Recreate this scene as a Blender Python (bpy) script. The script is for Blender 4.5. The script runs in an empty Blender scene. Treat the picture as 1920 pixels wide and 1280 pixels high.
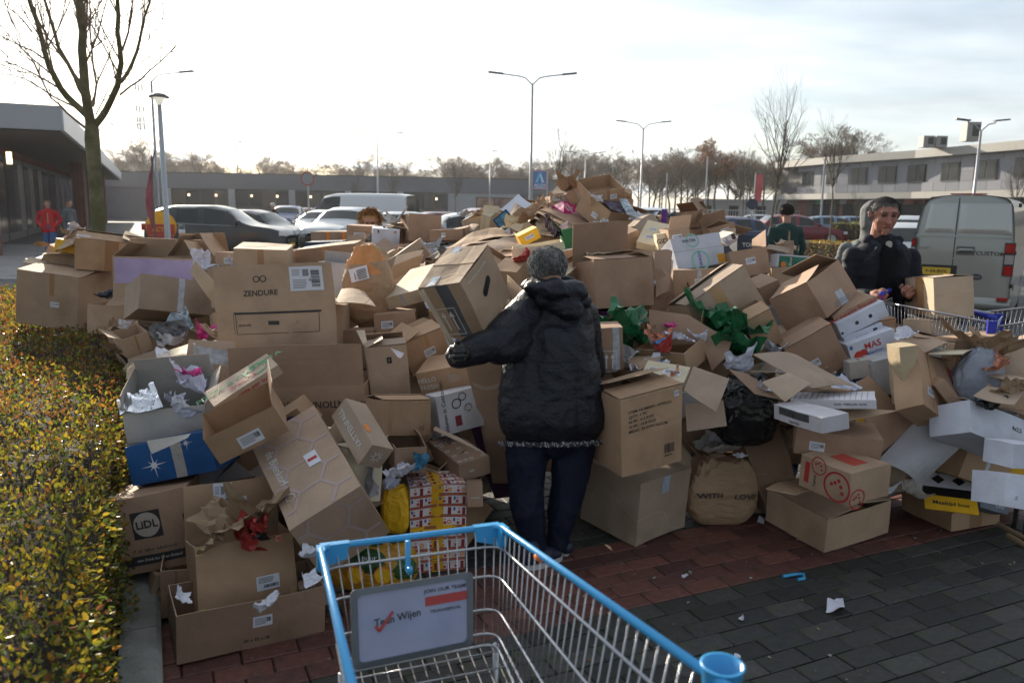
import bpy, bmesh, math, random
import numpy as np
from mathutils import Vector, Matrix, Quaternion, noise
random.seed(7)
R=math.radians
SC=bpy.context.scene; COL=SC.collection
# ---------------- camera, sky, sun, exposure
EYE=Vector((0,0,1.68)); FPX=1490.0
PITCH=R(9.5); ROLL=R(.85)
cd=bpy.data.cameras.new('camera'); cam=bpy.data.objects.new('camera',cd); COL.objects.link(cam)
cd.lens=36*FPX/1920; cd.sensor_width=36; cd.clip_start=.05; cd.clip_end=3000
FW=Vector((0,math.cos(PITCH),-math.sin(PITCH))); U0=Vector((0,math.sin(PITCH),math.cos(PITCH)))
RT=math.cos(ROLL)*Vector((1,0,0))+math.sin(ROLL)*U0; UP=-math.sin(ROLL)*Vector((1,0,0))+math.cos(ROLL)*U0
cam.matrix_world=Matrix(((RT.x,UP.x,-FW.x,EYE.x),(RT.y,UP.y,-FW.y,EYE.y),(RT.z,UP.z,-FW.z,EYE.z),(0,0,0,1)))
cd.dof.use_dof=True; cd.dof.focus_distance=4.5; cd.dof.aperture_fstop=3.6
SC.camera=cam
SUN_AZ=R(-29); SUN_EL=R(17.5)      # azimuth from +Y towards +X
W=bpy.data.worlds.new('World'); SC.world=W; W.use_nodes=True
nt=W.node_tree; N=nt.nodes; L=nt.links; N.clear()
wo=N.new('ShaderNodeOutputWorld'); bg=N.new('ShaderNodeBackground'); L.new(bg.outputs[0],wo.inputs[0])
sky=N.new('ShaderNodeTexSky'); sky.sky_type='NISHITA'; sky.sun_disc=False
sky.sun_elevation=SUN_EL; sky.sun_rotation=SUN_AZ; sky.air_density=1.0; sky.dust_density=.9; sky.ozone_density=1.3
bg.inputs['Strength'].default_value=.08
# thin high cloud: procedural streaks laid over the sky, by direction
tc=N.new('ShaderNodeTexCoord'); sep=N.new('ShaderNodeSeparateXYZ'); L.new(tc.outputs['Generated'],sep.inputs[0])
def mth(op,a,b=None,clamp=False):
    m=N.new('ShaderNodeMath'); m.operation=op; m.use_clamp=clamp
    for i,v in enumerate((a,b)):
        if v is None: continue
        if isinstance(v,(int,float)): m.inputs[i].default_value=v
        else: L.new(v,m.inputs[i])
    return m.outputs[0]
zz=mth('ADD',mth('MAXIMUM',sep.outputs[2],0.0),.12)
cx=mth('DIVIDE',sep.outputs[0],zz); cy=mth('DIVIDE',sep.outputs[1],zz)
cmb=N.new('ShaderNodeCombineXYZ'); L.new(cx,cmb.inputs[0]); L.new(mth('MULTIPLY',cy,1.4),cmb.inputs[1])
mpn=N.new('ShaderNodeMapping'); L.new(cmb.outputs[0],mpn.inputs[0]); mpn.inputs['Rotation'].default_value=(0,0,.35); mpn.inputs['Location'].default_value=(3.1,1.7,0)
cn=N.new('ShaderNodeTexNoise'); L.new(mpn.outputs[0],cn.inputs['Vector']); cn.inputs['Scale'].default_value=.75; cn.inputs['Detail'].default_value=7; cn.inputs['Roughness'].default_value=.55; cn.inputs['Distortion'].default_value=.7
cr=N.new('ShaderNodeValToRGB'); L.new(cn.outputs[0],cr.inputs[0]); cr.color_ramp.elements[0].position=.36; cr.color_ramp.elements[1].position=.66
cr.color_ramp.elements[0].color=(.32,.32,.32,1); cr.color_ramp.elements[1].color=(.97,.97,.97,1)
# cloud brightness rises towards the sun (forward scattering in thin cloud)
sd=Vector((math.sin(SUN_AZ)*math.cos(SUN_EL),math.cos(SUN_AZ)*math.cos(SUN_EL),math.sin(SUN_EL)))
dt=N.new('ShaderNodeVectorMath'); dt.operation='DOT_PRODUCT'; L.new(tc.outputs['Generated'],dt.inputs[0]); dt.inputs[1].default_value=sd
fs=mth('POWER',mth('MAXIMUM',dt.outputs['Value'],0.0),9.0)
wide=mth('POWER',mth('ADD',mth('MULTIPLY',dt.outputs['Value'],.5),.5),1.6)
cb=mth('ADD',mth('MULTIPLY',fs,9.0),mth('ADD',mth('MULTIPLY',wide,4.3),3.5))
n2=N.new('ShaderNodeTexNoise'); L.new(mpn.outputs[0],n2.inputs['Vector']); n2.inputs['Scale'].default_value=1.6; n2.inputs['Detail'].default_value=5
cb=mth('MULTIPLY',cb,mth('ADD',mth('MULTIPLY',n2.outputs[0],.95),.52))
cc=N.new('ShaderNodeVectorMath'); cc.operation='SCALE'; cc.inputs[0].default_value=(.90,.965,1.02); L.new(cb,cc.inputs['Scale'])
mx=N.new('ShaderNodeMix'); mx.data_type='RGBA'; L.new(cr.outputs[0],mx.inputs[0]); L.new(sky.outputs[0],mx.inputs[6]); L.new(cc.outputs[0],mx.inputs[7])
L.new(mx.outputs[2],bg.inputs[0])
sl=bpy.data.lights.new('sun','SUN'); so=bpy.data.objects.new('sun',sl); COL.objects.link(so)
sl.energy=5.0; sl.angle=R(.6); sl.color=(1,.88,.70)
so.rotation_euler=(-sd).to_track_quat('-Z','Y').to_euler(); so.location=(-20,30,20)
SC.view_settings.view_transform='Standard'; SC.view_settings.look='None'; SC.view_settings.exposure=.95; SC.view_settings.gamma=1
SC.cycles.max_bounces=6; SC.cycles.diffuse_bounces=3; SC.cycles.glossy_bounces=3; SC.cycles.transparent_max_bounces=8
# ---------------- helpers
def ray(px,py): return FW+(px-960)/FPX*RT+(640-py)/FPX*UP
def at(px,py,Y): d=ray(px,py); return EYE+d*(Y/d.y)
def gnd(px,py,z=0.): d=ray(px,py); return EYE+d*((z-EYE.z)/d.z)
GA=R(24.4); E1=Vector((math.cos(GA),math.sin(GA),0)); E2=Vector((-math.sin(GA),math.cos(GA),0))
def tag(o,label=None,cat=None,group=None,kind=None):
    if label: o['label']=label
    if cat: o['category']=cat
    if group: o['group']=group
    if kind: o['kind']=kind
    return o
def empty(name,loc=(0,0,0),rz=0,**k):
    o=bpy.data.objects.new(name,None); COL.objects.link(o); o.location=loc; o.rotation_euler=(0,0,rz); o.empty_display_size=.1
    return tag(o,**k)
def linkmesh(name,me,parent=None,loc=None,**k):
    o=bpy.data.objects.new(name,me); COL.objects.link(o)
    if parent is not None: o.parent=parent
    if loc is not None: o.location=loc
    return tag(o,**k)
def copy_tree(o,parent=None):
    c=o.copy(); COL.objects.link(c); c.parent=parent
    for ch in list(o.children): copy_tree(ch,c)
    return c
class MB:
    "collects faces with material slots and optional uv, builds one mesh object"
    def __init__(s): s.v=[]; s.f=[]; s.m=[]; s.uv=[]; s.mats=[]
    def mi(s,mat):
        if mat not in s.mats: s.mats.append(mat)
        return s.mats.index(mat)
    def face(s,pts,mat,uv=None):
        i=len(s.v); s.v.extend([tuple(p) for p in pts]); s.f.append(tuple(range(i,i+len(pts)))); s.m.append(s.mi(mat)); s.uv.append(uv)
    def grid(s,fn,nu,nv,mat,u1=1.,v1=1.,flip=False,uvs=None):
        i=len(s.v)
        for b in range(nv+1):
            for a in range(nu+1): s.v.append(tuple(fn(a/nu,b/nv)))
        k=s.mi(mat)
        for b in range(nv):
            for a in range(nu):
                q=[i+b*(nu+1)+a,i+b*(nu+1)+a+1,i+(b+1)*(nu+1)+a+1,i+(b+1)*(nu+1)+a]
                w=[(a/nu*u1,b/nv*v1),((a+1)/nu*u1,b/nv*v1),((a+1)/nu*u1,(b+1)/nv*v1),(a/nu*u1,(b+1)/nv*v1)]
                if flip: q.reverse(); w.reverse()
                s.f.append(tuple(q)); s.m.append(k); s.uv.append(w)
    def box(s,c,d,mat,rot=None,bev=0):
        c=Vector(c); h=Vector(d)/2; P=[]
        for x in(-1,1):
            for y in(-1,1):
                for z in(-1,1):
                    p=Vector((x*h.x,y*h.y,z*h.z)); 
                    if rot is not None: p=rot@p
                    P.append(c+p)
        i=len(s.v); s.v.extend([tuple(p) for p in P]); k=s.mi(mat)
        for q in((0,1,3,2),(4,6,7,5),(0,4,5,1),(2,3,7,6),(0,2,6,4),(1,5,7,3)):
            s.f.append(tuple(i+j for j in q)); s.m.append(k); s.uv.append([(0,0),(1,0),(1,1),(0,1)])
    def tube(s,pts,rad,mat,n=6,cap=True,closed=False):
        pts=[Vector(p) for p in pts]; m=len(pts); rad=rad if isinstance(rad,(list,tuple)) else [rad]*m
        i0=len(s.v); k=s.mi(mat); up=None
        for j,p in enumerate(pts):
            a=pts[j-1] if (j>0 or closed) else p; b=pts[(j+1)%m] if (j<m-1 or closed) else p
            t=(b-a).normalized() if (b-a).length>1e-9 else Vector((0,0,1))
            if up is None: up=Vector((0,0,1)) if abs(t.z)<.9 else Vector((1,0,0))
            x=t.cross(up).normalized(); y=x.cross(t).normalized(); up=y
            for q in range(n):
                an=2*math.pi*q/n; s.v.append(tuple(p+(x*math.cos(an)+y*math.sin(an))*rad[j]))
        for j in range(m if closed else m-1):
            for q in range(n):
                a=i0+j*n+q; b=i0+j*n+(q+1)%n; j2=(j+1)%m; s.f.append((a,b,i0+j2*n+(q+1)%n,i0+j2*n+q)); s.m.append(k); s.uv.append(None)
        if cap and not closed:
            s.f.append(tuple(i0+q for q in range(n))[::-1]); s.m.append(k); s.uv.append(None)
            s.f.append(tuple(i0+(m-1)*n+q for q in range(n))); s.m.append(k); s.uv.append(None)
    def lathe(s,c,prof,mat,n=16,axis=None):
        "prof: list of (r,z); axis: matrix 3x3"
        c=Vector(c); i0=len(s.v); k=s.mi(mat)
        for r,z in prof:
            for q in range(n):
                an=2*math.pi*q/n; p=Vector((r*math.cos(an),r*math.sin(an),z))
                if axis is not None: p=axis@p
                s.v.append(tuple(c+p))
        for j in range(len(prof)-1):
            for q in range(n):
                a=i0+j*n+q; b=i0+j*n+(q+1)%n; s.f.append((a,b,b+n,a+n)); s.m.append(k); s.uv.append(None)
    def build(s,name,parent=None,loc=None,smooth=False,mesh_only=False,**kw):
        me=bpy.data.meshes.new(name); me.from_pydata(s.v,[],s.f)
        for m in s.mats: me.materials.append(m)
        if len(s.mats)>1: me.polygons.foreach_set('material_index',s.m)
        if any(u is not None for u in s.uv):
            ul=me.uv_layers.new(name='UVMap'); buf=[]
            for f,u in zip(s.f,s.uv):
                for j in range(len(f)): buf.extend(u[j] if u is not None and j<len(u) else (0,0))
            ul.data.foreach_set('uv',buf)
        if smooth: me.polygons.foreach_set('use_smooth',[True]*len(s.f))
        me.update()
        if mesh_only: return me
        return linkmesh(name,me,parent,loc,**kw)
# ---------------- materials
def mat(name,col,rough=.6,metal=0.,var=0.,nscale=8.,namp=.0,bump=0.,bscale=40.,spec=.5,alpha=1,trans=0.,emit=None,coat=0.,coord='Object',stain=None,objvar=0.,sss=0.):
    m=bpy.data.materials.new(name); m.use_nodes=True; t=m.node_tree; n=t.nodes; l=t.links; b=n['Principled BSDF']
    b.inputs['Base Color'].default_value=(*col,1); b.inputs['Roughness'].default_value=rough; b.inputs['Metallic'].default_value=metal
    b.inputs['Specular IOR Level'].default_value=spec; b.inputs['Alpha'].default_value=alpha; b.inputs['Transmission Weight'].default_value=trans; b.inputs['Coat Weight'].default_value=coat
    if emit: b.inputs['Emission Color'].default_value=(*emit[:3],1); b.inputs['Emission Strength'].default_value=emit[3]
    m.diffuse_color=(*col,1)
    tc=n.new('ShaderNodeTexCoord')
    src=None
    if namp or stain:
        no=n.new('ShaderNodeTexNoise'); no.inputs['Scale'].default_value=nscale; no.inputs['Detail'].default_value=5; no.inputs['Roughness'].default_value=.6; l.new(tc.outputs[coord],no.inputs['Vector'])
        hs=n.new('ShaderNodeMapRange'); hs.inputs[1].default_value=.3; hs.inputs[2].default_value=.7; hs.inputs[3].default_value=1-namp; hs.inputs[4].default_value=1+namp; l.new(no.outputs[0],hs.inputs[0])
        vm=n.new('ShaderNodeVectorMath'); vm.operation='SCALE'; vm.inputs[0].default_value=col; l.new(hs.outputs[0],vm.inputs['Scale']); src=vm.outputs[0]
        if stain:
            n3=n.new('ShaderNodeTexNoise'); n3.inputs['Scale'].default_value=nscale*.35; n3.inputs['Detail'].default_value=6; n3.inputs['Distortion'].default_value=.6; l.new(tc.outputs[coord],n3.inputs['Vector'])
            r3=n.new('ShaderNodeMapRange'); r3.inputs[1].default_value=stain[4] if len(stain)>4 else .55; r3.inputs[2].default_value=(stain[4] if len(stain)>4 else .55)+.13; r3.inputs[3].default_value=0; r3.inputs[4].default_value=stain[3]; l.new(n3.outputs[0],r3.inputs[0])
            mm=n.new('ShaderNodeMix'); mm.data_type='RGBA'; l.new(r3.outputs[0],mm.inputs[0]); l.new(src,mm.inputs[6]); mm.inputs[7].default_value=(*stain[:3],1); src=mm.outputs[2]
    if objvar:
        oi=n.new('ShaderNodeObjectInfo'); mr=n.new('ShaderNodeMapRange'); mr.inputs[3].default_value=1-objvar; mr.inputs[4].default_value=1+objvar; l.new(oi.outputs['Random'],mr.inputs[0])
        v2=n.new('ShaderNodeVectorMath'); v2.operation='SCALE'; l.new(mr.outputs[0],v2.inputs['Scale'])
        if src is not None: l.new(src,v2.inputs[0])
        else: v2.inputs[0].default_value=col
        src=v2.outputs[0]
    if src is not None: l.new(src,b.inputs['Base Color'])
    if bump:
        nb=n.new('ShaderNodeTexNoise'); nb.inputs['Scale'].default_value=bscale; nb.inputs['Detail'].default_value=4; l.new(tc.outputs[coord],nb.inputs['Vector'])
        bp=n.new('ShaderNodeBump'); bp.inputs['Strength'].default_value=bump; bp.inputs['Distance'].default_value=.01; l.new(nb.outputs[0],bp.inputs['Height']); l.new(bp.outputs[0],b.inputs['Normal'])
    return m
def card(name,col,rough=.75):
    "corrugated board: mottled kraft paper, faint flutes, scuffs and creases"
    m=mat(name,col,rough,nscale=5,namp=.13,stain=(col[0]*.6,col[1]*.54,col[2]*.5,.55,.55),objvar=.16,spec=.3)
    t=m.node_tree; n=t.nodes; l=t.links; b=n['Principled BSDF']
    uv=n.new('ShaderNodeTexCoord')
    wv=n.new('ShaderNodeTexWave'); wv.wave_type='BANDS'; wv.bands_direction='X'; wv.inputs['Scale'].default_value=42; wv.inputs['Distortion'].default_value=.6; wv.inputs['Detail'].default_value=2; l.new(uv.outputs['UV'],wv.inputs['Vector'])
    no=n.new('ShaderNodeTexNoise'); no.inputs['Scale'].default_value=7; no.inputs['Detail'].default_value=7; no.inputs['Roughness'].default_value=.62; l.new(uv.outputs['Object'],no.inputs['Vector'])
    vo=n.new('ShaderNodeTexVoronoi'); vo.feature='DISTANCE_TO_EDGE'; vo.inputs['Scale'].default_value=2.1; vo.inputs['Randomness'].default_value=1; l.new(uv.outputs['Object'],vo.inputs['Vector'])
    cr=n.new('ShaderNodeMapRange'); cr.inputs[1].default_value=0; cr.inputs[2].default_value=.02; cr.inputs[3].default_value=-.13; cr.inputs[4].default_value=0; l.new(vo.outputs[0],cr.inputs[0])
    a=n.new('ShaderNodeMath'); a.operation='MULTIPLY_ADD'; a.inputs[1].default_value=.05; l.new(wv.outputs[0],a.inputs[0]); l.new(no.outputs[0],a.inputs[2])
    a2=n.new('ShaderNodeMath'); a2.operation='ADD'; l.new(a.outputs[0],a2.inputs[0]); l.new(cr.outputs[0],a2.inputs[1])
    bp=n.new('ShaderNodeBump'); bp.inputs['Strength'].default_value=.5; bp.inputs['Distance'].default_value=.012; l.new(a2.outputs[0],bp.inputs['Height']); l.new(bp.outputs[0],b.inputs['Normal'])
    return m
MT={}
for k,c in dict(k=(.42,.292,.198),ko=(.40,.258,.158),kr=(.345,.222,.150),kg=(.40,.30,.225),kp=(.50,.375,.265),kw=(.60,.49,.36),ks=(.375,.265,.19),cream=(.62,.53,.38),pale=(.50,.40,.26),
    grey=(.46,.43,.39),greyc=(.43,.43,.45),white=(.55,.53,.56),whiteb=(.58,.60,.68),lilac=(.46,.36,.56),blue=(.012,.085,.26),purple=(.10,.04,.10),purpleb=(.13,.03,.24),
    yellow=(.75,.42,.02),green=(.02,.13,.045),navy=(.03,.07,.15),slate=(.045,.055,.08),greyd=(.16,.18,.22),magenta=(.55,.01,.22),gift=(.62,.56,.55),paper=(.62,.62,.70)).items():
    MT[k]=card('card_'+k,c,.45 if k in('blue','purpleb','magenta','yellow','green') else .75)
P_=lambda n,c,r=.6,**k: MT.setdefault(n,mat(n,c,r,**k))
P_('ink',(.03,.028,.03)); P_('red',(.45,.035,.03)); P_('red2',(.50,.07,.05)); P_('green2',(.05,.25,.09)); P_('purple_ink',(.05,.03,.16)); P_('white_ink',(.62,.6,.58)); P_('pale_ink',(.5,.42,.36))
P_('grey2',(.22,.22,.24)); P_('orange',(.75,.22,.02)); P_('orange2',(.80,.13,.05),.35); P_('teal',(.25,.48,.42)); P_('blue_ink',(.03,.10,.35)); P_('darkred',(.22,.02,.03)); P_('tomato',(.5,.04,.02),.4); P_('silver',(.45,.43,.42),.3,metal=.4,bump=.3)
P_('photo',(.06,.065,.075),.3,nscale=30,namp=.8); P_('greenp',(.03,.17,.11),.4,nscale=20,namp=.5); P_('skyb',(.04,.20,.34),.35,nscale=14,namp=.8); P_('black',(.012,.012,.014),.35)
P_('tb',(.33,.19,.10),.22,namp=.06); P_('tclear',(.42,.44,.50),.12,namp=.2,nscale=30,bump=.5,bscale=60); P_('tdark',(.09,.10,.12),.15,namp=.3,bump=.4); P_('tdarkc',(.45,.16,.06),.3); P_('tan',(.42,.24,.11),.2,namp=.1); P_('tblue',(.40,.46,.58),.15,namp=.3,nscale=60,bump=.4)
P_('maskt',(.52,.38,.18),.6); P_('label_white',(.66,.67,.74),.4); P_('foil',(.75,.76,.80),.16,metal=1.,bump=.5,bscale=30)
P_('mag',(.22,.26,.30),.25,nscale=22,namp=.9); P_('magd',(.08,.07,.12),.25,nscale=22,namp=.9)
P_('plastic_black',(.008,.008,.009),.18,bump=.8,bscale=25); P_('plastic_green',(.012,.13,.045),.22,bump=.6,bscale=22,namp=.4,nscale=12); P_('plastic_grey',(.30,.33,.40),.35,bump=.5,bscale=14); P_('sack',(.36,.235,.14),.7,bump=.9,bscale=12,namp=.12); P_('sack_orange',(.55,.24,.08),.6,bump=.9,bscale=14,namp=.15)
P_('tissue',(.66,.67,.78),.7,bump=.5,bscale=20); P_('pinkp',(.5,.03,.2),.4,nscale=25,namp=.8); P_('redp',(.38,.035,.03),.4); P_('multi',(.5,.2,.12),.35,nscale=40,namp=.9); P_('brownp',(.30,.2,.12),.7,bump=.8,bscale=14); P_('bluep',(.04,.2,.5),.35); P_('lime',(.25,.5,.06),.5)
INK={'ink':'ink','white':'white_ink','pale':'pale_ink','green':'green2','purple':'purple_ink','blue':'blue_ink'}
def M_(k): return MT[INK.get(k,k)]
# ---------------- writing: glyph outlines turned into flat meshes
_TX={}
def glyphs(txt,bold=0.):
    if (txt,bold) in _TX: return _TX[(txt,bold)]
    cu=bpy.data.curves.new('glyphs','FONT'); cu.body=txt; cu.size=1; cu.align_x='CENTER'; cu.align_y='CENTER'; cu.resolution_u=2; cu.offset=bold; cu.fill_mode='BOTH'
    o=bpy.data.objects.new('glyphs',cu); COL.objects.link(o)
    me=bpy.data.meshes.new_from_object(o)
    V=[(v.co.x,v.co.y) for v in me.vertices]; F=[tuple(p.vertices) for p in me.polygons]
    bpy.data.objects.remove(o); bpy.data.meshes.remove(me); bpy.data.curves.remove(cu)
    _TX[(txt,bold)]=(V,F); return V,F
class Surf:
    "a developable patch of a box: f(s,t,h) in metres -> box-local point"
    def __init__(s,o,S,T,n,w,h,warp,bend=0.,taper=0.):
        s.o=Vector(o); s.S=Vector(S); s.T=Vector(T); s.n=Vector(n); s.w=w; s.h=h; s.warp=warp; s.bend=bend; s.tp=taper
    def __call__(s,a,b,h=0.):
        if s.tp: a=s.w/2+(a-s.w/2)*(1-s.tp*b/s.h)
        p=s.o+s.S*a+s.T*b+s.n*(h+s.bend*(b/s.h)**2)
        return s.warp(p)
def strip(mb,sf,x0,y0,x1,y1,mt,h=.0012,n=6,flip=0):
    mb.grid(lambda a,b: sf(x0+(x1-x0)*a,y0+(y1-y0)*b,h),n,n,mt,flip=flip)
def put_text(mb,sf,cx,cy,size,txt,mt,rot=0,wide=1.,h=.0016,inner=0,bold=.012):
    V,F=glyphs(txt,bold); c,s=math.cos(R(rot)),math.sin(R(rot)); i=len(mb.v)
    for x,y in V:
        x*=size*wide; y*=size; a,b=x*c-y*s,x*s+y*c
        if inner: a=-a
        mb.v.append(tuple(sf(cx+a,cy+b,-h if inner else h)))
    k=mb.mi(mt)
    for f in F: mb.f.append(tuple(i+j for j in (f[::-1] if inner else f))); mb.m.append(k); mb.uv.append(None)
def ringm(mb,sf,cx,cy,r,mt,w=.22,n=28,h=.0014,r0=None):
    ri=r*(1-w) if r0 is None else r0
    for q in range(n):
        a,b=2*math.pi*q/n,2*math.pi*(q+1)/n
        mb.face([sf(cx+math.cos(a)*ri,cy+math.sin(a)*ri,h),sf(cx+math.cos(a)*r,cy+math.sin(a)*r,h),sf(cx+math.cos(b)*r,cy+math.sin(b)*r,h),sf(cx+math.cos(b)*ri,cy+math.sin(b)*ri,h)],mt)
def bars(mb,sf,x0,y0,x1,y1,mt,n=18,h=.0024,rnd=None,vert=1,flip=0):
    rnd=rnd or random.Random(3); x=0.
    L_=(x1-x0) if vert else (y1-y0)
    sg=1 if L_>0 else -1; L_=abs(L_)
    while x<L_:
        w=L_/n*rnd.choice((.3,.5,.9)); 
        if vert: strip(mb,sf,x0+sg*x,y0,x0+sg*min(x+w,L_),y1,mt,h,1,flip)
        else: strip(mb,sf,x0,y0+sg*x,x1,y0+sg*min(x+w,L_),mt,h,1,flip)
        x+=w+L_/n*rnd.choice((.3,.6,.8))
def lines(mb,sf,x0,y0,x1,y1,mt,n=5,h=.0024,flip=0,rnd=None):
    rnd=rnd or random.Random(5)
    for k in range(n):
        y=y0+(y1-y0)*(k+.3)/n; e=x0+(x1-x0)*rnd.uniform(.55,1)
        strip(mb,sf,x0,y,e,y+(y1-y0)/n*.4,mt,h,2,flip)
def seg(mb,sf,p,q,w,mt,h=.0014,n=4):
    dx,dy=q[0]-p[0],q[1]-p[1]; L_=math.hypot(dx,dy) or 1; nx,ny=-dy/L_*w/2,dx/L_*w/2
    mb.grid(lambda a,b: sf(p[0]+dx*a+nx*(2*b-1),p[1]+dy*a+ny*(2*b-1),h),n,1,mt)
def poly(mb,sf,P,w,mt,h=.0014):
    for a,b in zip(P[:-1],P[1:]): seg(mb,sf,a,b,w,mt,h,2)
def clip_hex(sf,mb,mt,size,w):
    W_,H_=sf.w,sf.h; rnd=random.Random(2)
    for i in range(-1,int(W_/(size*1.5))+2):
        for j in range(-1,int(H_/(size*1.732))+2):
            cx=i*size*1.5; cy=(j+.5*(i%2))*size*1.732
            for k in range(3):
                a,b=R(60*k),R(60*k+60); p=[cx+size*math.cos(a),cy+size*math.sin(a)]; q=[cx+size*math.cos(b),cy+size*math.sin(b)]
                if rnd.random()<.12: continue
                ts=[t/10 for t in range(11) if 0.006<p[0]+(q[0]-p[0])*t/10<W_-.006 and .006<p[1]+(q[1]-p[1])*t/10<H_-.006]
                if len(ts)>2:
                    a0,a1=ts[0],ts[-1]; seg(mb,sf,(p[0]+(q[0]-p[0])*a0,p[1]+(q[1]-p[1])*a0),(p[0]+(q[0]-p[0])*a1,p[1]+(q[1]-p[1])*a1),w,mt)
def decal(item,SF,roots,name_root,W_,D_,H_):
    k,f=item[0],item[1]; inner=0
    if f.startswith('i'): inner=1; f=f[1:]
    if f not in SF: return
    sf=SF[f]; parent=roots.get(f,name_root); mb=MB(); nm='printed_mark'; w,h=sf.w,sf.h; hh=-.0052 if inner else .0012; fl=inner
    g=list(item[2:])+[0]*8
    if k=='label' or k=='label2' or k=='ship':
        nm='paper_label'; cx,cy,lw,lh=g[0]*w,g[1]*h,g[2],g[3]
        if k=='ship': cx+=lw/2; cy+=lh/2
        if inner: cx=w-cx
        strip(mb,sf,cx-lw/2,cy-lh/2,cx+lw/2,cy+lh/2,M_('label_white'),hh,4,fl)
        h2=hh-.0012 if inner else hh*2
        sx=-1 if inner else 1
        if k=='ship':
            bars(mb,sf,cx+sx*lw*.14,cy-lh*.36,cx+sx*lw*.40,cy+lh*.36,M_('ink'),22,h2,vert=0,flip=fl)
            lines(mb,sf,cx-sx*lw*.42,cy-lh*.42,cx+sx*lw*.02,cy-lh*.02,M_('grey2'),6,h2,flip=fl); lines(mb,sf,cx-sx*lw*.42,cy+lh*.12,cx-sx*lw*.16,cy+lh*.4,M_('grey2'),4,h2,flip=fl)
            strip(mb,sf,cx-sx*lw*.1,cy+lh*.1,cx+sx*lw*.08,cy+lh*.38,M_('grey2'),h2,1,fl)
            if not inner: put_text(mb,sf,cx+lw*.1,cy-lh*.05,lh*.14,'|||',M_('ink'),h=.003)
        elif k=='label2':
            lines(mb,sf,cx-lw*.42,cy,cx+lw*.3,cy+lh*.42,M_('ink'),5,h2,flip=fl); bars(mb,sf,cx-lw*.2,cy-lh*.35,cx+lw*.44,cy-lh*.12,M_('ink'),26,h2,flip=fl)
        else: lines(mb,sf,cx-lw*.4,cy-lh*.3,cx+lw*.25,cy+lh*.35,M_('grey2'),4,h2,flip=fl); bars(mb,sf,cx+lw*.2,cy-lh*.1,cx+lw*.42,cy+lh*.3,M_('ink'),9,h2,flip=fl)
    elif k=='tape':
        nm='packing_tape'; c=g[0]*w; tw=g[1]*w/2 if g[1]<1 else .024; y0=g[3]*h; y1=h if not g[4] else g[4]*h
        strip(mb,sf,c-tw,y0,c+tw,y1,M_(g[2]),.0009,8)
    elif k=='rect':
        strip(mb,sf,g[0]*w,g[1]*h,g[2]*w,g[3]*h,M_(g[4]),.0013,8); nm='printed_panel'
    elif k=='text':
        x,y=g[0]*w,g[1]*h; 
        put_text(mb,sf,x,y,g[2],g[3],M_(g[4]),g[5],g[6] or 1.,h=.0022); nm='printed_text'
    elif k=='lines': lines(mb,sf,g[0]*w,g[1]*h,g[2]*w,g[3]*h,M_('pale' if item[1]!='R' else 'grey2'),7,.0016); nm='printed_lines'
    elif k=='lines2':
        for j in range(14): seg(mb,sf,(w*(j+.5)/15,h*.08),(w*(j+.9)/15,h*.92),.0025,M_('grey2'))
        nm='printed_lines'
    elif k=='ring': ringm(mb,sf,g[0]*w,g[1]*h,g[2],M_(g[3]))
    elif k=='disc': ringm(mb,sf,g[0]*w,g[1]*h,g[2],M_(g[3]),r0=.0004,h=.0018); nm='round_mark'
    elif k=='infin':
        x,y,s=.39*w,g[1]*h,g[2]
        ringm(mb,sf,x-s*.62,y,s*.62,M_('ink'),.3); ringm(mb,sf,x+s*.62,y,s*.62,M_('ink'),.3); nm='printed_logo'
    elif k=='device':
        x0,x1,y0,y1=.17*w,.86*w,.44*h,.86*h; poly(mb,sf,[(x0,y0),(x0,y1),(x1,y1),(x1,y0),(x0,y0)],.003,M_('ink')); poly(mb,sf,[(x0-.012,y0),(x0-.012,y1)],.002,M_('ink')); seg(mb,sf,(x0-.01,y1+.006),(x1+.014,y1+.006),.010,M_('ink'))
        seg(mb,sf,(.44*w,.66*h),(.53*w,.66*h),.022,M_('ink')); ringm(mb,sf,.68*w,.66*h,.006,M_('ink')); put_text(mb,sf,.24*w,.62*h,.016,'ZENDURE',M_('ink')); nm='printed_drawing'
    elif k=='banana':
        ringm(mb,sf,.38*w,.28*h,.045,M_('blue_ink'),r0=.001); ringm(mb,sf,.41*w,.28*h,.036,M_('yellow'),r0=.001,h=.0022); nm='printed_logo'
    elif k=='star':
        x,y,s=g[0]*w,g[1]*h,g[2]
        for a in range(8):
            L_=s*(1 if a%2==0 else .55); an=R(45*a+4); c2,s2=math.cos(an),math.sin(an); b=s*.06
            mb.face([sf(x-s2*b,y+c2*b,.0016),sf(x+s2*b,y-c2*b,.0016),sf(x+c2*L_,y+s2*L_,.0016)],M_('label_white'))
        ringm(mb,sf,x,y,s*.22,M_('label_white'),r0=.0005,h=.002); nm='printed_star'
    elif k=='lidl':
        x,y,s=g[0]*w,(g[1]+.12)*h,.058
        strip(mb,sf,x-s,y-s,x+s,y+s,M_('ink'),.0013,4); ringm(mb,sf,x,y,s*.9,M_('pale'),r0=.0005,h=.0022); put_text(mb,sf,x,y,.045,'LiDL',M_('ink'),h=.0034,bold=.03); nm='printed_logo'
    elif k=='corner':
        c=g[0]; x=0 if c%2==0 else w; y=0 if c<2 else h; sx=1 if x==0 else -1; sy=1 if y==0 else -1
        x0,x1=sorted((x+sx*.001,x+sx*.028)); y0,y1=sorted((y+sy*.001,y+sy*.035)); strip(mb,sf,x0,y0,x1,y1,M_('maskt'),.0011,3); nm='masking_tape'
    elif k=='hex': clip_hex(sf,mb,M_('hexink'),.095,.014); nm='printed_honeycomb'
    elif k=='hexname':
        put_text(mb,sf,.17*w,.60*h,.05,'de Bijenkorf',M_('white'),-90,h=.003)
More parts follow.
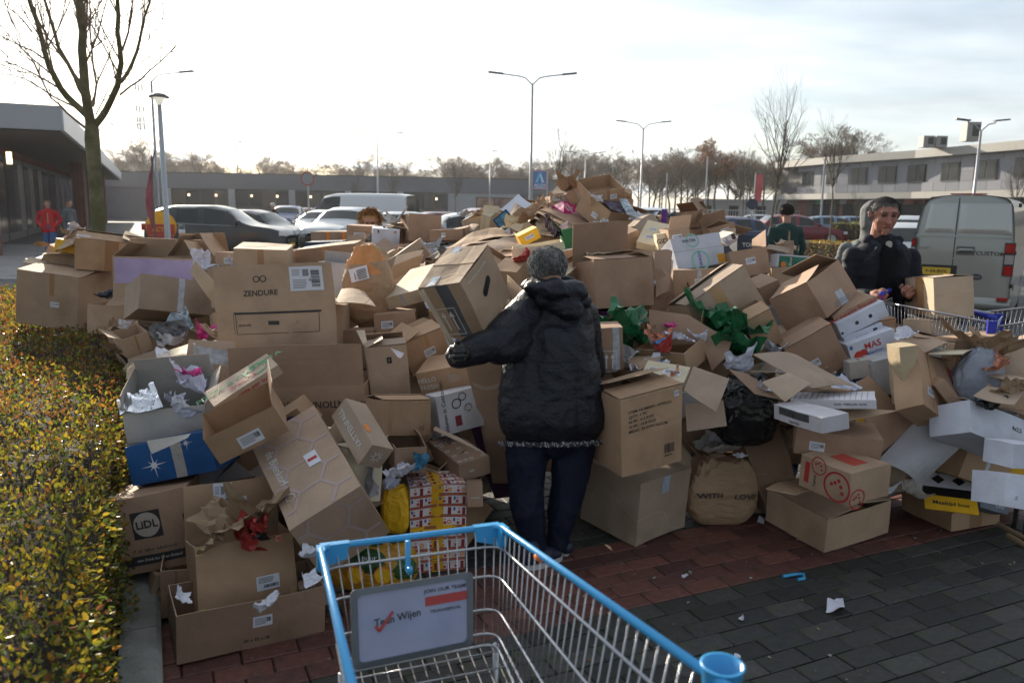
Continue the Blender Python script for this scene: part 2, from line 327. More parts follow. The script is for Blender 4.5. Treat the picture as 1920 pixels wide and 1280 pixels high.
        for q in range(6): seg(mb,sf,(.17*w+.022*math.cos(R(60*q+30)),.26*h+.022*math.sin(R(60*q+30))),(.17*w+.022*math.cos(R(60*q+90)),.26*h+.022*math.sin(R(60*q+90))),.004,M_('white'),.003)
        strip(mb,sf,.55*w,.42*h,.72*w,.56*h,M_('label_white'),.003,2); strip(mb,sf,.57*w,.47*h,.70*w,.50*h,M_('red'),.004,1); nm='printed_name'
    elif k=='gear':
        x,y,s=g[0]*w,g[1]*h,g[2]; ringm(mb,sf,x,y,s*.6,M_('white'),.3)
        for q in range(8): seg(mb,sf,(x+s*.7*math.cos(R(45*q)),y+s*.7*math.sin(R(45*q))),(x+s*math.cos(R(45*q)),y+s*math.sin(R(45*q))),s*.2,M_('white'))
    elif k=='hole':
        x,y=.52*w,.56*h; nm='hand_hole'
        for q in range(24):
            a,b=2*math.pi*q/24,2*math.pi*(q+1)/24
            def pp(t): 
                X,Y=math.cos(t)*.021+(.030 if math.cos(t)>0 else -.030),math.sin(t)*.021; c2,s2=math.cos(R(28)),math.sin(R(28)); return X*c2-Y*s2,X*s2+Y*c2
            p,q2=pp(a),pp(b); mb.face([sf(x,y,.0015),sf(x+p[0],y+p[1],.0015),sf(x+q2[0],y+q2[1],.0015)],M_('black'))
    elif k=='arrows':
        x,y,s=g[0]*w,g[1]*h,g[2]
        for dx in(-.32,.32): seg(mb,sf,(x+dx*s,y-s*.7),(x+dx*s,y+s*.5),s*.13,M_('white')); mb.face([sf(x+(dx-.22)*s,y+s*.4,.0014),sf(x+(dx+.22)*s,y+s*.4,.0014),sf(x+dx*s,y+s*.85,.0014)],M_('white'))
        poly(mb,sf,[(x-.75*s,y-1.0*s),(x+.75*s,y-1.0*s),(x+.75*s,y+1.1*s),(x-.75*s,y+1.1*s),(x-.75*s,y-1.0*s)],s*.06,M_('white')); nm='printed_arrows'
    elif k=='wave':
        for r0 in(0,.012): poly(mb,sf,[(w*(.08+.84*q/12),g[1]*h-.02+r0+.03*(2*q/12-1)**2) for q in range(13)],.005,M_('pale'))
        nm='printed_wave'
    elif k=='dots':
        rnd=random.Random(4)
        for a in range(5):
            for b in range(5):
                if rnd.random()<.75: ringm(mb,sf,w*(.12+.19*a+.04*(b%2)),h*(.08+.2*b),.011,M_('white'),.35,14)
        nm='printed_dots'
    elif k=='comic':
        rnd=random.Random(8); cw,ch=.058,.052; nx=max(1,round(w/cw)); ny=max(1,round(h/ch)); cw=w/nx; ch=h/ny
        for a in range(nx):
            for b in range(ny):
                x,y=a*cw,b*ch; strip(mb,sf,x,y,x+cw,y+ch*.16,M_('brickred'),.0012,1); strip(mb,sf,x+cw*.04,y+ch*.16,x+cw*.96,y+ch*.2,M_('ink'),.0013,1)
                tpe=rnd.random(); fx=x+cw*rnd.uniform(.3,.6)
                ringm(mb,sf,fx,y+ch*.42,ch*.14,M_('red'),r0=.0004,n=8); ringm(mb,sf,fx,y+ch*.62,ch*.08,M_('label_white'),r0=.0004,n=8,h=.0016); ringm(mb,sf,fx,y+ch*.73,ch*.07,M_('red'),r0=.0004,n=6,h=.0018)
                if tpe<.5: strip(mb,sf,x+cw*.7,y+ch*.2,x+cw*.93,y+ch*.85,M_('darkred'),.0014,1)
                else: ringm(mb,sf,x+cw*.8,y+ch*.5,ch*.2,M_('orange'),n=8,w=.5)
                if rnd.random()<.5: strip(mb,sf,x+cw*.08,y+ch*.55,x+cw*.22,y+ch*.85,M_('blue_ink'),.0014,1)
                strip(mb,sf,x,y+ch*.95,x+cw,y+ch,M_('darkred'),.0013,1)
        nm='printed_comic'
    elif k=='item':
        for j,tx in enumerate(('ITEM NUMBER: AP90252','QTY: 1 PC','N.W.: 6.2 KGS','G.W.: 10.8 KGS','MEAS: 39.5X41X63CM')):
            V,_=glyphs(tx,.012); wd=(max(v[0] for v in V)-min(v[0] for v in V))*.019*1.2; put_text(mb,sf,.12*w+wd/2,(.80-.062*j)*h,.019,tx,M_('ink'),0,1.2)
        nm='printed_text'
    elif k=='bar':
        x,y,s=g[0]*w,g[1]*h,g[2]; bars(mb,sf,x-s*.6,y-s*.45,x+s*.6,y+s*.45,M_('ink'),16,.0014); lines(mb,sf,x-s*.6,y-s*.8,x+s*.5,y-s*.55,M_('ink'),1); nm='printed_barcode'
    elif k=='curve':
        poly(mb,sf,[(w*a,h*b) for a,b in((.04,.22),(.16,.3),(.2,.52),(.32,.66),(.5,.66),(.75,.52),(.99,.41))],.0025,M_('pale')); nm='scratch'
    elif k=='curve2':
        poly(mb,sf,[(w*a,h*b) for a,b in((.0,.41),(.3,.44),(.52,.4),(.62,.25),(.66,.08),(.8,.05),(.86,.0+.01))],.0025,M_('pale')); nm='scratch'
    elif k=='face':
        x,y,s=g[0]*w,g[1]*h,g[2]; ringm(mb,sf,x,y,s,M_('red'),.14)
        for a,b in((-.4,.1),(-.15,.25),(.12,.45),(.3,.1),(.42,-.3)): ringm(mb,sf,x+a*s,y+b*s,s*.13,M_('red'),r0=.0004,n=10)
        nm='printed_face'
    elif k=='cans':
        for a in range(8):
            for b in range(3): ringm(mb,sf,w*(a+.5)/8,h*(b+.5)/3,.026,M_('silver'),r0=.001,n=10,h=.002)
        nm='can_tops'
    else: return
    mb.build(nm,parent)
MT['brickred']=mat('brickred',(.42,.10,.05),.5); MT['hexink']=mat('hexink',(.40,.30,.28),.6)
def make_box(label,c,q,d,o,name='cardboard_box',cat='cardboard box',group='cardboard boxes heaped on the car park',bid=0):
    W_,D_,H_=d; rnd=random.Random(bid*13+5); sd_=Vector((rnd.random()*50,rnd.random()*50,rnd.random()*50))
    amp=o.get('amp',.036)*min(.35,(W_+H_)/2)
    def warp(p):
        return p+noise.noise_vector(p*(1.6/max(.2,(W_+D_)/2))*.6+sd_)*amp+noise.noise_vector(p*9+sd_)*amp*.22
    root=empty(name,c,label=label,cat=cat,group=group); root.rotation_mode='QUATERNION'; root.rotation_quaternion=q
    m=M_(o.get('c','k')) if o.get('c') not in('white','pale','green','purple','blue') else MT[o['c']]
    inner=m if o.get('c') in('k','ko','kr','kg','kp','kw','grey','greyc','ks','cream') else MT['ko']
    hw,hd,hh=W_/2,D_/2,H_/2; th=.004
    SF={'N':Surf((-hw,-hd,-hh),(1,0,0),(0,0,1),(0,-1,0),W_,H_,warp),'R':Surf((hw,-hd,-hh),(0,1,0),(0,0,1),(1,0,0),D_,H_,warp),
        'L':Surf((-hw,hd,-hh),(0,-1,0),(0,0,1),(-1,0,0),D_,H_,warp),'F':Surf((hw,hd,-hh),(-1,0,0),(0,0,1),(0,1,0),W_,H_,warp),
        'T':Surf((-hw,-hd,hh),(1,0,0),(0,1,0),(0,0,1),W_,D_,warp),'B':Surf((-hw,hd,-hh),(1,0,0),(0,-1,0),(0,0,-1),W_,D_,warp)}
    mb=MB(); op=o.get('open'); flaps=o.get('fl'); has_lid=bool(op) or bool(flaps)
    for k,s in SF.items():
        if k=='T' and has_lid: continue
        mb.grid(lambda a,b,s=s: s(a*s.w,b*s.h),8,8,m,s.w,s.h)
    if op:
        for k,s in SF.items():
            if k=='T': continue
            mb.grid(lambda a,b,s=s: s(th+a*(s.w-2*th),(b*s.h if k!='B' else th+b*(s.h-2*th)),-th),8,8,inner,s.w,s.h,flip=True)
        s=[SF[k] for k in 'NRFL']
        for k in s: mb.grid(lambda a,b,k=k: k(a*k.w if b<.5 else th+a*(k.w-2*th),k.h,-th*b),8,1,MT['kp'] if inner is m and o.get('c')[0]=='k' else inner)
    mb.build('body',root)
    roots={}
    if flaps is not None and (has_lid):
        fd=flaps
        spec={'l':((-hw,hd,hh),(0,-1,0),(1,0,0),D_),'r':((hw,-hd,hh),(0,1,0),(-1,0,0),D_),'n':((-hw,-hd,hh),(1,0,0),(0,1,0),W_),'f':((hw,hd,hh),(-1,0,0),(0,-1,0),W_)}
        for k,(org,S,T0,w) in spec.items():
            if k not in fd: 
                continue
            a=fd[k]; L_=None
            if isinstance(a,tuple): a,L_=a
            if L_ is None: L_=D_/2*.985 if k in 'nf' else min(D_/2,W_/2)*.98
            if a==0 and k in 'lr' : a=-1.0
            if a==0: a=.6
            an=R(a); T0=Vector(T0); T=T0*math.cos(an)+Vector((0,0,1))*math.sin(an); n=-T0*math.sin(an)+Vector((0,0,1))*math.cos(an)
            lift=.0045 if (k in 'nf' and a<30) else .0
            if k in 'lr' and a<2: lift=-.004
            sf=Surf(Vector(org)+Vector((0,0,lift)),S,T,n,w,L_,warp,bend=rnd.uniform(-.03,.05)*L_*2*(1 if a>5 else .15),taper=.02 if a>20 else 0)
            mb=MB()
            mb.grid(lambda a_,b_: sf(a_*w,b_*L_,0),6,6,m,w,L_); mb.grid(lambda a_,b_: sf(a_*w,b_*L_,-.0035),6,6,inner,w,L_,flip=True)
            ed=MT['kp'] if inner is m or inner is MT['ko'] else inner
            mb.grid(lambda a_,b_: sf(a_*w,L_,-.0035*b_),6,1,ed,flip=True)
            mb.grid(lambda a_,b_: sf(0,a_*L_,-.0035*b_),6,1,ed,flip=True); mb.grid(lambda a_,b_: sf(w,a_*L_,-.0035*b_),6,1,ed)
            roots['f'+k]=mb.build('flap',root); SF['f'+k]=sf
    if o.get('seam'):
        mb=MB(); sf=SF['T']; sf2=Surf((-hw,-hd,hh+.006),(1,0,0),(0,1,0),(0,0,1),W_,D_,warp)
        strip(mb,sf2,0,D_/2-.025,W_,D_/2+.025,MT['tb'],.0009,8); mb.build('packing_tape',root)
    for it in o.get('pr',()):
        if it[0]=='tape' and it[1]=='T' or it[1]=='T':
            s0=SF['T']; SF['T']=Surf(s0.o+Vector((0,0,.006 if has_lid else 0)),s0.S,s0.T,s0.n,s0.w,s0.h,warp); decal(it,SF,roots,root,*d); SF['T']=s0
        else: decal(it,SF,roots,root,*d)
    return root
def make_sheet(label,name,cat,P,o,bid=0,th=.004):
    P=[Vector(p) for p in P]; rnd=random.Random(bid*7+1); n0=(P[1]-P[0]).cross(P[3]-P[0]).normalized(); sd_=Vector((rnd.random()*50,)*3)
    if n0.z<0: n0=-n0
    m=M_(o.get('c','k')) if o.get('c') not in('white','pale','green','purple','blue') else MT[o['c']]; sz=(P[2]-P[0]).length
    cr=o.get('cr'); bend=o.get('bend',rnd.uniform(-.03,.05)*sz); 
    if name in('paper_sheet','magazine','foil_sheet'): th=.0012
    c=sum(P,Vector())/4; N_=14 if cr else 8
    def f(a,b,h=0):
        p=P[0]*(1-a)*(1-b)+P[3]*a*(1-b)+P[1]*(1-a)*b+P[2]*a*b
        k=bend*(4*a*(1-a)-.5)
        if cr: k+=(abs(noise.noise(p*14+sd_))-.25)*sz*.22
        k+=noise.noise(p*5+sd_)*sz*.03
        return p-c+n0*(k+h)
    root=empty(name,c,label=label,cat=cat)
    if cat=='cardboard sheet': root['group']='loose cardboard boards in the heap'
    mb=MB(); w=(P[3]-P[0]).length; h=(P[1]-P[0]).length
    mb.grid(lambda a,b:f(a,b,th/2),N_,N_,m,w,h); mb.grid(lambda a,b:f(a,b,-th/2),N_,N_,m,w,h,flip=True)
    ed=MT['kp'] if o.get('c','k')[0]=='k' else m
    for e in (lambda t,s:f(t,0,th*(s-.5)),lambda t,s:f(t,1,th*(s-.5)),lambda t,s:f(0,t,th*(s-.5)),lambda t,s:f(1,t,th*(s-.5))): mb.grid(e,N_,1,ed)
    mb.build('board' if cat=='cardboard sheet' else 'sheet',root)
    return root
# ---------------- ground
def brick_sheet(name,c1,c2,cm,scale,rot,rough=.9,rw=.5,bh=.25,off=.5):
    m=bpy.data.materials.new(name); m.use_nodes=True; t=m.node_tree; n=t.nodes; l=t.links; b=n['Principled BSDF']; b.inputs['Roughness'].default_value=rough
    tc=n.new('ShaderNodeTexCoord'); mp=n.new('ShaderNodeMapping'); mp.inputs['Rotation'].default_value=(0,0,-rot); l.new(tc.outputs['Object'],mp.inputs[0])
    br=n.new('ShaderNodeTexBrick'); br.inputs['Scale'].default_value=scale; br.inputs['Color1'].default_value=(*c1,1); br.inputs['Color2'].default_value=(*c2,1); br.inputs['Mortar'].default_value=(*cm,1)
    br.inputs['Brick Width'].default_value=rw; br.inputs['Row Height'].default_value=bh; br.offset=off; br.inputs['Mortar Size'].default_value=.012; l.new(mp.outputs[0],br.inputs[0])
    no=n.new('ShaderNodeTexNoise'); no.inputs['Scale'].default_value=1.3; no.inputs['Detail'].default_value=8; l.new(tc.outputs['Object'],no.inputs['Vector'])
    mr=n.new('ShaderNodeMapRange'); mr.inputs[3].default_value=.55; mr.inputs[4].default_value=1.5; l.new(no.outputs[0],mr.inputs[0])
    v=n.new('ShaderNodeVectorMath'); v.operation='SCALE'; l.new(br.outputs[0],v.inputs[0]); l.new(mr.outputs[0],v.inputs['Scale']); l.new(v.outputs[0],b.inputs['Base Color'])
    return m
asph=mat('asphalt',(.075,.076,.08),.85,nscale=.6,namp=.25,bump=.4,bscale=180)
mb=MB(); mb.grid(lambda a,b:(-700+1400*a,-60+1460*b,-.03),1,1,asph); mb.build('ground',kind='structure')
pv=brick_sheet('clinker_far',(.085,.05,.042),(.06,.04,.036),(.03,.028,.026),1/.42,GA)
mb=MB(); mb.grid(lambda a,b: Vector((0,0,-.026))+E1*(-2.2+13*a)+E2*(-3.5+21*b),1,1,pv); mb.build('clinker_paving',kind='structure')
soil=mat('joint_sand',(.032,.034,.024),.95,nscale=30,namp=.4,bump=.6,bscale=200)
mb=MB(); mb.grid(lambda a,b: Vector((0,0,-.02))+E1*(-.95+5.6*a)+E2*(.2+5.6*b),1,1,soil); mb.build('paving_bed',kind='structure')
lawn=mat('lawn_green',(.045,.075,.02),.9,nscale=3,namp=.4,bump=1,bscale=90)
mb=MB(); mb.grid(lambda a,b: at(-500+560*a,475,12+8*b)*1+Vector((0,0,0)) if 0 else Vector((-16+11.5*a,8.5+6*b,-.016)),2,2,lawn); mb.build('grass_verge',kind='structure')
wk=brick_sheet('slab_walk',(.26,.25,.25),(.21,.21,.21),(.10,.10,.10),1/.6,GA)
mb=MB(); mb.grid(lambda a,b: Vector((-34+30*a,17.5+14*b,.0)),1,1,wk); mb.box((-19,17.4,-.04),(30,.14,.09),mat('kerb_far',(.3,.3,.29),.8)); mb.build('store_pavement',kind='structure')
# individual clinkers and concrete pavers near the camera, running bond along E1
pave=empty('brick_pavement'); tag(pave,kind='structure')
dark=[mat('paver_dark%d'%i,c,.62,nscale=26,namp=.35,bump=.5,bscale=110,stain=(.034,.042,.022,.7,.5),objvar=.42) for i,c in enumerate(((.040,.040,.038),(.047,.045,.042),(.034,.035,.036)))]
redm=[mat('clinker_red%d'%i,c,.6,nscale=26,namp=.3,bump=.5,bscale=110,stain=(.03,.035,.02,.6,.56),objvar=.24) for i,c in enumerate(((.125,.048,.038),(.15,.058,.042),(.10,.04,.034)))]
def brick_mesh(w,d,m):
    b=MB(); h=.04; e=.005; rn=random.Random(int(w*1000))
    x,y=w/2-.0022,d/2-.0022
    lo=[(-x,-y),(x,-y),(x,y),(-x,y)]; hi=[(-x+e,-y+e),(x-e,-y+e),(x-e,y-e),(-x+e,y-e)]
    for j in range(4):
        k=(j+1)%4; b.face([(*lo[j],-h),(*lo[k],-h),(*lo[k],-e*.8),(*lo[j],-e*.8)],m); b.face([(*lo[j],-e*.8),(*lo[k],-e*.8),(*hi[k],0),(*hi[j],0)],m)
    b.face([(*p,0) for p in hi],m); return b.build('brick',mesh_only=True)
BR=[]; v0,v1=2.675,3.29
for band,(w,d,ms) in {'red':(.21,.1025,redm),'dark':(.21,.1025,dark)}.items():
    me=[brick_mesh(w,d,m) for m in ms]
    rows=[(v0+d*(k+.5),k) for k in range(6)] if band=='red' else [(v0-d*(k+.5),k) for k in range(26)]+[(v1+d*(k+.5),k) for k in range(22)]
    for v,k in rows:
        u=-.93+(w/2 if k%2 else 0)
        while u<4.6:
            BR.append((u,v,random.choice(me),w,d)); u+=w
vis=[];rest=[]
for u,v,me,w,d in BR:
    p=E1*u+E2*v; q=p-EYE; f=q.dot(FW); px=960+FPX*q.dot(RT)/max(f,.01); py=640-FPX*q.dot(UP)/max(f,.01)
    (vis if (f>.3 and -60<px<1980 and py<1340 and py>960 and not(px<1000 and py<1030) and not(px<560)) else rest).append((q.length,u,v,me,w,d))
vis.sort(key=lambda t:t[0]); rest+=vis[300:]; vis=vis[:300]
def bloc(u,v): 
    n_=noise.noise(Vector((u*1.7,v*1.7,3.))); return E1*u+E2*v+Vector((0,0,-.002+n_*.003+random.uniform(-.0026,.0022)))
for _,u,v,me,w,d in vis:
    o=bpy.data.objects.new('brick',me); COL.objects.link(o); o.parent=pave; o.location=bloc(u,v); o.rotation_euler=(random.uniform(-.008,.008),random.uniform(-.008,.008),GA+random.uniform(-.02,.02))
mb=MB(); 
for _,u,v,me,w,d in rest:
    p=bloc(u,v); m=me.materials[0]; k=mb.mi(m); i=len(mb.v); M3=Matrix.Rotation(GA,3,'Z')
    mb.v.extend([tuple(p+M3@vv.co) for vv in me.vertices])
    for f in me.polygons: mb.f.append(tuple(i+j for j in f.vertices)); mb.m.append(k); mb.uv.append(None)
mb.build('brick',pave,kind='stuff')
# fallen crumbs, leaves and grit on the paving
mb=MB(); cols=[mat('crumb_%d'%i,c,.8) for i,c in enumerate(((.30,.27,.22),(.16,.09,.03),(.35,.34,.33),(.10,.08,.04),(.22,.20,.10)))]
rn=random.Random(3)
for i in range(900):
    u,v=rn.uniform(-.9,4.4),rn.uniform(.3,5); p=E1*u+E2*v+Vector((0,0,.003)); s=rn.choice((.003,.004,.006,.009,.014 if i%8==0 else .004)); a=rn.uniform(0,6.28); c=rn.choice(cols)
    x=Vector((math.cos(a),math.sin(a),rn.uniform(-.3,.3)))*s; y=Vector((-math.sin(a),math.cos(a),rn.uniform(-.4,.4)))*s*rn.uniform(.3,.9)
    mb.face([p-x,p-y,p+x+Vector((0,0,s*.4)),p+y],c); mb.face([p-x,p-y,p+x-Vector((0,0,s*.3)),p+y][::-1],c)
mb.build('ground_litter',kind='stuff')
mb=MB(); rn=random.Random(8); lc=[mat('dead_leaf_%d'%i,c,.7) for i,c in enumerate(((.16,.08,.03),(.22,.13,.04),(.09,.05,.025)))]
for i in range(170):
    u=rn.uniform(-.9,3.9) if i%3 else rn.uniform(-.93,-.7); v=rn.uniform(.6,4.2); s=rn.uniform(.008,.02); p=E1*u+E2*v+Vector((0,0,.006)); d=Vector((rn.uniform(-1,1),rn.uniform(-1,1),rn.uniform(-.2,.35))).normalized(); x=d.cross(Vector((0,0,1))).normalized(); z=d.cross(x)
    L_=[(0,0,0),(s*.35,s*.28,s*.15),(s*.8,s*.2,s*.2),(s,0,0),(s*.7,-s*.25,s*.12),(s*.3,-s*.28,s*.2)]; q=[p+d*a+x*b+Vector((0,0,c)) for a,b,c in L_]; m=rn.choice(lc); mb.face([q[0],q[1],q[2],q[3]],m); mb.face([q[0],q[3],q[4],q[5]],m)
mb.build('fallen_leaves',kind='stuff')
# kerb between the hedge bed and the paving
kc=mat('kerb_concrete',(.20,.20,.185),.85,nscale=9,namp=.25,bump=.5,bscale=90,stain=(.07,.085,.05,.7,.5))
K0=gnd(262,1280,.10); ku=K0.dot(E1); kv=K0.dot(E2)
kerb=empty('kerb'); tag(kerb,kind='structure')
for k in range(11):
    mb=MB(); c=E1*ku+E2*(kv-1.62+k*1.0+.5); z=.10+random.uniform(-.003,.003)
    P=[(-.07,-.2),(-.07,z),(.052,z),(.07,z-.018),(.07,-.2)]
    for j in range(4): mb.face([E1*P[j][0]+Vector((0,0,P[j][1]))+E2*-.496,E1*P[j+1][0]+Vector((0,0,P[j+1][1]))+E2*-.496,E1*P[j+1][0]+Vector((0,0,P[j+1][1]))+E2*.496,E1*P[j][0]+Vector((0,0,P[j][1]))+E2*.496][::-1],kc)
    for e in(-.496,.496): mb.face([E1*a+Vector((0,0,b))+E2*e for a,b in P][::(1 if e>0 else -1)],kc)
    mb.build('kerb_stone',kerb,loc=c)
bed=mat('bed_soil',(.025,.018,.012),1,nscale=8,namp=.5,bump=1,bscale=60)
mb=MB(); mb.grid(lambda a,b:E1*(ku-.07-5.5*a)+E2*(kv-2+11.5*b)+Vector((0,0,.035)),4,4,bed,flip=True); mb.build('planting_bed',kind='structure')
# ---------------- hedges: real leaves over a twiggy core
def leafmat(name,col,tr):
    m=bpy.data.materials.new(name); m.use_nodes=True; t=m.node_tree; n=t.nodes; l=t.links; b=n['Principled BSDF']; b.inputs['Base Color'].default_value=(*col,1); b.inputs['Roughness'].default_value=.38; b.inputs['Specular IOR Level'].default_value=.5
    ts=n.new('ShaderNodeBsdfTranslucent'); ts.inputs[0].default_value=(*[min(1,c*tr) for c in col],1); ms=n.new('ShaderNodeMixShader'); ms.inputs[0].default_value=.45
    l.new(b.outputs[0],ms.inputs[1]); l.new(ts.outputs[0],ms.inputs[2]); l.new(ms.outputs[0],n['Material Output'].inputs[0]); return m
LF=[leafmat('leaf_%d'%i,c,2.0) for i,c in enumerate(((.07,.09,.014),(.14,.135,.015),(.20,.17,.018),(.26,.18,.018),(.20,.10,.016),(.13,.05,.018),(.07,.04,.016),(.045,.065,.013)))]
def leaf_faces(s,fold=.35):
    # pointed oval, folded along its rib
    L=[(0,0,0),(s*.3,s*.25,s*fold*.25),(s*.7,s*.22,s*fold*.2),(s,0,-s*.06),(s*.7,-s*.22,s*fold*.2),(s*.3,-s*.25,s*fold*.25)]
    return L,[(0,1,2,3),(0,3,4,5)]
def hedge(name,label,u0,u1,v0,v1,ztop,dens,mixw,size=.0215,parts=0,bmp=.05,cat='hedge',seed=1,faces='trs',rough=.03,group=None):
    "axis-aligned in the E1/E2 grid; leaves on top, the +E1 side and both ends"
    rn=random.Random(seed); root=empty(name,label=label,cat=cat,group=group)
    def surf(kind,a,b):
        if kind=='t': u=u0+(u1-u0)*a; v=v0+(v1-v0)*b; z=ztop; n_=Vector((0,0,1))
        elif kind=='r': u=u1; v=v0+(v1-v0)*a; z=.08+(ztop-.08)*b; n_=E1*1
        elif kind=='l': u=u0; v=v0+(v1-v0)*a; z=.08+(ztop-.08)*b; n_=-E1
        elif kind=='s': u=u0+(u1-u0)*a; v=v0; z=.08+(ztop-.08)*b; n_=-E2
        p=E1*u+E2*v+Vector((0,0,z)); e=noise.noise(p*2.3)*bmp+noise.noise(p*7)*bmp*.5
        if kind=='t': 
            ed=min(1,min(u-u0,u1-u)/.12); p.z-=(1-ed)**2*.07
        if kind=='r' and b>.8: p-=E1*((b-.8)/.2)**2*.05
        return p+n_*e,n_
    core=MB(); cm=MT.setdefault('hedge_core',mat('hedge_core',(.022,.017,.009),1,nscale=20,namp=.5,bump=1,bscale=50))
    for k in faces: core.grid(lambda a,b,k=k: surf(k,a,b)[0]-surf(k,a,b)[1]*.045,24,30 if k=='t' else 5,cm)
    core.build('twig_core',root)
    V=[];F=[];MI=[]; placed=[]
    for k in faces:
        area=(u1-u0)*(v1-v0) if k=='t' else ((v1-v0) if k in 'rl' else (u1-u0))*(ztop-.08)
        n=int(area*dens)
        for _ in range(n*3):
            a,b=rn.random(),rn.random()
            p,n_=surf(k,a,b); d2=max(1.2,(p-EYE).length)
            if rn.random()>min(1,(2.2/d2)**1.2)*.9+.03: continue
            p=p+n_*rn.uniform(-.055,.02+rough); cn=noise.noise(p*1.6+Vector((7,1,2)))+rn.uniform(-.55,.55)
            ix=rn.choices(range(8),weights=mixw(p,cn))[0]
            s=size*rn.uniform(.5,1.35)*(1+max(0,d2-3)*.13)
            d=(n_*rn.uniform(.1,1.)+Vector((rn.uniform(-1,1),rn.uniform(-1,1),rn.uniform(-.5,.9)))).normalized(); x=d.cross(Vector((rn.uniform(-1,1),rn.uniform(-1,1),rn.uniform(-1,1)))).normalized(); z=d.cross(x)
            placed.append((p,d,x,z,s,ix,d2))
    if parts:
        def key(t):
            q=t[0]-EYE; f=q.dot(FW); px=960+FPX*q.dot(RT)/max(f,.01); py=640-FPX*q.dot(UP)/max(f,.01); return (0 if (f>.2 and 0<px<240 and 560<py<1280) else 1, t[6]/t[4])
        placed.sort(key=key); head,placed=placed[:parts],placed[parts:]
        L_,Fc=leaf_faces(1.); mes=[]
        for m in LF:
            b=MB(); 
            for f in Fc: b.face([L_[j] for j in f],m)
            mes.append(b.build('leaf',mesh_only=True))
        for p,d,x,z,s,ix,_ in head:
            o=bpy.data.objects.new('leaf',mes[ix]); COL.objects.link(o); o.parent=root; o.matrix_local=Matrix(((d.x*s,x.x*s,z.x*s,p.x),(d.y*s,x.y*s,z.y*s,p.y),(d.z*s,x.z*s,z.z*s,p.z),(0,0,0,1)))
    for p,d,x,z,s,ix,_ in placed:
        L_,Fc=leaf_faces(s,.5); i=len(V); V.extend([tuple(p+d*a+x*b+z*c) for a,b,c in L_])
        for f in Fc: F.append(tuple(i+j for j in f)); MI.append(ix)
    me=bpy.data.meshes.new('foliage'); me.from_pydata(V,[],F); [me.materials.append(m) for m in LF]; me.polygons.foreach_set('material_index',MI); me.update()
    linkmesh('foliage',me,root,kind='stuff'); return root,len(placed)
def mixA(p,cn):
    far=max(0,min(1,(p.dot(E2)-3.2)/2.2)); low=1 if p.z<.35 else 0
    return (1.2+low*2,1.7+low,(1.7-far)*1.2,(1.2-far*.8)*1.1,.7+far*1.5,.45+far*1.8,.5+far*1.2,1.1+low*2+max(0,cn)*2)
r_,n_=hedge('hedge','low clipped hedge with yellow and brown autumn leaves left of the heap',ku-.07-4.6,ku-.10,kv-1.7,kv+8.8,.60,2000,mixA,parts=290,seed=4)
print('hedge leaves',n_)
mixO=lambda p,cn:(.8,1.2,1.,1.,2.2,2.2,1.6,.6)
mixG=lambda p,cn:(3,1.6,.4,.2,.1,.1,.8,3)
def far_hedge(name,label,px0,px1,D0,D1,h,th,mixw,seed,dens=160,size=.05):
    A=at(px0,400,D0); B=at(px1,400,D1); A.z=B.z=0; d=(B-A); Lh=d.length; d.normalize(); n=Vector((d.y,-d.x,0)); n=n if n.y<0 else -n
    rn=random.Random(seed); root=empty(name,loc=(A+B)/2,label=label,cat='hedge'); c=(A+B)/2; core=MB(); cm=MT['hedge_core']
    core.grid(lambda a,b:A-c+d*Lh*a+Vector((0,0,h*b-.04))+n*.0,20,3,cm); core.grid(lambda a,b:A-c+d*Lh*a-n*th*b+Vector((0,0,h-.04)),20,2,cm); core.grid(lambda a,b:A-c-n*th*a+Vector((0,0,(h-.04)*b)),2,2,cm); core.grid(lambda a,b:B-c-n*th*a+Vector((0,0,(h-.04)*b)),2,2,cm); core.build('twig_core',root)
    V=[];F=[];MI=[]
    for i in range(int(Lh*(h+th)*dens)):
        top=rn.random()<th/(h+th); a=rn.random()*Lh
        p=A-c+d*a+(Vector((0,0,h+rn.uniform(-.05,.04)))-n*rn.random()*th if top else Vector((0,0,rn.random()*h))+n*rn.uniform(-.04,.05)); p.z+=noise.noise(p*1.5)*.06 if top else 0
        ix=rn.choices(range(8),weights=mixw(p,0))[0]; s=size*rn.uniform(.6,1.3); dd=Vector((rn.uniform(-1,1),rn.uniform(-1,1),rn.uniform(-1,1))).normalized(); x=dd.cross(Vector((rn.uniform(-1,1),rn.uniform(-1,1),1))).normalized(); z=dd.cross(x)
        L_,Fc=leaf_faces(s,.5); i0=len(V); V.extend([tuple(p+dd*q+x*w+z*e) for q,w,e in L_])
        for f in Fc: F.append(tuple(i0+j for j in f)); MI.append(ix)
    me=bpy.data.meshes.new('foliage'); me.from_pydata(V,[],F); [me.materials.append(m) for m in LF]; me.polygons.foreach_set('material_index',MI); me.update(); linkmesh('foliage',me,root,kind='stuff')
far_hedge('hedge','orange-brown clipped hedge behind the cart man and the green jacket person',1500,1740,21,17,.95,1.2,mixO,11,dens=420,size=.055)
far_hedge('hedge','dark green clipped hedge beside the nearer red car at the back',1562,1700,44,40,1.15,1.6,mixG,12,dens=200,size=.09)
# ---------------- buildings
C_=lambda n,c,r=.7,**k: mat(n,c,r,**k)
gl=C_('window_glass',(.022,.028,.034),.12,spec=.35); gll=C_('interior_light_tint',(.05,.04,.03),.3,spec=.6); frm=C_('frame_dark',(.03,.032,.035),.4); lampm=C_('shop_lamp',(.9,.8,.6),.5,emit=(1,.75,.45,1.6))  # second glass: warm indoor light put into its colour, it does not glow
brk=brick_sheet('brick_wall',(.20,.055,.035),(.15,.042,.03),(.13,.11,.10),1/.5,0,rw=.42,bh=.15); 
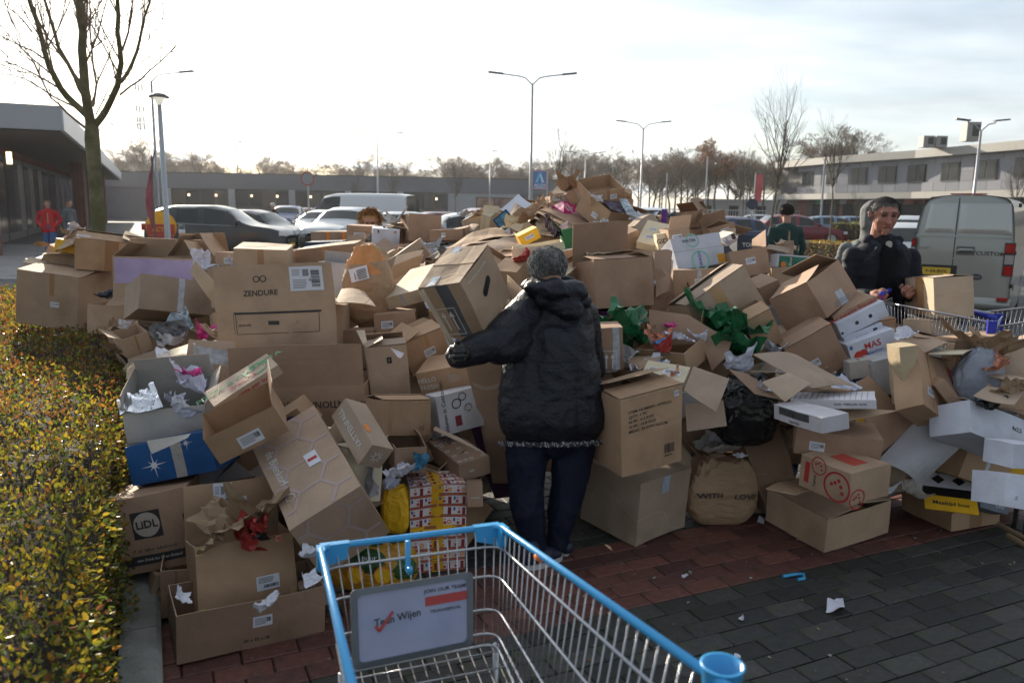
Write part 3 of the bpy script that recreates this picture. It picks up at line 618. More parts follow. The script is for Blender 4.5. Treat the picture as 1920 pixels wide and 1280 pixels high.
# left store: fascia runs along the paving grid
Pc=at(117,238,26.0); Pc.z=0
st=empty('supermarket_building',loc=Pc,label='supermarket with pale canopy and brick pillar behind the bare tree, far left',cat='building')
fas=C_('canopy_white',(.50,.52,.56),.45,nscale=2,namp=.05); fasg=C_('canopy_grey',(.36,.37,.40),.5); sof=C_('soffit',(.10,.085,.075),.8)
def slab(mb,u0,u1,v0,v1,z0,z1,m): mb.box(E1*(u0+u1)/2+E2*(v0+v1)/2+Vector((0,0,(z0+z1)/2)),(u1-u0,v1-v0,z1-z0),m,rot=Matrix.Rotation(GA,3,'Z'))
mb=MB(); slab(mb,-14,-.02,-.0,60,3.93,4.62,fas); mb.build('roof',st)
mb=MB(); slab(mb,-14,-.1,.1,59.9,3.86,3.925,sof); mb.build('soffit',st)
mb=MB(); slab(mb,-14,0.02,-.06,-.003,3.90,4.66,fasg); slab(mb,0.0,.05,-.06,60,3.90,4.66,fas); mb.build('fascia_board',st)
mb=MB(); slab(mb,-14,-3.0,3.0,58,0,3.85,brk); mb.build('wall',st)
mb=MB(); P=[(-14,5,4.65),(-3.4,5,4.65),(-7.4,5,6.2),(-14,5,8.6)]; F_=[E1*a+E2*b+Vector((0,0,c)) for a,b,c in P]; B_=[p+E2*14 for p in F_]
mb.face(F_,fas); mb.face(B_[::-1],fas)
for j in range(4): mb.face([F_[j],B_[j],B_[(j+1)%4],F_[(j+1)%4]],fas)
mb.build('roof_gable',st)
pb=MB(); slab(pb,-3.5,-1.9,-.9,-.1,0,3.9,brk)
o=pb.build('brick_pillar',st)
for k in range(1,4):
    pb=MB(); slab(pb,-1.5,-.9,10+k*12,10.8+k*12,0,3.9,brk); pb.build('brick_pillar',st)
for k in range(9):      # shop front panes along the canopy
    mb=MB(); v=4+k*5.4; slab(mb,-3.06,-2.97,v,v+5.2,.05,3.5,frm); w=mb.build('window',st)
    for j in range(3):
        mb=MB(); slab(mb,-2.965,-2.95,v+.1+j*1.72,v+1.7+j*1.72,.35,3.3,gl if (k+j)%3 else gll); mb.build('pane',w)
for k,(u,z0,z1) in enumerate(((-11,.3,3.0),(-8.2,.3,3.0),(-5.6,.3,3.0))):
    mb=MB(); slab(mb,u,u+2.3,2.9,2.98,z0,z1,frm); w=mb.build('window',st); mb=MB(); slab(mb,u+.1,u+2.2,2.86,2.895,z0+.1,z1-.1,gl); mb.build('pane',w)
mb=MB(); slab(mb,-4.3,-3.1,1.7,1.8,2.6,3.4,fasg); slab(mb,-4.2,-3.2,1.66,1.698,2.68,3.32,gl); mb.build('hanging_sign',st)
mb=MB(); slab(mb,-1.9,-1.75,2.2,2.35,2.9,3.3,lampm); mb.build('lamp',st)
# centre: long grey supermarket
A=at(236,381,88); Bq=at(1110,393,96); A.z=Bq.z=0
d=(Bq-A); LL=d.length; d.normalize(); nrm=Vector((d.y,-d.x,0)); rotb=Matrix(((d.x,-nrm.x,0),(d.y,-nrm.y,0),(0,0,1)))
gb=empty('store_building',loc=A,label='long low dark grey store with a row of windows behind the car park',cat='building')
wg=C_('cladding_grey',(.11,.115,.135),.55,nscale=1,namp=.06); wg2=C_('cladding_band',(.135,.14,.165),.45,nscale=1,namp=.05); wl=C_('cladding_light',(.33,.335,.35),.5,nscale=1,namp=.05)
def gbx(mb,x0,x1,y0,y1,z0,z1,m): mb.box(d*(x0+x1)/2-nrm*((y0+y1)/2)+Vector((0,0,(z0+z1)/2)),(x1-x0,y1-y0,z1-z0),m,rot=rotb)
xa=lambda px: (at(px,387,91)-A).dot(d)
mb=MB(); gbx(mb,-8,LL,0,30,0,4.9,wg); mb.build('wall',gb)
mb=MB(); gbx(mb,-8,LL,-.25,-.01,3.35,4.96,wg2); mb.build('fascia_board',gb)
mb=MB(); gbx(mb,-8.1,LL+.1,-.3,30,4.97,5.05,frm); mb.build('roof_edge',gb)
mb=MB(); gbx(mb,xa(843),xa(984),-.15,-.01,0,3.3,wl); mb.build('light_wall',gb)
for i,(a,b) in enumerate(((330,437),(443,546),(552,650),(656,748),(754,840))):
    mb=MB(); gbx(mb,xa(a),xa(b),-.10,-.012,1.35,3.3,frm); w=mb.build('window',gb)
    for j in range(4):
        x0=xa(a)+.15+(xa(b)-xa(a)-.2)*j/4; mb=MB(); gbx(mb,x0,x0+(xa(b)-xa(a))/4-.12,-.13,-.105,1.5,3.15,gl if (i*4+j)%3 else gll); mb.build('pane',w)
    for j in range(2):
        mb=MB(); q=xa(a)+(xa(b)-xa(a))*(.3+.45*j); gbx(mb,q,q+.22,-.2,-.14,2.5,2.75,lampm); mb.build('ceiling_lamp',w)
for px in (327,440,549,653,751): mb=MB(); gbx(mb,xa(px)-.35,xa(px)+.35,-.24,-.02,0,3.34,wl); mb.build('pilaster',gb)
mb=MB(); gbx(mb,xa(897),xa(978),-.22,-.16,.3,2.9,frm); w=mb.build('window',gb); mb=MB(); gbx(mb,xa(899),xa(932),-.25,-.225,.4,2.8,C_('pane_reflection_warm',(.30,.15,.08),.3,nscale=.8,namp=.8)); mb.build('pane',w); mb=MB(); gbx(mb,xa(935),xa(976),-.25,-.225,.4,2.8,C_('pane_reflection_warm2',(.22,.10,.08),.3,nscale=.8,namp=.9)); mb.build('pane',w)  # orange reflection painted as the colour of both panes
# right: two-storey building on a curved line
RB=[(29.0,88),(31.3,77.5),(34.6,69),(37.2,57.5),(38.5,48),(39,38)]
rb=empty('office_building',loc=(RB[2][0],RB[2][1],0),label='curved two-storey building with grey panels and square windows on the right',cat='building')
org=Vector((RB[2][0],RB[2][1],0)); segs=[]
cum=[0]
for a,b in zip(RB[:-1],RB[1:]): cum.append(cum[-1]+math.hypot(b[0]-a[0],b[1]-a[1]))
def rpt(s):
    for i in range(len(RB)-1):
        if s<=cum[i+1] or i==len(RB)-2:
            t=(s-cum[i])/(cum[i+1]-cum[i]); a,b=Vector((*RB[i],0)),Vector((*RB[i+1],0)); dd=(b-a).normalized(); return a+(b-a)*t-org,dd,Vector((-dd.y,dd.x,0))*-1
def rslab(mb,s0,s1,off0,off1,z0,z1,m):
    p,dd,nn=rpt((s0+s1)/2); nn=nn if (nn.dot(-(p+org))>0) else -nn
    mb.box(p+nn*(off0+off1)/2+Vector((0,0,(z0+z1)/2)),(s1-s0,abs(off1-off0),z1-z0),m,rot=Matrix(((dd.x,-nn.x,0),(dd.y,-nn.y,0),(0,0,1))))
S_=cum[-1]; pan=[C_('panel_grey%d'%i,c,.35,nscale=1,namp=.08) for i,c in enumerate(((.165,.175,.21),(.185,.195,.23),(.15,.16,.19)))]; cream=C_('band_cream',(.31,.30,.28),.6); dkb=C_('slat_dark',(.055,.05,.055),.6)
n=26
for i in range(n):
    s0,s1=S_*i/n,S_*(i+1)/n
    for nm,(o0,o1,z0,z1,m) in dict(roof_edge=(.0,.9,6.35,7.0,cream),wall=(-8,0,3.7,6.6,pan[0] if i>1 else dkb),floor_band=(.0,.9,3.0,3.55,cream),shop_wall=(-8,-.8,0,3.1,brk if i%4==1 else frm)).items():
        if i%13 not in(0,) and nm!='x': pass
        mb=MB(); rslab(mb,s0,s1+.02,o0,o1,z0+ (i%2)*.002,z1,m); mb.build(nm,rb)
wins=[1515,1561,1610,1663,1720,1783,1851,1925]
def s_at(px):
    best=None
    for k in range(400):
        s=S_*k/399; p=rpt(s)[0]+org; q=p+Vector((0,0,5))-EYE; x=960+FPX*q.dot(RT)/q.dot(FW)
        if best is None or abs(x-px)<best[0]: best=(abs(x-px),s)
    return best[1]
ws=[s_at(w) for w in wins]
for s in ws:
    mb=MB(); rslab(mb,s-1.0,s+1.0,.05,.09,4.35,5.85,frm); w=mb.build('window',rb)
    for j in(-1,1): mb=MB(); rslab(mb,s+j*.48-.42,s+j*.48+.42,.092,.11,4.45,5.75,gl); mb.build('pane',w)
s=3.2; k=0
while s<S_-1 and k<140:
    for z0,z1 in((3.6,4.35),(4.37,5.1),(5.12,5.85),(5.87,6.34)):
        if any(abs(s+.7-w)<1.7 for w in ws) and 4.36<z0+.1<5.8 and any(abs(s+.7-w)<1.55 for w in ws): continue
        mb=MB(); rslab(mb,s,s+1.37,.003,.04,z0,z1,pan[(k*7)%3]); mb.build('facade_panel',rb); k+=1
    s+=1.4
for i,(px,ac) in enumerate(((1530,'shop_window'),(1575,'shop_window'),(1640,'shop_window'),(1700,'shop_window'),(1760,'shop_window'))):
    s=s_at(px); mb=MB(); rslab(mb,s-1.4,s+1.4,-.79,-.72,.2,2.6,gl); mb.build(ac,rb)
    mb=MB(); rslab(mb,s-.5,s+.5,-.6,-.52,2.55,2.95,C_('shop_sign%d'%i,((.03,.25,.12),(.3,.3,.3),(.05,.22,.1),(.25,.05,.04),(.03,.06,.25))[i],.5)); mb.build('shop_sign',rb)
for i,(px,y,Dd,w,h) in enumerate(((1736,275,66,.9,.9),(1760,272,66,.9,.9),(1818,262,60,1.0,1.35))):
    p=at(px,y,Dd); r=empty('air_conditioner',loc=(p.x,p.y,7.0),label=['left one of two pale rooftop cooling units on the office roof','right one of two pale rooftop cooling units on the office roof','tall rooftop unit beside the right lamp post on the office roof'][i],cat='cooling unit',group='cooling units on the office roof')
    mb=MB(); mb.box((0,0,h/2),(w,.9,h),cream); mb.build('housing',r); mb=MB(); mb.box((w*.15,-.46,h*.55),(w*.5,.03,h*.6),frm); mb.build('grille',r)
# low white building and fence in the gap
p=at(1440,400,105); lb=empty('low_building',loc=(p.x,p.y,0),label='low white building seen through the bare trees on the right',cat='building'); mb=MB(); mb.box((4,0,1.6),(30,8,3.2),C_('white_render',(.5,.5,.5),.7)); mb.build('wall',lb)
for j in range(8): mb=MB(); mb.box((-9+3.4*j,-4.05,1.7),(1.2,.08,1.4),gl); mb.build('window',lb)
fm=C_('fence_steel',(.42,.43,.44),.5)
fa=at(1165,400,80); fb=at(1500,405,84); fa.z=fb.z=0; fd=(fb-fa); fl_=fd.length; fd.normalize()
fe=empty('fence',loc=fa,label='light steel bar fence along the back of the car park',cat='fence')
for k in range(3): mb=MB(); mb.tube([fd*0+Vector((0,0,.3+.75*k)),fd*fl_+Vector((0,0,.3+.75*k))],.04,fm,4); mb.build('rail',fe)
bar=MB(); bar.tube([(0,0,0),(0,0,1.9)],.025,fm,4); bm=bar.build('bar',mesh_only=True)
k=0
while k*.3<fl_ and k<70: linkmesh('bar',bm,fe,fd*(k*.3)); k+=1
# ---------------- trees
bark=C_('bark_grey',(.10,.085,.06),.9,nscale=6,namp=.35,bump=.8,bscale=30); barkg=C_('bark_mossy',(.15,.14,.08),.9,nscale=7,namp=.35,bump=.9,bscale=30,stain=(.07,.085,.02,.7,.5)); twm=C_('twig_brown',(.21,.16,.12),.9); twd=C_('twig_grey',(.085,.072,.062),.9); orl=C_('leaf_rust',(.32,.12,.04),.7)
tmin=[0.]
def grow(rn,tr,cr,p,d,L,r,lev,maxl,spread,n,up,mt,mtw,curl=.25):
    pts=[p];rad=[r];steps=4 if lev<2 else 3; q=p.copy(); dd=d.copy()
    for i in range(steps):
        dd=(dd+Vector((rn.uniform(-1,1),rn.uniform(-1,1),rn.uniform(-.6,1)))*curl*.5+Vector((0,0,up*.12))).normalized(); q=q+dd*L/steps; pts.append(q.copy()); rad.append(r*(1-.62*(i+1)/steps))
    (tr if lev<2 else cr).tube(pts,rad,mt if lev<2 else mtw,6 if lev==0 else (4 if lev==1 else 3),cap=False)
    if lev>=maxl: return
    for k in range(n[lev]):
        t=rn.uniform(.3,1.) if lev else rn.uniform(.35,1.); i=min(steps-1,int(t*steps)); f=t*steps-i; b=pts[i].lerp(pts[i+1],f); ax=(pts[i+1]-pts[i]).normalized()
        o=ax.orthogonal().normalized(); o=Matrix.Rotation(rn.uniform(0,6.283),3,ax)@o; nd=(ax*math.cos(spread[lev])+o*math.sin(spread[lev])).normalized()
        grow(rn,tr,cr,b,nd,L*rn.uniform(.42,.68)*(1.15-t*.45),max(rad[i]*.55,r*.2,tmin[0]),lev+1,maxl,spread,n,up,mt,mtw,curl)
def tree_proto(seed,H,r,n,spread,up=1.,maxl=4,mt=bark,mtw=twm,trunk=.3,leaves=0,wd=1.,tm=0.):
    tmin[0]=tm; rn=random.Random(seed); tr=MB();cr=MB(); base=H*trunk; tr.tube([(0,0,0),(0,0,base)],[r*1.15,r],mt,8,cap=False)
    grow(rn,tr,cr,Vector((0,0,base)),Vector((rn.uniform(-.05,.05),rn.uniform(-.05,.05),1)),H-base,r,0,maxl,spread,n,up,mt,mtw)
    if leaves:
        vs=[Vector(v) for v in rn.sample(cr.v,min(len(cr.v),leaves)) if v[2]>H*.62]
        for v in vs:
            s=.16; a=Vector((rn.uniform(-1,1),rn.uniform(-1,1),rn.uniform(-1,1))).normalized(); b=a.orthogonal(); cr.face([v-a*s,v-b*s*.6,v+a*s,v+b*s*.6],orl)
    zm=max(v[2] for v in cr.v+tr.v); k=H/zm
    tmin[0]=0.
    for B_ in (tr,cr): B_.v=[(a*k*wd,b*k*wd,c*k) for a,b,c in B_.v]
    return tr.build('trunk',mesh_only=True),cr.build('crown',mesh_only=True)
def put_tree(pr,px,D,sc,label,group=None,rz=0,name='bare_tree',y=None):
    p=at(px,400,D); r=empty(name,loc=(p.x,p.y,0),label=label,cat='tree',group=group); r.scale=(sc,)*3 if not isinstance(sc,tuple) else sc; r.rotation_euler.z=rz
    linkmesh('trunk',pr[0],r); linkmesh('crown',pr[1],r); return r
rd=[tree_proto(s,10,.16,(12,8,6,6),(.75,.7,.8,.8),.6,4,bark,twm,.16,wd=1.35,tm=.015) for s in (1,2,3)]
orr=tree_proto(5,11,.18,(13,9,7,5),(.7,.65,.75,.75),.7,4,bark,twm,.2,leaves=2200,wd=1.25,tm=.014)
sl=[tree_proto(s,8,.07,(15,6,4,3),(.62,.6,.6,.6),1.4,4,bark,twd,.3,wd=.95) for s in (11,12)]
rn=random.Random(9)
def topD(y,D,hor=392): return ((hor-y)/FPX*D+1.68)
belt=[]
# (px, top y, D)
for px,y in [(212,300),(232,285),(268,270),(300,300),(330,292),(368,288),(398,300),(452,318),(500,300),(528,305),(556,312),(622,308),(660,310),(690,298),(742,300),(775,320),(832,300),(858,300),(880,305),(905,312),(930,302),(955,310),(985,310),(1012,300),(1070,285),(1095,295),(1120,300),(1150,286)]: belt.append((px,y-4,150,'beyond the grey store'))
for px,y in [(1195,300),(1215,290),(1235,295),(1255,285),(1275,290),(1300,284),(1325,275),(1365,285),(1385,290),(1405,300),(1430,290),(1455,300),(1480,290),(1500,300),(1400,320),(1290,310),(1240,315)]: belt.append((px,y,100,'behind the bar fence on the right'))
for px,y in [(1545,250),(1575,245),(1598,255),(1520,270)]: belt.append((px,y,110,'rising above the office roof'))
ex=[]
for k,(px,y,D,w) in enumerate(belt):
    if D==150: ex+= [(px+14,y+rn.uniform(3,12),165,w)]
    elif D==100 and k%2: ex+=[(px+9,y+rn.uniform(2,10),112,w)]
belt+=ex; belt.sort(key=lambda b:(b[3],b[0]))
ordn='first second third fourth fifth sixth seventh eighth ninth tenth eleventh twelfth thirteenth fourteenth fifteenth sixteenth seventeenth eighteenth nineteenth twentieth'.split()
seen={}
for i,(px,y,D,w) in enumerate(belt):
    seen[w]=seen.get(w,0)+1; n=seen[w]; tot=sum(1 for b in belt if b[3]==w)
    od=f'{ordn[n-1]} bare tree from the left' if n<=20 else (f'{ordn[tot-n]} bare tree from the right' if tot-n<20 else f'bare tree near the middle, {ordn[n-21]} after the twentieth,')
    h=topD(y,D,381+px*.013); put_tree(rd[i%3],px,D+rn.uniform(-6,6),h/10,f'{od} in the row {w}',f'bare trees {w}',rn.uniform(0,6))
put_tree(orr,1340,96,topD(262,96,398)/11,'tree with rust orange leaves left at its crown, in the far tree row',rz=1)
def thin(px,y,D,k,label,rz=0): put_tree(sl[k],px,D,topD(y,D,381+px*.013)/8,label,rz=rz)
thin(1446,118,19,0,'tall slim bare tree between the two red cars and the office',.4)
thin(1040,215,45,1,'slim bare tree beside the blue store sign',1.)
thin(1608,345,42,0,'thin bare young tree in front of the office shops',2.)
thin(853,300,60,1,'small bare tree in front of the pale store wall',.2)
thin(740,292,62,0,'small bare tree by the double lamp in front of the grey store',3)
thin(672,318,66,1,'thin bare tree left of the white van roof',3.6)
thin(1902,262,30,1,'thin bare tree at the right edge above the grey van',2.2)
thin(1560,205,34,1,'slim bare tree in front of the left end of the office',5.2)
thin(1393,262,60,0,'slim bare tree left of the tall one near the dark sign',4.2)
# the near tree, limbs placed where they grow
D0=9.6; nt_=empty('bare_tree',loc=(at(180,400,D0).x,D0,0),label='near bare tree with mossy trunk and spreading limbs at the upper left',cat='tree'); base=Vector(nt_.location)
tr=MB(); cr=MB(); rn=random.Random(21)
def limb(P,r0,r1,tw=6,dz=.35,lv=1):
    r0*=.8; r1*=.8; n=len(P); pts=[]; off=rn.uniform(-dz,dz)
    for i,(x,y) in enumerate(P):
        pts.append(at(x,y,D0+off*i/(n-1)*2.2)-base)
    # refine
    Q=[];Rr=[]
    for i in range(n-1):
        for t in(0,.5): Q.append(pts[i].lerp(pts[i+1],t)+Vector((rn.uniform(-1,1),rn.uniform(-1,1),rn.uniform(-1,1)))*(.012 if i or t else 0)); Rr.append(0)
    Q.append(pts[-1]); m=len(Q); Rr=[(r0+(r1-r0)*i/(m-1)) for i in range(m)]
    (tr if r0>.02 else cr).tube(Q,Rr,barkg if r0>.02 else twm,8 if r0>.03 else 5,cap=False)
    for k in range(tw):
        i=rn.randrange(m//3,m-1); ax=(Q[i+1]-Q[i]).normalized(); o=Matrix.Rotation(rn.uniform(0,6.28),3,ax)@ax.orthogonal().normalized(); d=(ax*.8+o*.6+Vector((0,0,.15))).normalized()
        grow(rn,cr,cr,Q[i],d,rn.uniform(.5,1.2),max(.006,Rr[i]*.35),2,4,(.5,.5,.5,.5),(0,0,4,3),.8,barkg,twm)
px_=1/FPX*D0
zb=at(186,470,D0)-base; tb=[Vector((.02,0,0)),zb,at(184,400,D0)-base,at(178,330,D0)-base,at(173,262,D0)-base,at(172,228,D0)-base]
tr.tube(tb,[.105,.088,.082,.076,.084,.07],barkg,14,cap=False)
for P,a,b,t in [([(172,240),(165,205),(158,130),(154,60),(150,0),(148,-120)],.075,.045,9),([(172,225),(140,195),(113,165),(92,125),(80,75),(58,10),(40,-60)],.052,.03,9),([(160,185),(142,145),(112,90),(98,50),(85,0),(78,-60)],.033,.018,8),
    ([(178,235),(200,210),(222,160),(228,120),(222,60),(220,0),(216,-60)],.05,.022,9),([(226,155),(248,120),(262,75),(272,30),(285,-20)],.028,.014,9),([(225,178),(262,150),(300,118),(343,76)],.016,.005,4),
    ([(160,240),(125,212),(95,185),(75,140),(52,98)],.02,.006,6),([(150,205),(100,180),(45,148),(0,138)],.017,.006,6),([(110,165),(60,135),(0,112)],.015,.006,6),([(82,110),(40,85),(0,72)],.014,.005,5),
    ([(175,200),(180,160),(172,90),(170,30),(166,-30)],.018,.010,6),([(165,215),(185,150),(215,80),(222,45)],.014,.005,6),([(222,110),(240,60),(248,10),(250,-40)],.018,.008,6),([(60,60),(30,25),(0,0)],.014,.007,4),([(88,65),(60,20),(45,-20)],.016,.009,4),([(160,120),(185,60),(200,0)],.016,.007,5),([(185,245),(205,235),(215,232)],.006,.003,2),([(180,215),(205,165),(218,130)],.01,.004,3)]: limb(P,a,b,t)
tr.build('trunk',nt_,smooth=True); cr.build('crown',nt_)
# ---------------- street furniture
steel=C_('galvanised',(.34,.35,.37),.45,metal=.3,nscale=5,namp=.1); dks=C_('lamp_head',(.08,.08,.09),.5); 
def lamp(px,ytop,D,arm,label,base_hor=None,single=0):
    hor=381+px*.013; p=at(px,hor,D); h=topD(ytop,D,hor); r=empty('street_lamp',loc=(p.x,p.y,0),label=label,cat='street lamp',group='street lamps on the car park')
    mb=MB(); mb.tube([(0,0,0),(0,0,1.2),(0,0,h)],[.095,.085,.06],steel,10); mb.build('pole',r,smooth=True)
    for s in ((1,) if single else (-1,1)):
        mb=MB(); mb.tube([(0,0,h-.05),(s*.15,0,h+.08),(s*.35,0,h+.28),(s*.7,0,h+.36),(s*arm,0,h+.46)],.035,steel,6); a=mb.build('arm',r,smooth=True)
        mb=MB(); mb.box((s*(arm+.3),0,h+.50),(.75,.26,.07),dks,rot=Matrix.Rotation(-s*.1,3,'Y')); mb.build('lamp_head',r)
lamp(994,172,41.6,1.55,'tallest double-arm street lamp in the middle of the picture'); lamp(1200,250,60,1.35,'double-arm street lamp left of the rust-leaved tree')
lamp(709,268,74,1.7,'double-arm street lamp in front of the grey store, over the white van'); lamp(1822,252,42,.7,'double-arm street lamp standing before the office at the right')
lamp(918,298,92,.2,'short single-arm lamp before the pale store wall',single=1); lamp(448,282,90,.2,'thin single-arm lamp above the dark parked car',single=1); lamp(1095,300,90,1.6,'double-arm street lamp right of the blue store sign')
for i,(px,D,y) in enumerate(((1322,70,300),(1540,52,300),(1248,80,330))):
    p=at(px,392,D); h=topD(y,D,398); r=empty('pole',loc=(p.x,p.y,0),label=('slim pale pole in front of the rust-leaved tree','slim pale pole before the office, right of the tall slim tree','slim pale pole at the fence, right of the lamp')[i],cat='pole'); mb=MB(); mb.tube([(0,0,0),(0,0,h)],.07,steel,8); mb.build('post',r)
lamp(297,168,44,1.6,'far single-arm lamp directly behind the mushroom lamp',single=1)
p=at(312,400,17.5); r=empty('street_lamp',loc=(p.x,p.y,0),label='mushroom-shaped lantern on a pale pole at the left',cat='street lamp'); h=1.68+(380-203)/FPX*17.5
mb=MB(); mb.tube([(0,0,0),(0,0,1),(-.02,0,h)],[.07,.065,.045],C_('pole_pale',(.42,.45,.48),.4,metal=.2),12); mb.build('pole',r,smooth=True)
mb=MB(); mb.lathe((-.02,0,h-.02),[(.05,0),(.09,.10),(.14,.15)],C_('lantern_glass',(.7,.7,.66),.2,emit=(1,.95,.8,.3)),16); mb.build('lantern',r,smooth=True)
mb=MB(); mb.lathe((-.02,0,h+.13),[(.21,0),(.20,.03),(.12,.08),(.0,.10)],dks,20); mb.lathe((-.02,0,h+.128),[(.02,0),(.21,0)],dks,20); mb.build('lamp_shade',r,smooth=True)
# mast
p=at(268,300,240); r=empty('telecom_mast',loc=(p.x,p.y,0),label='hazy lattice telecom mast on the left skyline',cat='mast'); h=(381-170)/FPX*240+1.7; mm=C_('mast_grey',(.5,.5,.5),.6)
mb=MB()
for a in range(3): mb.tube([(math.cos(a*2.09)*.7,math.sin(a*2.09)*.7,0),(math.cos(a*2.09)*.35,math.sin(a*2.09)*.35,h)],.07,mm,4)
for k in range(24):
    z=h*k/24; a,b=(k%3),((k+1)%3); w=.7-.35*k/24; mb.tube([(math.cos(a*2.09)*w,math.sin(a*2.09)*w,z),(math.cos(b*2.09)*w,math.sin(b*2.09)*w,z+h/24)],.05,mm,4)
mb.build('lattice',r)
for j,z in enumerate((h-1,h-7,h-10,h-12)):
    for a in range(3): mb=MB(); mb.box((math.cos(a*2.09)*1.,math.sin(a*2.09)*1.,z),(.4,.4,1.7),mm); mb.build('antenna',r)
# road sign seen from behind, post on a base
p=at(579,400,37); r=empty('road_sign',loc=(p.x,p.y,0),label='round traffic sign with red rim on a grey post, centre left',cat='road sign'); h=1.68+(388-340)/FPX*37
mb=MB(); mb.tube([(0,0,0),(0,0,h+.35)],.04,steel,8); mb.build('post',r)
RX=Matrix.Rotation(R(90),3,'X')
mb=MB(); mb.lathe((0,-.06,h),[(0,0),(.26,0)],C_('sign_grey',(.25,.26,.28),.5),24,RX); mb.lathe((0,-.05,h),[(.26,0),(.31,0),(.31,.02)],MT['redp'],24,RX); mb.build('disc',r)
# other signs
def board_sign(px,y0,y1,w,D,label,cols,txt=None,posts=1,tsize=.4):
    hor=381+px*.013; p=at(px,hor,D); z0=topD(y1,D,hor); z1=topD(y0,D,hor); r=empty('store_sign',loc=(p.x,p.y,0),label=label,cat='sign')
    for s in((-1,1) if posts==2 else (0,)): mb=MB(); mb.tube([(s*w*.55,0,0),(s*w*.55,0,z1)],.06,steel,8); mb.build('post',r)
    mb=MB(); mb.box((0,-.1,(z0+z1)/2),(w,.12,z1-z0),cols[0]); b=mb.build('board',r)
    return r,z0,z1
r,z0,z1=board_sign(1011,325,359,1.28,75,'blue and white discount store sign on its two posts',[C_('sign_white',(.6,.6,.62),.4)],posts=2)
def flat(parent,pts,m,nm,y=-.17): mb=MB(); mb.face([(x,y,z) for x,z in pts],m); return mb.build(nm,parent)
bl=C_('sign_blue',(.03,.16,.42),.4); w=1.28; hh=z1-z0
flat(r,[(-.58,z0+hh*.08),(.58,z0+hh*.08),(.58,z1-.08),(-.58,z1-.08)],bl,'panel',-.165)
flat(r,[(-.42,z0+hh*.36),(-.2,z0+hh*.36),(.02,z0+hh*.80),(-.06,z0+hh*.9)],C_('sign_lb',(.15,.5,.75),.4),'emblem',-.17); flat(r,[(.42,z0+hh*.36),(.16,z0+hh*.36),(-.0,z0+hh*.70),(.06,z0+hh*.9)],C_('sign_lb2',(.45,.65,.8),.4),'emblem',-.171)
for a,b in(((-.6,z0+.02),(.6,z0+.02)),((-.6,z1-.02),(.6,z1-.02)),((-.6,z0),(-.6,z1)),((.6,z0),(.6,z1))): mb=MB(); mb.tube([(a[0],-.18,a[1]),(b[0],-.18,b[1])],.03,MT['redp'],4); mb.build('rim',r)
def wall_text(parent,txt,x,z,size,m,y=-.18,rot=None,wide=1,nm='lettering'):
    V,F=glyphs(txt,.015); mb=MB(); i=0; mb.v=[(x+a*size*wide,y,z+b*size) for a,b in V]; k=mb.mi(m); mb.f=list(F); mb.m=[k]*len(F); mb.uv=[None]*len(F); return mb.build(nm,parent)
wall_text(r,'ALDI',0,z0+hh*.2,.42,MT['label_white'],wide=1.2)
# beach flag + price board at the left, red banner at the right
p=at(290,430,21); r=empty('beach_flag',loc=(p.x,p.y,0),label='tall narrow dark red beach flag beside the mushroom lamp',cat='flag'); fr=C_('flag_red',(.28,.05,.07),.7,nscale=4,namp=.5)
mb=MB(); mb.tube([(0,0,0),(0,0,2.0),(.05,0,2.75),(.12,0,3.0)],.02,dks,6); mb.build('pole',r)
mb=MB(); mb.grid(lambda a,b:(-.02-.17*math.sin(min(1,b*1.15)*math.pi*.9+.25)*a+.06*b*b,.03*math.sin(b*9+a*2),1.0+1.9*b),4,16,fr); mb.build('cloth',r)
p=at(294,430,21.5); r=empty('promotion_board',loc=(p.x+.12,p.y,0),label='red and yellow advertising board on a stand behind the flag',cat='sign')
mb=MB(); mb.lathe((.0,0,1.05),[(0,0),(.42,0)],MT['yellow'],20,RX); mb.build('yellow_top',r); mb=MB(); mb.box((0,-.04,.98),(.74,.03,.28),MT['redp']); mb.build('red_panel',r); mb=MB(); mb.box((0,-.01,.42),(.66,.05,.8),C_('board_red',(.35,.04,.04),.5)); mb.box((0,-.045,.42),(.48,.02,.62),C_('board_white',(.55,.5,.5),.5)); mb.build('stand',r)
wall_text(r,'ACTIE',0,.98,.16,MT['yellow'],y=-.06)
p=at(1417,400,50); r=empty('banner',loc=(p.x,p.y,0),label='pinkish red upright banner flag left of the tall slim tree',cat='flag'); z0,z1=topD(380,50,399),topD(331,50,399)
mb=MB(); mb.tube([(-.15,0,0),(-.15,0,z1+.1)],.04,steel,6); mb.build('pole',r); mb=MB(); mb.grid(lambda a,b:(-.12+.42*a,.04*math.sin(b*8),z0+(z1-z0)*b),3,12,C_('banner_red',(.55,.10,.10),.6)); mb.build('cloth',r)
p=at(1409,400,32); r=empty('road_sign',loc=(p.x,p.y,0),label='dark round sign on a pale post in front of the left red car',cat='road sign'); mb=MB(); mb.tube([(0,0,0),(0,0,2.15)],.035,steel,8); mb.build('post',r); mb=MB(); mb.lathe((0,-.05,1.98),[(0,0),(.22,0)],C_('sign_back',(.03,.035,.07),.5),20,RX); mb.build('disc',r)
for i,(px,yt,D) in enumerate(((135,424,15.5),(342,424,16.5))):
    p=at(px,450,D); r=empty('bollard',loc=(p.x,p.y,0),label=('dark bollard with white bands behind the labelled box','dark bollard with a white band in front of the grey hatchback')[i],cat='bollard',group='bollards along the lane'); h=1.68-(yt-384)/FPX*D
    mb=MB(); mb.tube([(0,0,0),(0,0,h)],.06,C_('bollard_dark%d'%i,(.05,.07,.08),.4),14); mb.build('post',r,smooth=True)
    for z in(h-.13,h-.42): mb=MB(); mb.tube([(0,0,z-.045),(0,0,z+.045)],.063,MT['label_white'],14); mb.build('white_band',r,smooth=True)
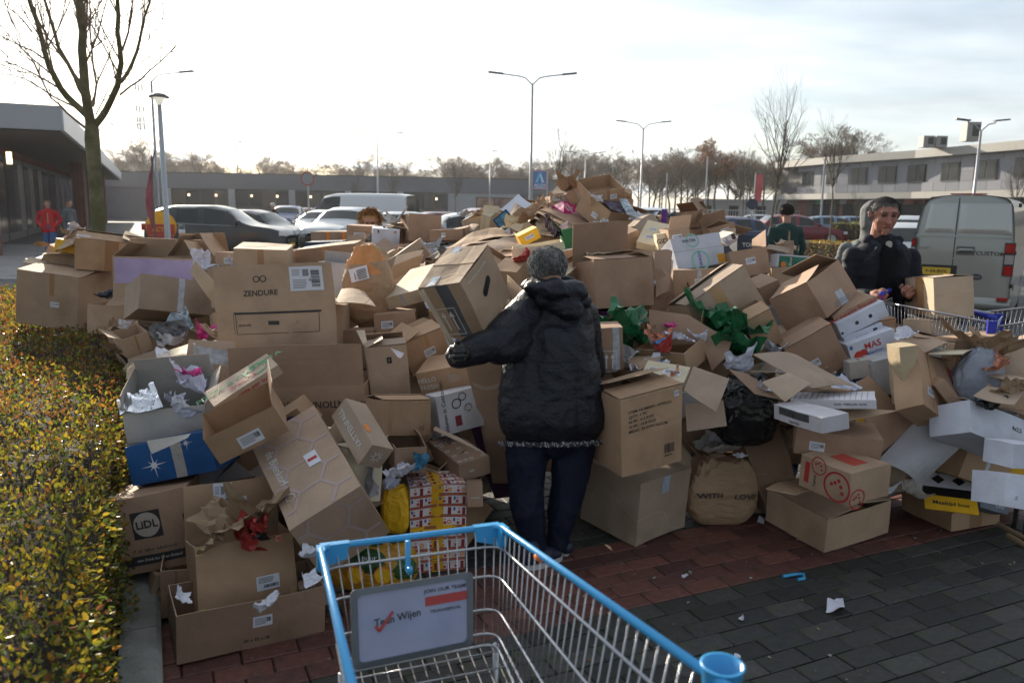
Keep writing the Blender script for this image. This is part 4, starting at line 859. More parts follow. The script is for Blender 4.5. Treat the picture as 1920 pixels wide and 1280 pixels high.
# ---------------- cars
PRO=dict(
 hatch=[(0,.45,.62),(.03,.62,.72),(.10,.70,.80),(.27,.86,.92),(.33,.90,1.02),(.44,.92,1.38),(.55,.93,1.47),(.75,.95,1.47),(.88,.98,1.40),(.95,1.0,1.12),(.985,.9,.98),(1,.55,.7)],
 suv=[(0,.5,.7),(.025,.70,.86),(.10,.86,.96),(.25,.98,1.04),(.31,1.0,1.14),(.42,1.02,1.52),(.53,1.03,1.62),(.8,1.05,1.60),(.91,1.08,1.50),(.965,1.1,1.22),(.99,.9,1.05),(1,.6,.8)],
 van=[(0,.5,.8),(.02,.85,1.0),(.10,1.05,1.12),(.16,1.12,1.25),(.26,1.15,1.86),(.34,1.15,1.96),(.6,1.15,1.98),(.9,1.15,1.97),(.985,1.15,1.90),(.995,1.0,1.3),(1,.6,.8)])
glc=C_('car_glass',(.015,.022,.024),.08,spec=.5); tyre=C_('tyre',(.015,.015,.016),.8); rim=C_('rim_alloy',(.35,.36,.38),.3,metal=.7); lit=C_('headlight_glass',(.7,.72,.75),.1,spec=.9); tl=C_('tail_glass',(.35,.01,.01),.12,spec=.8); plate=C_('plate_yellow',(.62,.42,.03),.4); trimb=C_('trim_black',(.02,.02,.02),.5)
CARS={}
def wheel_mesh():
    a=MB(); RY=Matrix.Rotation(R(90),3,'X'); a.lathe((0,0,0),[(.20,-.1),(.31,-.1),(.335,-.06),(.335,.06),(.31,.1),(.20,.1)],tyre,24,RY); t=a.build('tyre',mesh_only=True)
    b=MB(); b.lathe((0,0,0),[(.0,-.085),(.06,-.09),(.07,-.06),(.17,-.07),(.20,-.095)],rim,20,RY)
    for k in range(5): an=k*1.2566; b.box((math.cos(an)*.12,-.08,math.sin(an)*.12),(.15,.02,.04),rim,rot=Matrix.Rotation(-an,3,'Y'))
    b.lathe((0,0,0),[(0,.085),(.2,.09)],rim,20,RY); c=b.build('rim',mesh_only=True); return t,c
WT=wheel_mesh()
def car(name,label,loc,heading,kind,col,L=4.3,Wd=1.8,sc=1.,cat='car',open_boot=0,group='cars parked on the car park'):
    "car front points along local -x; origin centre on the ground"
    r=empty(name,loc=loc,rz=heading,label=label,cat=cat,group=group); r.scale=(sc,)*3; pr=PRO[kind]; hw=Wd/2
    body=C_('paint_%s'%label[:24],col,.34,coat=.25,spec=.4)
    # resample the profile finely
    X=[i/46 for i in range(47)]; st=[]
    for x in X:
        for a,b in zip(pr[:-1],pr[1:]):
            if a[0]<=x<=b[0]: t=(x-a[0])/(b[0]-a[0]); st.append((x,a[1]+(b[1]-a[1])*t,a[2]+(b[2]-a[2])*t)); break
    wx=(.185,.80); wr=.37/ L
    def sec(x,zb,zr):
        nar=1-.16*max(0,(.12-x)/.12)**2-.10*max(0,(x-.93)/.07)**2; w=hw*nar; lo=.24
        for c in wx:
            if abs(x-c)<wr: lo=max(lo,.10+math.sqrt(max(0,wr*wr-(x-c)**2))*L)
        gh=zr-zb; wroof=w*(.97-.20*min(1,gh/.5)); zs=(zb+lo)/2
        return [(0,lo),(w*.93,lo),(w*.985,lo+.06),(w,max(lo+.08,zs)),(w*.99,zb-.08),(w*.955,zb),(wroof+.02,zb+gh*.86),(wroof-.1,zr-.01),(wroof*.5,zr+.02),(0,zr+.025)]
    B=MB(); G=MB(); S=[sec(*s) for s in st]
    for i in range(len(st)-1):
        gh0,gh1=st[i][2]-st[i][1],st[i+1][2]-st[i+1][1]; x=(st[i][0]+st[i+1][0])/2; slope=(st[i+1][2]-st[i][2])/((st[i+1][0]-st[i][0])*L)
        for sgn in(-1,1):
            for j in range(9):
                q=[(st[i][0]*L-L/2,sgn*S[i][j][0],S[i][j][1]),(st[i+1][0]*L-L/2,sgn*S[i+1][j][0],S[i+1][j][1]),(st[i+1][0]*L-L/2,sgn*S[i+1][j+1][0],S[i+1][j+1][1]),(st[i][0]*L-L/2,sgn*S[i][j+1][0],S[i][j+1][1])]
                if sgn<0: q.reverse()
                glass=False
                gm=min(gh0,gh1)
                pill=any(abs(x-c)<.014 for c in ((.585,.78) if kind!='van' else (.42,.62,.8)))
                if j==5 and gm>.26 and not pill and x<.93 and not(kind=='van' and x>.43): glass=True
                if j>=6 and abs(slope)>.42 and min(gh0,gh1)>.03 and max(gh0,gh1)>.2: glass=True
                if j==5 and abs(slope)>.42 and gm<=.26: glass=False
                (G if glass else B).face(q,glc if glass else (trimb if j<2 else body))
    for M in(B,G): pass
    bo=B.build('body',r); 
    wn=G.build('window',r)
    for o in(bo,wn):
        bmx=bmesh.new(); bmx.from_mesh(o.data); bmesh.ops.remove_doubles(bmx,verts=bmx.verts,dist=.002); bmx.to_mesh(o.data); bmx.free(); o.data.polygons.foreach_set('use_smooth',[True]*len(o.data.polygons)); 
    for cx in wx:
        for s in(-1,1):
            w=empty('wheel',(cx*L-L/2,s*(hw-.11),.335)); w.parent=r; w.rotation_euler.z=0 if s<0 else math.pi
            linkmesh('tyre',WT[0],w); linkmesh('rim',WT[1],w)
    zb=pr[2][1]
    for s in(-1,1):
        mb=MB(); mb.grid(lambda a,b:(-L/2+.02+.16*L*.35*a+.03,s*(hw*(.60+.32*a)),zb-.16+.13*b),3,2,lit,flip=s<0); mb.box((-L/2+.13,s*hw*.74,zb-.07),(.2,.34,.13),lit,rot=Matrix.Rotation(s*.35,3,'Z')); mb.build('headlight',r)
        mb=MB(); mb.box((L/2-.06,s*hw*.80,pr[-3][1]-.16),(.12,.26,.2 if kind!='van' else .5),tl,rot=Matrix.Rotation(-s*.3,3,'Z')); mb.build('tail_light',r)
        mb=MB(); mb.box((-L/2+.34*L,s*(hw+.06),pr[5][1]+.06),(.12,.18,.12),body); mb.build('mirror',r)
        for hx in(.50,.70): mb=MB(); mb.box((-L/2+hx*L,s*(hw+.006),pr[5][1]-.16),(.2,.02,.03),body); mb.build('handle',r)
        mb=MB(); mb.tube([(-L/2+.32*L,s*(hw*.965),pr[4][1]+.01),(-L/2+.6*L,s*(hw*.968),pr[6][1]+.01),(-L/2+.9*L,s*(hw*.965),pr[8][1]+.01)],.012,rim,4); mb.build('window_trim',r)
    mb=MB(); mb.box((-L/2-.005,0,.42),(.04,.52,.11),plate); mb.build('licence_plate',r)
    mb=MB(); mb.box((L/2+.0,0,.62),(.04,.52,.11),plate); mb.build('licence_plate',r)
    mb=MB(); mb.box((-L/2+.02,0,.56),(.06,1.0,.13),trimb); mb.build('grille',r)
    if open_boot:
        mb=MB(); mb.grid(lambda a,b:(L/2-.35+.75*b,-hw*.8+1.6*hw*a,pr[8][2]+.02+.25*math.sin(b*1.6)),6,6,body); mb.build('tailgate',r)
    return r
def cp(px,D,hor=None): p=at(px,400,D); return (p.x,p.y,0)
H90=math.pi   # heading pi: front to +X
car('parked_car','dark grey hatchback parked side-on behind the left boxes',cp(417,26),math.pi,'suv',(.022,.028,.034),4.45,1.82)
car('parked_car','black hatchback with open boot behind the dark grey one',cp(490,29.5),math.pi-.25,'hatch',(.015,.02,.03),4.4)
car('parked_car','blue car driving towards the viewer, headlights bright',cp(539,50),math.pi/2+.1,'suv',(.02,.06,.17),4.3)
car('parked_car','dark red car beyond the blue one',cp(562,62),math.pi/2-.2,'hatch',(.14,.012,.03),4.2)
car('parked_car','white car behind the round sign post',cp(602,36),math.pi/2-.4,'hatch',(.62,.62,.62),4.1)
car('parked_car','silver white family car facing the viewer behind the curly-haired person',cp(650,30),math.pi/2-.25,'suv',(.55,.57,.58),4.5)
car('parked_van','white delivery van with a purple rear panel beside the store windows',cp(672,40),-.25,'van',(.62,.63,.65),5.2,1.9,1.15,cat='van')
car('parked_car','silver car behind the square box in the background row',cp(742,31),math.pi/2-.3,'hatch',(.35,.38,.40),4.2)
car('parked_car','dark red car with raised tailgate beside the white one',cp(795,33),.5,'hatch',(.10,.01,.02),4.3,open_boot=1)
car('parked_car','white hatchback left of the crouching person',cp(848,30),.35,'hatch',(.6,.62,.62),4.2)
car('parked_van','white van with dark windscreen behind the summit of the heap',cp(1215,33),math.pi/2,'van',(.6,.62,.66),5.0,1.9,.9,cat='van')
car('parked_car','navy blue car roof behind the right end of the heap',cp(1340,30),.4,'hatch',(.02,.03,.09),4.2)
car('parked_car','red hatchback left of the slim bare tree',cp(1385,34),math.pi+.15,'hatch',(.33,.012,.02),4.1)
car('parked_car','maroon hatchback side-on behind the green jacket person',cp(1500,43),math.pi,'hatch',(.17,.008,.02),4.3,1.8,1.05)
car('parked_car','light blue car roof above the dark green hedge',cp(1570,52),math.pi,'hatch',(.12,.2,.3),4.5)
car('parked_car','blue grey car roof right of the light blue one',cp(1618,56),math.pi,'hatch',(.14,.22,.32),4.4)
car('parked_car','silver estate car between the cart man and the grey van',cp(1703,24),math.pi/2-.6,'suv',(.42,.45,.48),4.3)
car('parked_car','white hatchback nearest the grey van on its left',cp(1716,17.5),math.pi/2-.35,'hatch',(.5,.53,.56),4.0)
car('parked_car','white car far behind the cart man beside the shops',cp(1752,50),math.pi,'hatch',(.6,.6,.6),4.6)
car('parked_car','silver car in the row beyond the left red car',cp(1440,60),math.pi,'hatch',(.4,.42,.45),4.3)
for k,(px,D,c,lb) in enumerate(((1255,62,(.5,.5,.52),'pale car far behind the folded-flap box'),(1300,66,(.35,.36,.4),'grey car far behind the folded-flap box, right of the pale one'))): car('parked_car',lb,cp(px,D),math.pi,'hatch',c,4.3)
# grey delivery van, rear doors towards us
VL=at(1716,403,12.9); VR=at(1911,403,12.1); VL.z=VR.z=0; vw=(VR-VL).length; vd=(VR-VL).normalized(); vn=Vector((vd.y,-vd.x,0))  # vn towards viewer
vrot=Matrix(((vd.x,-vn.x,0),(vd.y,-vn.y,0),(0,0,1))); van=empty('delivery_van',loc=(VL+VR)/2,rz=math.atan2(vd.y,vd.x),label='grey delivery van with blank rear doors at the right edge',cat='van')
vp=C_('van_paint',(.30,.31,.29),.32,coat=.5,metal=.45,spec=.6); vblk=C_('van_black',(.02,.02,.022),.45); vz=lambda y:1.68-(y-403.5)/FPX*12.5; vx=lambda px:(px-1813.5)/195*vw
vpl=C_('van_panel',(.42,.43,.41),.22,coat=.6,metal=.3,spec=.7); hw=vw/2; zt=vz(369); Lv=4.2
def outline(z):  # half width by height: tapers to the roof
    t=max(0,min(1,(z-.95)/(zt-.95))); return hw*(1.0-.16*t**1.8)
zs=[vz(590),vz(575),vz(545),1.0,1.2,1.4,1.6,zt-.16,zt-.07,zt-.015,zt]; inn=[.0,.0,0,0,0,0,0,.0,.03,.09,.2]
B=MB(); ring=[(outline(z)-i,z) for z,i in zip(zs,inn)]
def vback(z): return .10*max(0,(z-1.0)/(zt-1.0))**1.5   # rear leans forward
for s in(-1,1): B.grid(lambda a,b:(s*ring[round(b*10)][0],vback(ring[round(b*10)][1])+ (Lv-vback(ring[round(b*10)][1]))*a,ring[round(b*10)][1]),10,10,vp,flip=s>0)
B.grid(lambda a,b:((2*a-1)*ring[round(b*10)][0],vback(ring[round(b*10)][1])+(.05*abs(2*a-1)**6),ring[round(b*10)][1]),14,10,vp)
B.grid(lambda a,b:((2*a-1)*ring[-1][0],.10+(Lv-.1)*b,zt+.03*(1-(2*a-1)**2)),10,8,vp)
bo=B.build('body',van,smooth=True)
def vbox(nm,x0,x1,y0,y1,dep,m,out=.0,par=van,smooth=False):
    z0,z1=sorted((vz(y0),vz(y1))); mb=MB(); N=4
    mb.grid(lambda a,b:(x0+(x1-x0)*a,vback(z0+(z1-z0)*b)-dep-out,z0+(z1-z0)*b),N,N,m)
    for a0 in(0,1): mb.grid(lambda a,b:((x0 if a0==0 else x1),vback(z0+(z1-z0)*b)-(dep+out)*(a if a0==0 else 1-a),z0+(z1-z0)*b),1,N,m)
    mb.grid(lambda a,b:(x0+(x1-x0)*a,vback(z1)-(dep+out)*(1-b),z1),N,1,m); mb.grid(lambda a,b:(x0+(x1-x0)*a,vback(z0)-(dep+out)*b,z0),N,1,m)
    return mb.build(nm,par)
for s,(a,b) in((-1,(1737,1796)),(1,(1802,1903))):   # blank window panels, proud rounded
    z0,z1=vz(437),vz(382); mb=MB()
    def pp(u,v,a=a,b=b,s=s):
        x0,x1=vx(a),vx(b); z=z0+(z1-z0)*v; xx=x0+(x1-x0)*u; 
        e=min(1,min(u,1-u)/.08)*min(1,min(v,1-v)/.12); sh=.05*(v if s<0 else v)* (1 if (s<0 and u<.5) else 0)
        return (xx+sh*(1-u)+ (-.06*v*u if s>0 else 0),vback(z)-.004-.016*min(1,e*1.6),z)
    mb.grid(pp,12,10,vpl); mb.build('door_window_panel',van,smooth=True)
vbox('door_gap',vx(1797.5),vx(1799.5),372,545,.004,vblk)
vbox('swage_line',vx(1722),vx(1905),441,444,.012,vp)
hd=vbox('handle_recess',vx(1803),vx(1838),461,477,.004,C_('recess',(.10,.10,.10),.5)); mb=MB(); mb.tube([(vx(1804),-.03,vz(470)),(vx(1812),-.055,vz(467)),(vx(1832),-.055,vz(467)),(vx(1838),-.03,vz(469))],.022,vp,8); mb.build('handle',van,smooth=True)
vbox('plate_recess',vx(1733),vx(1808),497,525,.003,vblk); pl=vbox('licence_plate',vx(1741),vx(1796),502,516,.012,plate); wall_text(van,'V-04-BVX',vx(1768),vz(509),.075,vblk,y=-.016,nm='plate_text')
wall_text(van,'CUSTOM',vx(1868),vz(473),.085,vblk,y=-.006,wide=1.15); wall_text(van,'TRANSIT',vx(1737),vz(466),.05,rim,y=-.006,wide=1.0)
mb=MB(); mb.lathe((vx(1846),-.004,vz(516)),[(0,.012),(.05,.012),(.06,0)],C_('badge',(.10,.11,.13),.2,metal=.6),20,RX); o=mb.build('badge',van); o.data.transform(Matrix.Translation((vx(1846),0,vz(516)))@Matrix.Diagonal((1.35,1,.8,1))@Matrix.Translation((-vx(1846),0,-vz(516)))); 
V_,F_=glyphs('Ford',.0); wall_text(van,'Ford',vx(1846),vz(516),.05,rim,y=-.02)
for s,(x0,x1,y0,y1) in((1,(1893,1912,452,512)),(-1,(1714,1724,448,494))):
    t=vbox('tail_light',vx(x0),vx(x1),y0,y1,.02,vblk)
    for j in range(3): mb=MB(); z1=vz(y0+2+(y1-y0)*j/3); z0=vz(y0+(y1-y0)*(j+1)/3-1.5); mb.grid(lambda a,b:(vx(x0+1.5)+(vx(x1-1.5)-vx(x0+1.5))*a,vback(z0)-.028,z0+(z1-z0)*b),2,2,tl if j!=1 else C_('reverse_glass',(.35,.33,.33),.1)); mb.build('lens',t)
bp_=MB(); bp_.grid(lambda a,b:((2*a-1)*(hw+.015),-.09*math.sin(b*math.pi*.9+.1)+.05*abs(2*a-1)**4,vz(578)+(vz(553)-vz(578))*b),12,5,vp); bp_.grid(lambda a,b:((2*a-1)*(hw+.0),-.07+.05*abs(2*a-1)**4,vz(590)+(vz(578)-vz(590))*b),12,2,vblk); bp_.build('bumper',van,smooth=True)
vbox('reflector',vx(1888),vx(1909),551,556,.10,tl)
mb=MB(); mb.box((0,.16,zt+.035),(.5,.03,.02),tl); mb.build('brake_light',van)
for s in(-1,1):
    for y in (.75,3.3): w=empty('wheel',(s*(hw-.1),y,.31)); w.parent=van; w.rotation_euler.z=math.pi/2; linkmesh('tyre',WT[0],w); linkmesh('rim',WT[1],w)
for y in(385,470,530): mb=MB(); mb.box((hw-.0,.05,vz(y)),(.04,.08,.06),vblk); mb.build('hinge',van)
BOXES=[
('large closed box with bright top resting on the hedge, far left',(-3.898,6.878,0.875),(0.9977,0.0156,0.0663,0.0026),(0.512,0.544,0.458),{'c': 'k', 'fl': {'n': 3, 'f': 2, 'l': 0, 'r': 0}, 'seam': 1}),
('box with white address label on its sloping lid, standing on the large left box',(-3.545,7.011,1.249),(0.9785,0.0836,0.0767,0.1724),(0.513,0.328,0.273),{'c': 'ko', 'fl': {'n': 6, 'f': 12, 'l': 0, 'r': 14}, 'pr': [('label', 'fn', 0.12, 0.35, 0.1, 0.035), ('tape', 'N', 0.55, 0.2, 'tb')]}),
('open box with a lilac printed front panel behind the tilted box',(-2.716,6.155,1.109),(0.9987,-0.0498,0.0059,0.0117),(0.612,0.33,0.307),{'c': 'k', 'open': 1, 'fl': {'f': 75, 'l': 40, 'r': 60}, 'pr': [('rect', 'N', 0.02, 0.36, 0.98, 0.96, 'lilac')]}),
('small open box holding a book beside the hedge, under the lilac box',(-3.201,6.345,0.764),(0.9995,-0.014,0.0257,-0.0085),(0.288,0.3,0.235),{'c': 'k', 'open': 1, 'fl': {}}),
('long tilted box showing its plain side, below the lilac box',(-2.474,5.694,0.985),(0.937,-0.1553,0.039,0.3105),(0.507,0.493,0.237),{'c': 'kg', 'open': 0, 'fl': {}}),
('small tipped open box of papers lying over the hedge edge',(-2.599,5.357,0.749),(0.9221,0.1031,-0.0965,0.3602),(0.175,0.23,0.138),{'c': 'k', 'open': 1, 'fl': {'l': 150}, 'pr': []}),
('box with its upper flap raised showing the maker name and a shipping label',(-1.303,4.535,0.977),(0.9984,-0.0523,-0.0232,0.0041),(0.654,0.4,0.258),{'c': 'k', 'open': 1, 'fl': {'n': (90, 0.23), 'l': (20, 0.1), 'r': (30, 0.1)}, 'frame': 1, 'pr': [('text', 'fn', 0.39, 0.33, 0.042, 'ZENDURE', 'ink'), ('infin', 'fn', 0.5, 0.66, 0.03), ('ship', 'fn', 0.64, 0.35, 0.18, 0.13), ('device', 'N', 0.16, 0.45)]}),
('wide box printed with upside-down words, its big blank flap raised',(-1.082,4.15,0.66),(0.9992,0.0118,-0.0265,-0.0274),(0.697,0.35,0.212),{'c': 'kr', 'open': 1, 'fl': {'n': (90, 0.215)}, 'pr': [('text', 'N', 0.72, 0.55, 0.05, 'CONVENTIONAL BAN.', 'ink', 180), ('banana', 'N', 0.62, 0.3, 0.1)]}),
('flat pizza box with red and green lettering sloping on another box',(-1.206,3.5,0.886),(0.9277,0.1401,-0.2313,0.2574),(0.322,0.177,0.049),{'c': 'kg', 'pr': [('text', 'T', 0.5, 0.62, 0.055, 'PIZZA & CIABATTA', 'green', 0, 0.9), ('text', 'T', 0.5, 0.28, 0.055, 'fresca', 'red'), ('text', 'N', 0.6, 0.5, 0.03, 'pizza per tutti', 'red'), ('ring', 'T', 0.75, 0.5, 0.06, 'green')]}),
('plain box with small address label lying under the pizza box',(-1.13,3.276,0.77),(0.9539,0.1677,-0.1984,0.1503),(0.311,0.22,0.138),{'c': 'ko', 'fl': {'r': 110}, 'pr': [('label', 'N', 0.52, 0.35, 0.1, 0.06)]}),
('shallow box with large purple letters behind the labelled box',(-1.122,3.673,0.605),(0.9485,0.1044,-0.2968,-0.0375),(0.419,0.14,0.13),{'c': 'ko', 'pr': [('text', 'N', 0.38, 0.45, 0.13, 'BI', 'purple'), ('text', 'N', 0.86, 0.5, 0.13, 'D', 'purple')]}),
('grey-lined open box overflowing with crumpled papers beside the hedge',(-1.615,3.679,0.698),(0.9869,0.0889,-0.0033,0.1344),(0.346,0.364,0.202),{'c': 'grey', 'open': 1, 'fl': {'n': (262, 0.15), 'f': (80, 0.13), 'l': (95, 0.08), 'r': (130, 0.07)}}),
('blue gift-style box with white sparkles and a silver band',(-1.485,3.49,0.559),(0.992,-0.0666,-0.1073,-0.0028),(0.372,0.3,0.175),{'c': 'blue', 'pr': [('star', 'N', 0.3, 0.42, 0.06), ('star', 'N', 0.72, 0.8, 0.035), ('rect', 'N', 0.53, 0, 0.66, 1, 'silver')]}),
('supermarket parcel box with black square logo beside the kerb',(-1.529,3.324,0.295),(0.9871,-0.061,-0.0758,0.127),(0.301,0.321,0.329),{'c': 'kr', 'pr': [('lidl', 'N', 0.42, 0.5), ('text', 'N', 0.95, 0.6, 0.05, 'Li', 'ink'), ('rect', 'N', 0, 0.1, 1, 0.22, 'ink'), ('text', 'N', 0.5, 0.16, 0.016, 'elen Dank fur Ihren Einkauf', 'white'), ('text', 'N', 0.5, 0.29, 0.018, 'sh  lidl.ie  lidl-nl.co.uk', 'ink')]}),
('open box with taped corners holding a crumpled red and brown paper bag',(-1.102,3.067,0.207),(0.9571,-0.1102,-0.021,0.2673),(0.384,0.233,0.27),{'c': 'ko', 'open': 1, 'fl': {'f': (84, 0.21)}, 'pr': [('corner', 'N', 0), ('corner', 'N', 1), ('corner', 'N', 2), ('corner', 'N', 3), ('label2', 'N', 0.7, 0.3, 0.09, 0.06), ('ship', 'iff', 0.3, 0.42, 0.08, 0.12), ('label', 'iff', 0.56, 0.6, 0.08, 0.035)]}),
('long low box on the paving at the bottom left, under the taped box',(-1.037,2.93,0.102),(0.9652,0.0155,0.01,0.2609),(0.546,0.254,0.196),{'c': 'kr', 'open': 1, 'fl': {}}),
('small open box wedged under the supermarket parcel box',(-1.382,3.116,0.115),(0.9855,-0.0057,0.0072,0.1692),(0.122,0.2,0.203),{'c': 'kr', 'open': 1, 'fl': {}}),
('large parcel box with pale honeycomb lines and a department store name',(-0.829,3.272,0.49),(0.9299,0.2118,-0.2097,0.2157),(0.315,0.638,0.308),{'c': 'ks', 'pr': [('hex', 'T'), ('hex', 'N'), ('hexname', 'T', 0.12, 0.45)], 'seam': 0}),
('narrow box marked with an energy company name in white',(-0.64,3.309,0.718),(0.8861,0.1629,0.2713,0.3386),(0.12,0.303,0.11),{'c': 'kg', 'pr': [('text', 'L', 0.45, 0.5, 0.04, 'VATTENFALL', 'white', 180), ('gear', 'N', 0.5, 0.5, 0.03), ('rect', 'T', 0.1, 0.3, 0.35, 0.45, 'orange')]}),
('box with two small handling marks, lid flaps slightly raised',(-0.553,3.792,0.669),(0.9575,-0.075,0.0362,0.2761),(0.254,0.217,0.164),{'c': 'ko', 'fl': {'n': 8, 'f': 10, 'l': 0, 'r': 0}, 'pr': [('text', 'N', 0.8, 0.2, 0.03, '11', 'ink'), ('tape', 'N', 0.15, 0.08, 'tb')]}),
('white box drawn with coffee beans beside the handling-marked box',(-0.287,3.96,0.657),(0.9723,-0.0621,-0.076,0.212),(0.23,0.157,0.203),{'c': 'white', 'pr': [('text', 'N', 0.16, 0.5, 0.03, 'Ondersteunen in Contacten', 'ink', 90), ('ring', 'N', 0.45, 0.72, 0.025, 'ink'), ('ring', 'N', 0.7, 0.55, 0.02, 'ink'), ('ring', 'N', 0.6, 0.85, 0.02, 'ink'), ('rect', 'N', 0.38, 0.15, 0.52, 0.42, 'darkred'), ('lines', 'N', 0.58, 0.1, 0.95, 0.6)]}),
('box with a tiny black square logo and folded-in bright flaps',(-0.666,4.178,0.83),(0.9946,0.0157,-0.045,0.0921),(0.21,0.213,0.272),{'c': 'kg', 'fl': {'n': 10, 'f': 30, 'l': 20, 'r': 0}, 'pr': [('rect', 'N', 0.5, 0.66, 0.62, 0.78, 'ink'), ('rect', 'N', 0.545, 0.7, 0.575, 0.74, 'white')]}),
('box with sunlit open lid boards right of the tiny logo box',(-0.533,4.447,0.897),(0.9511,0.0703,-0.16,0.2546),(0.254,0.26,0.192),{'c': 'ko', 'fl': {'n': 6, 'f': 4, 'l': 12, 'r': 0}}),
('meal kit box with upside-down white lettering under the sunlit box',(-0.333,4.2,0.81),(0.9828,0.0914,-0.1257,-0.0998),(0.29,0.25,0.127),{'c': 'ko', 'pr': [('text', 'N', 0.18, 0.62, 0.035, 'HELLO', 'white'), ('text', 'N', 0.18, 0.3, 0.035, 'FRESH', 'white'), ('lines', 'N', 0.6, 0.35, 0.85, 0.7)]}),
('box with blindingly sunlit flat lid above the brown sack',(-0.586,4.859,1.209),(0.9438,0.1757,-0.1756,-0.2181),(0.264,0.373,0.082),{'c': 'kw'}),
('tall narrow box under the bright lidded box',(-0.384,4.684,1.054),(0.9597,0.1884,-0.0418,-0.2044),(0.124,0.2,0.133),{'c': 'ko', 'fl': {'n': 4}}),
('taped moving box with hand hole, carried by the person in black',(-0.214,3.655,1.298),(0.9266,0.2484,-0.1456,-0.2418),(0.231,0.297,0.289),{'c': 'k', 'fl': {'n': 2, 'f': 3}, 'pr': [('hole', 'R', 0.55, 0.62), ('tape', 'T', 0.3, 0.2, 'tclear'), ('tape', 'N', 0.55, 0.3, 'tdark'), ('arrows', 'N', 0.35, 0.3, 0.07), ('text', 'R', 0.45, 0.88, 0.018, 'Veel plezier met je pakje', 'white')], 'seam': 1}),
('tall open box with white wavy print in front of the person in black',(-0.054,3.973,0.62),(0.9705,0.1663,-0.063,-0.1625),(0.189,0.12,0.755),{'c': 'kr', 'open': 1, 'fl': {}, 'pr': [('wave', 'N', 0.5, 0.8, 0.07)]}),
('dark purple patterned carton leaning behind the legs of the person in black',(-0.084,4.148,0.358),(0.9714,0.0966,-0.1296,-0.174),(0.131,0.08,0.483),{'c': 'purple'}),
('box dotted with white circles marked with letters, behind the wrapped present',(-0.258,3.798,0.463),(0.9611,0.0565,-0.0487,0.266),(0.165,0.344,0.091),{'c': 'kr', 'pr': [('dots', 'T'), ('text', 'T', 0.2, 0.75, 0.04, 'OST', 'white'), ('text', 'N', 0.4, 0.5, 0.025, 'oo', 'white')]}),
('small brown carton right of the wrapped present',(-0.166,3.557,0.364),(0.9944,-0.0883,-0.0208,0.0546),(0.074,0.12,0.11),{'c': 'kr', 'pr': [('text', 'N', 0.5, 0.4, 0.014, 'naturel', 'white')]}),
('tall present wrapped in red and white comic paper with yellow tape',(-0.355,3.602,0.207),(0.9939,-0.0001,-0.0019,0.1105),(0.257,0.206,0.414),{'c': 'gift', 'pr': [('comic', 'N'), ('comic', 'T'), ('rect', 'N', 0.38, 0, 0.6, 1, 'yellow'), ('rect', 'T', 0.38, 0, 0.6, 1, 'yellow'), ('rect', 'N', 0, 0.42, 1, 0.53, 'yellow')]}),
('open brown box in the gap above the yellow sack',(-0.495,3.677,0.506),(0.9893,-0.032,0.0107,0.1419),(0.148,0.228,0.12),{'c': 'kr', 'open': 1, 'fl': {'f': 70, 'r': 60}}),
('large brown box behind the shoulder of the person in black, back flap up',(0.652,5.177,1.206),(0.9904,-0.0523,-0.0358,0.1226),(0.389,0.403,0.312),{'c': 'kr', 'open': 1, 'fl': {'f': (75, 0.26), 'n': (12, 0.2), 'r': (20, 0.1)}, 'pr': [('text', 'N', 0.3, 0.25, 0.03, '- 11 -', 'pale')]}),
('big box lying on its edge with two sunlit lid strips',(1.268,4.936,1.108),(0.9505,-0.0094,-0.291,0.1086),(0.439,0.281,0.284),{'c': 'kg', 'seam': 1, 'fl': {'n': 4, 'f': 9}, 'pr': [('tape', 'N', 0.48, 0.18, 'tan')]}),
('white laundry capsule carton with green rings and yellow sticker',(1.281,5.735,1.351),(0.9751,-0.1813,-0.1006,0.0782),(0.367,0.3,0.224),{'c': 'whiteb', 'pr': [('ring', 'N', 0.5, 0.2, 0.07, 'teal'), ('ring', 'N', 0.42, 0.85, 0.05, 'teal'), ('text', 'N', 0.5, 0.25, 0.035, 'WASH', 'blue', 90), ('text', 'N', 0.35, 0.85, 0.03, 'WATER', 'ink'), ('rect', 'N', 0.85, 0.02, 0.99, 0.32, 'yellow'), ('rect', 'N', 0.88, 0.07, 0.96, 0.26, 'orange'), ('rect', 'N', 0, 0.55, 1, 0.56, 'grey2')]}),
('box with plain front directly under the white laundry carton',(1.262,5.493,1.189),(0.9995,-0.0245,-0.0209,-0.0057),(0.354,0.3,0.205),{'c': 'k'}),
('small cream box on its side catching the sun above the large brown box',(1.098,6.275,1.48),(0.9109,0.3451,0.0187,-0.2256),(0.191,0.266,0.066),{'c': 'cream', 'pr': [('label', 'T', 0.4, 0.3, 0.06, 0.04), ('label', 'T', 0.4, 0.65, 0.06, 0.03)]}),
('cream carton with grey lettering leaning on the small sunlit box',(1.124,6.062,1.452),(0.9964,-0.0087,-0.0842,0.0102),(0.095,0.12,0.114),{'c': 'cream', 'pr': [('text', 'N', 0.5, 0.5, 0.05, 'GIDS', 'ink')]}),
('yellow carton with white label in the middle of the heap',(0.105,6.035,1.477),(0.9743,0.0238,-0.2189,0.0465),(0.154,0.25,0.082),{'c': 'yellow', 'pr': [('label', 'N', 0.5, 0.5, 0.07, 0.03)]}),
('dark green ribbed box near the top of the heap',(0.498,6.074,1.476),(0.9934,-0.0463,-0.1033,0.0162),(0.262,0.25,0.142),{'c': 'green', 'open': 1, 'fl': {'l': 120}}),
('wooden-edged open box right behind the grey-haired head',(0.17,5.37,1.365),(0.9963,-0.0025,-0.0845,-0.0143),(0.33,0.35,0.163),{'c': 'cream', 'open': 1, 'fl': {}}),
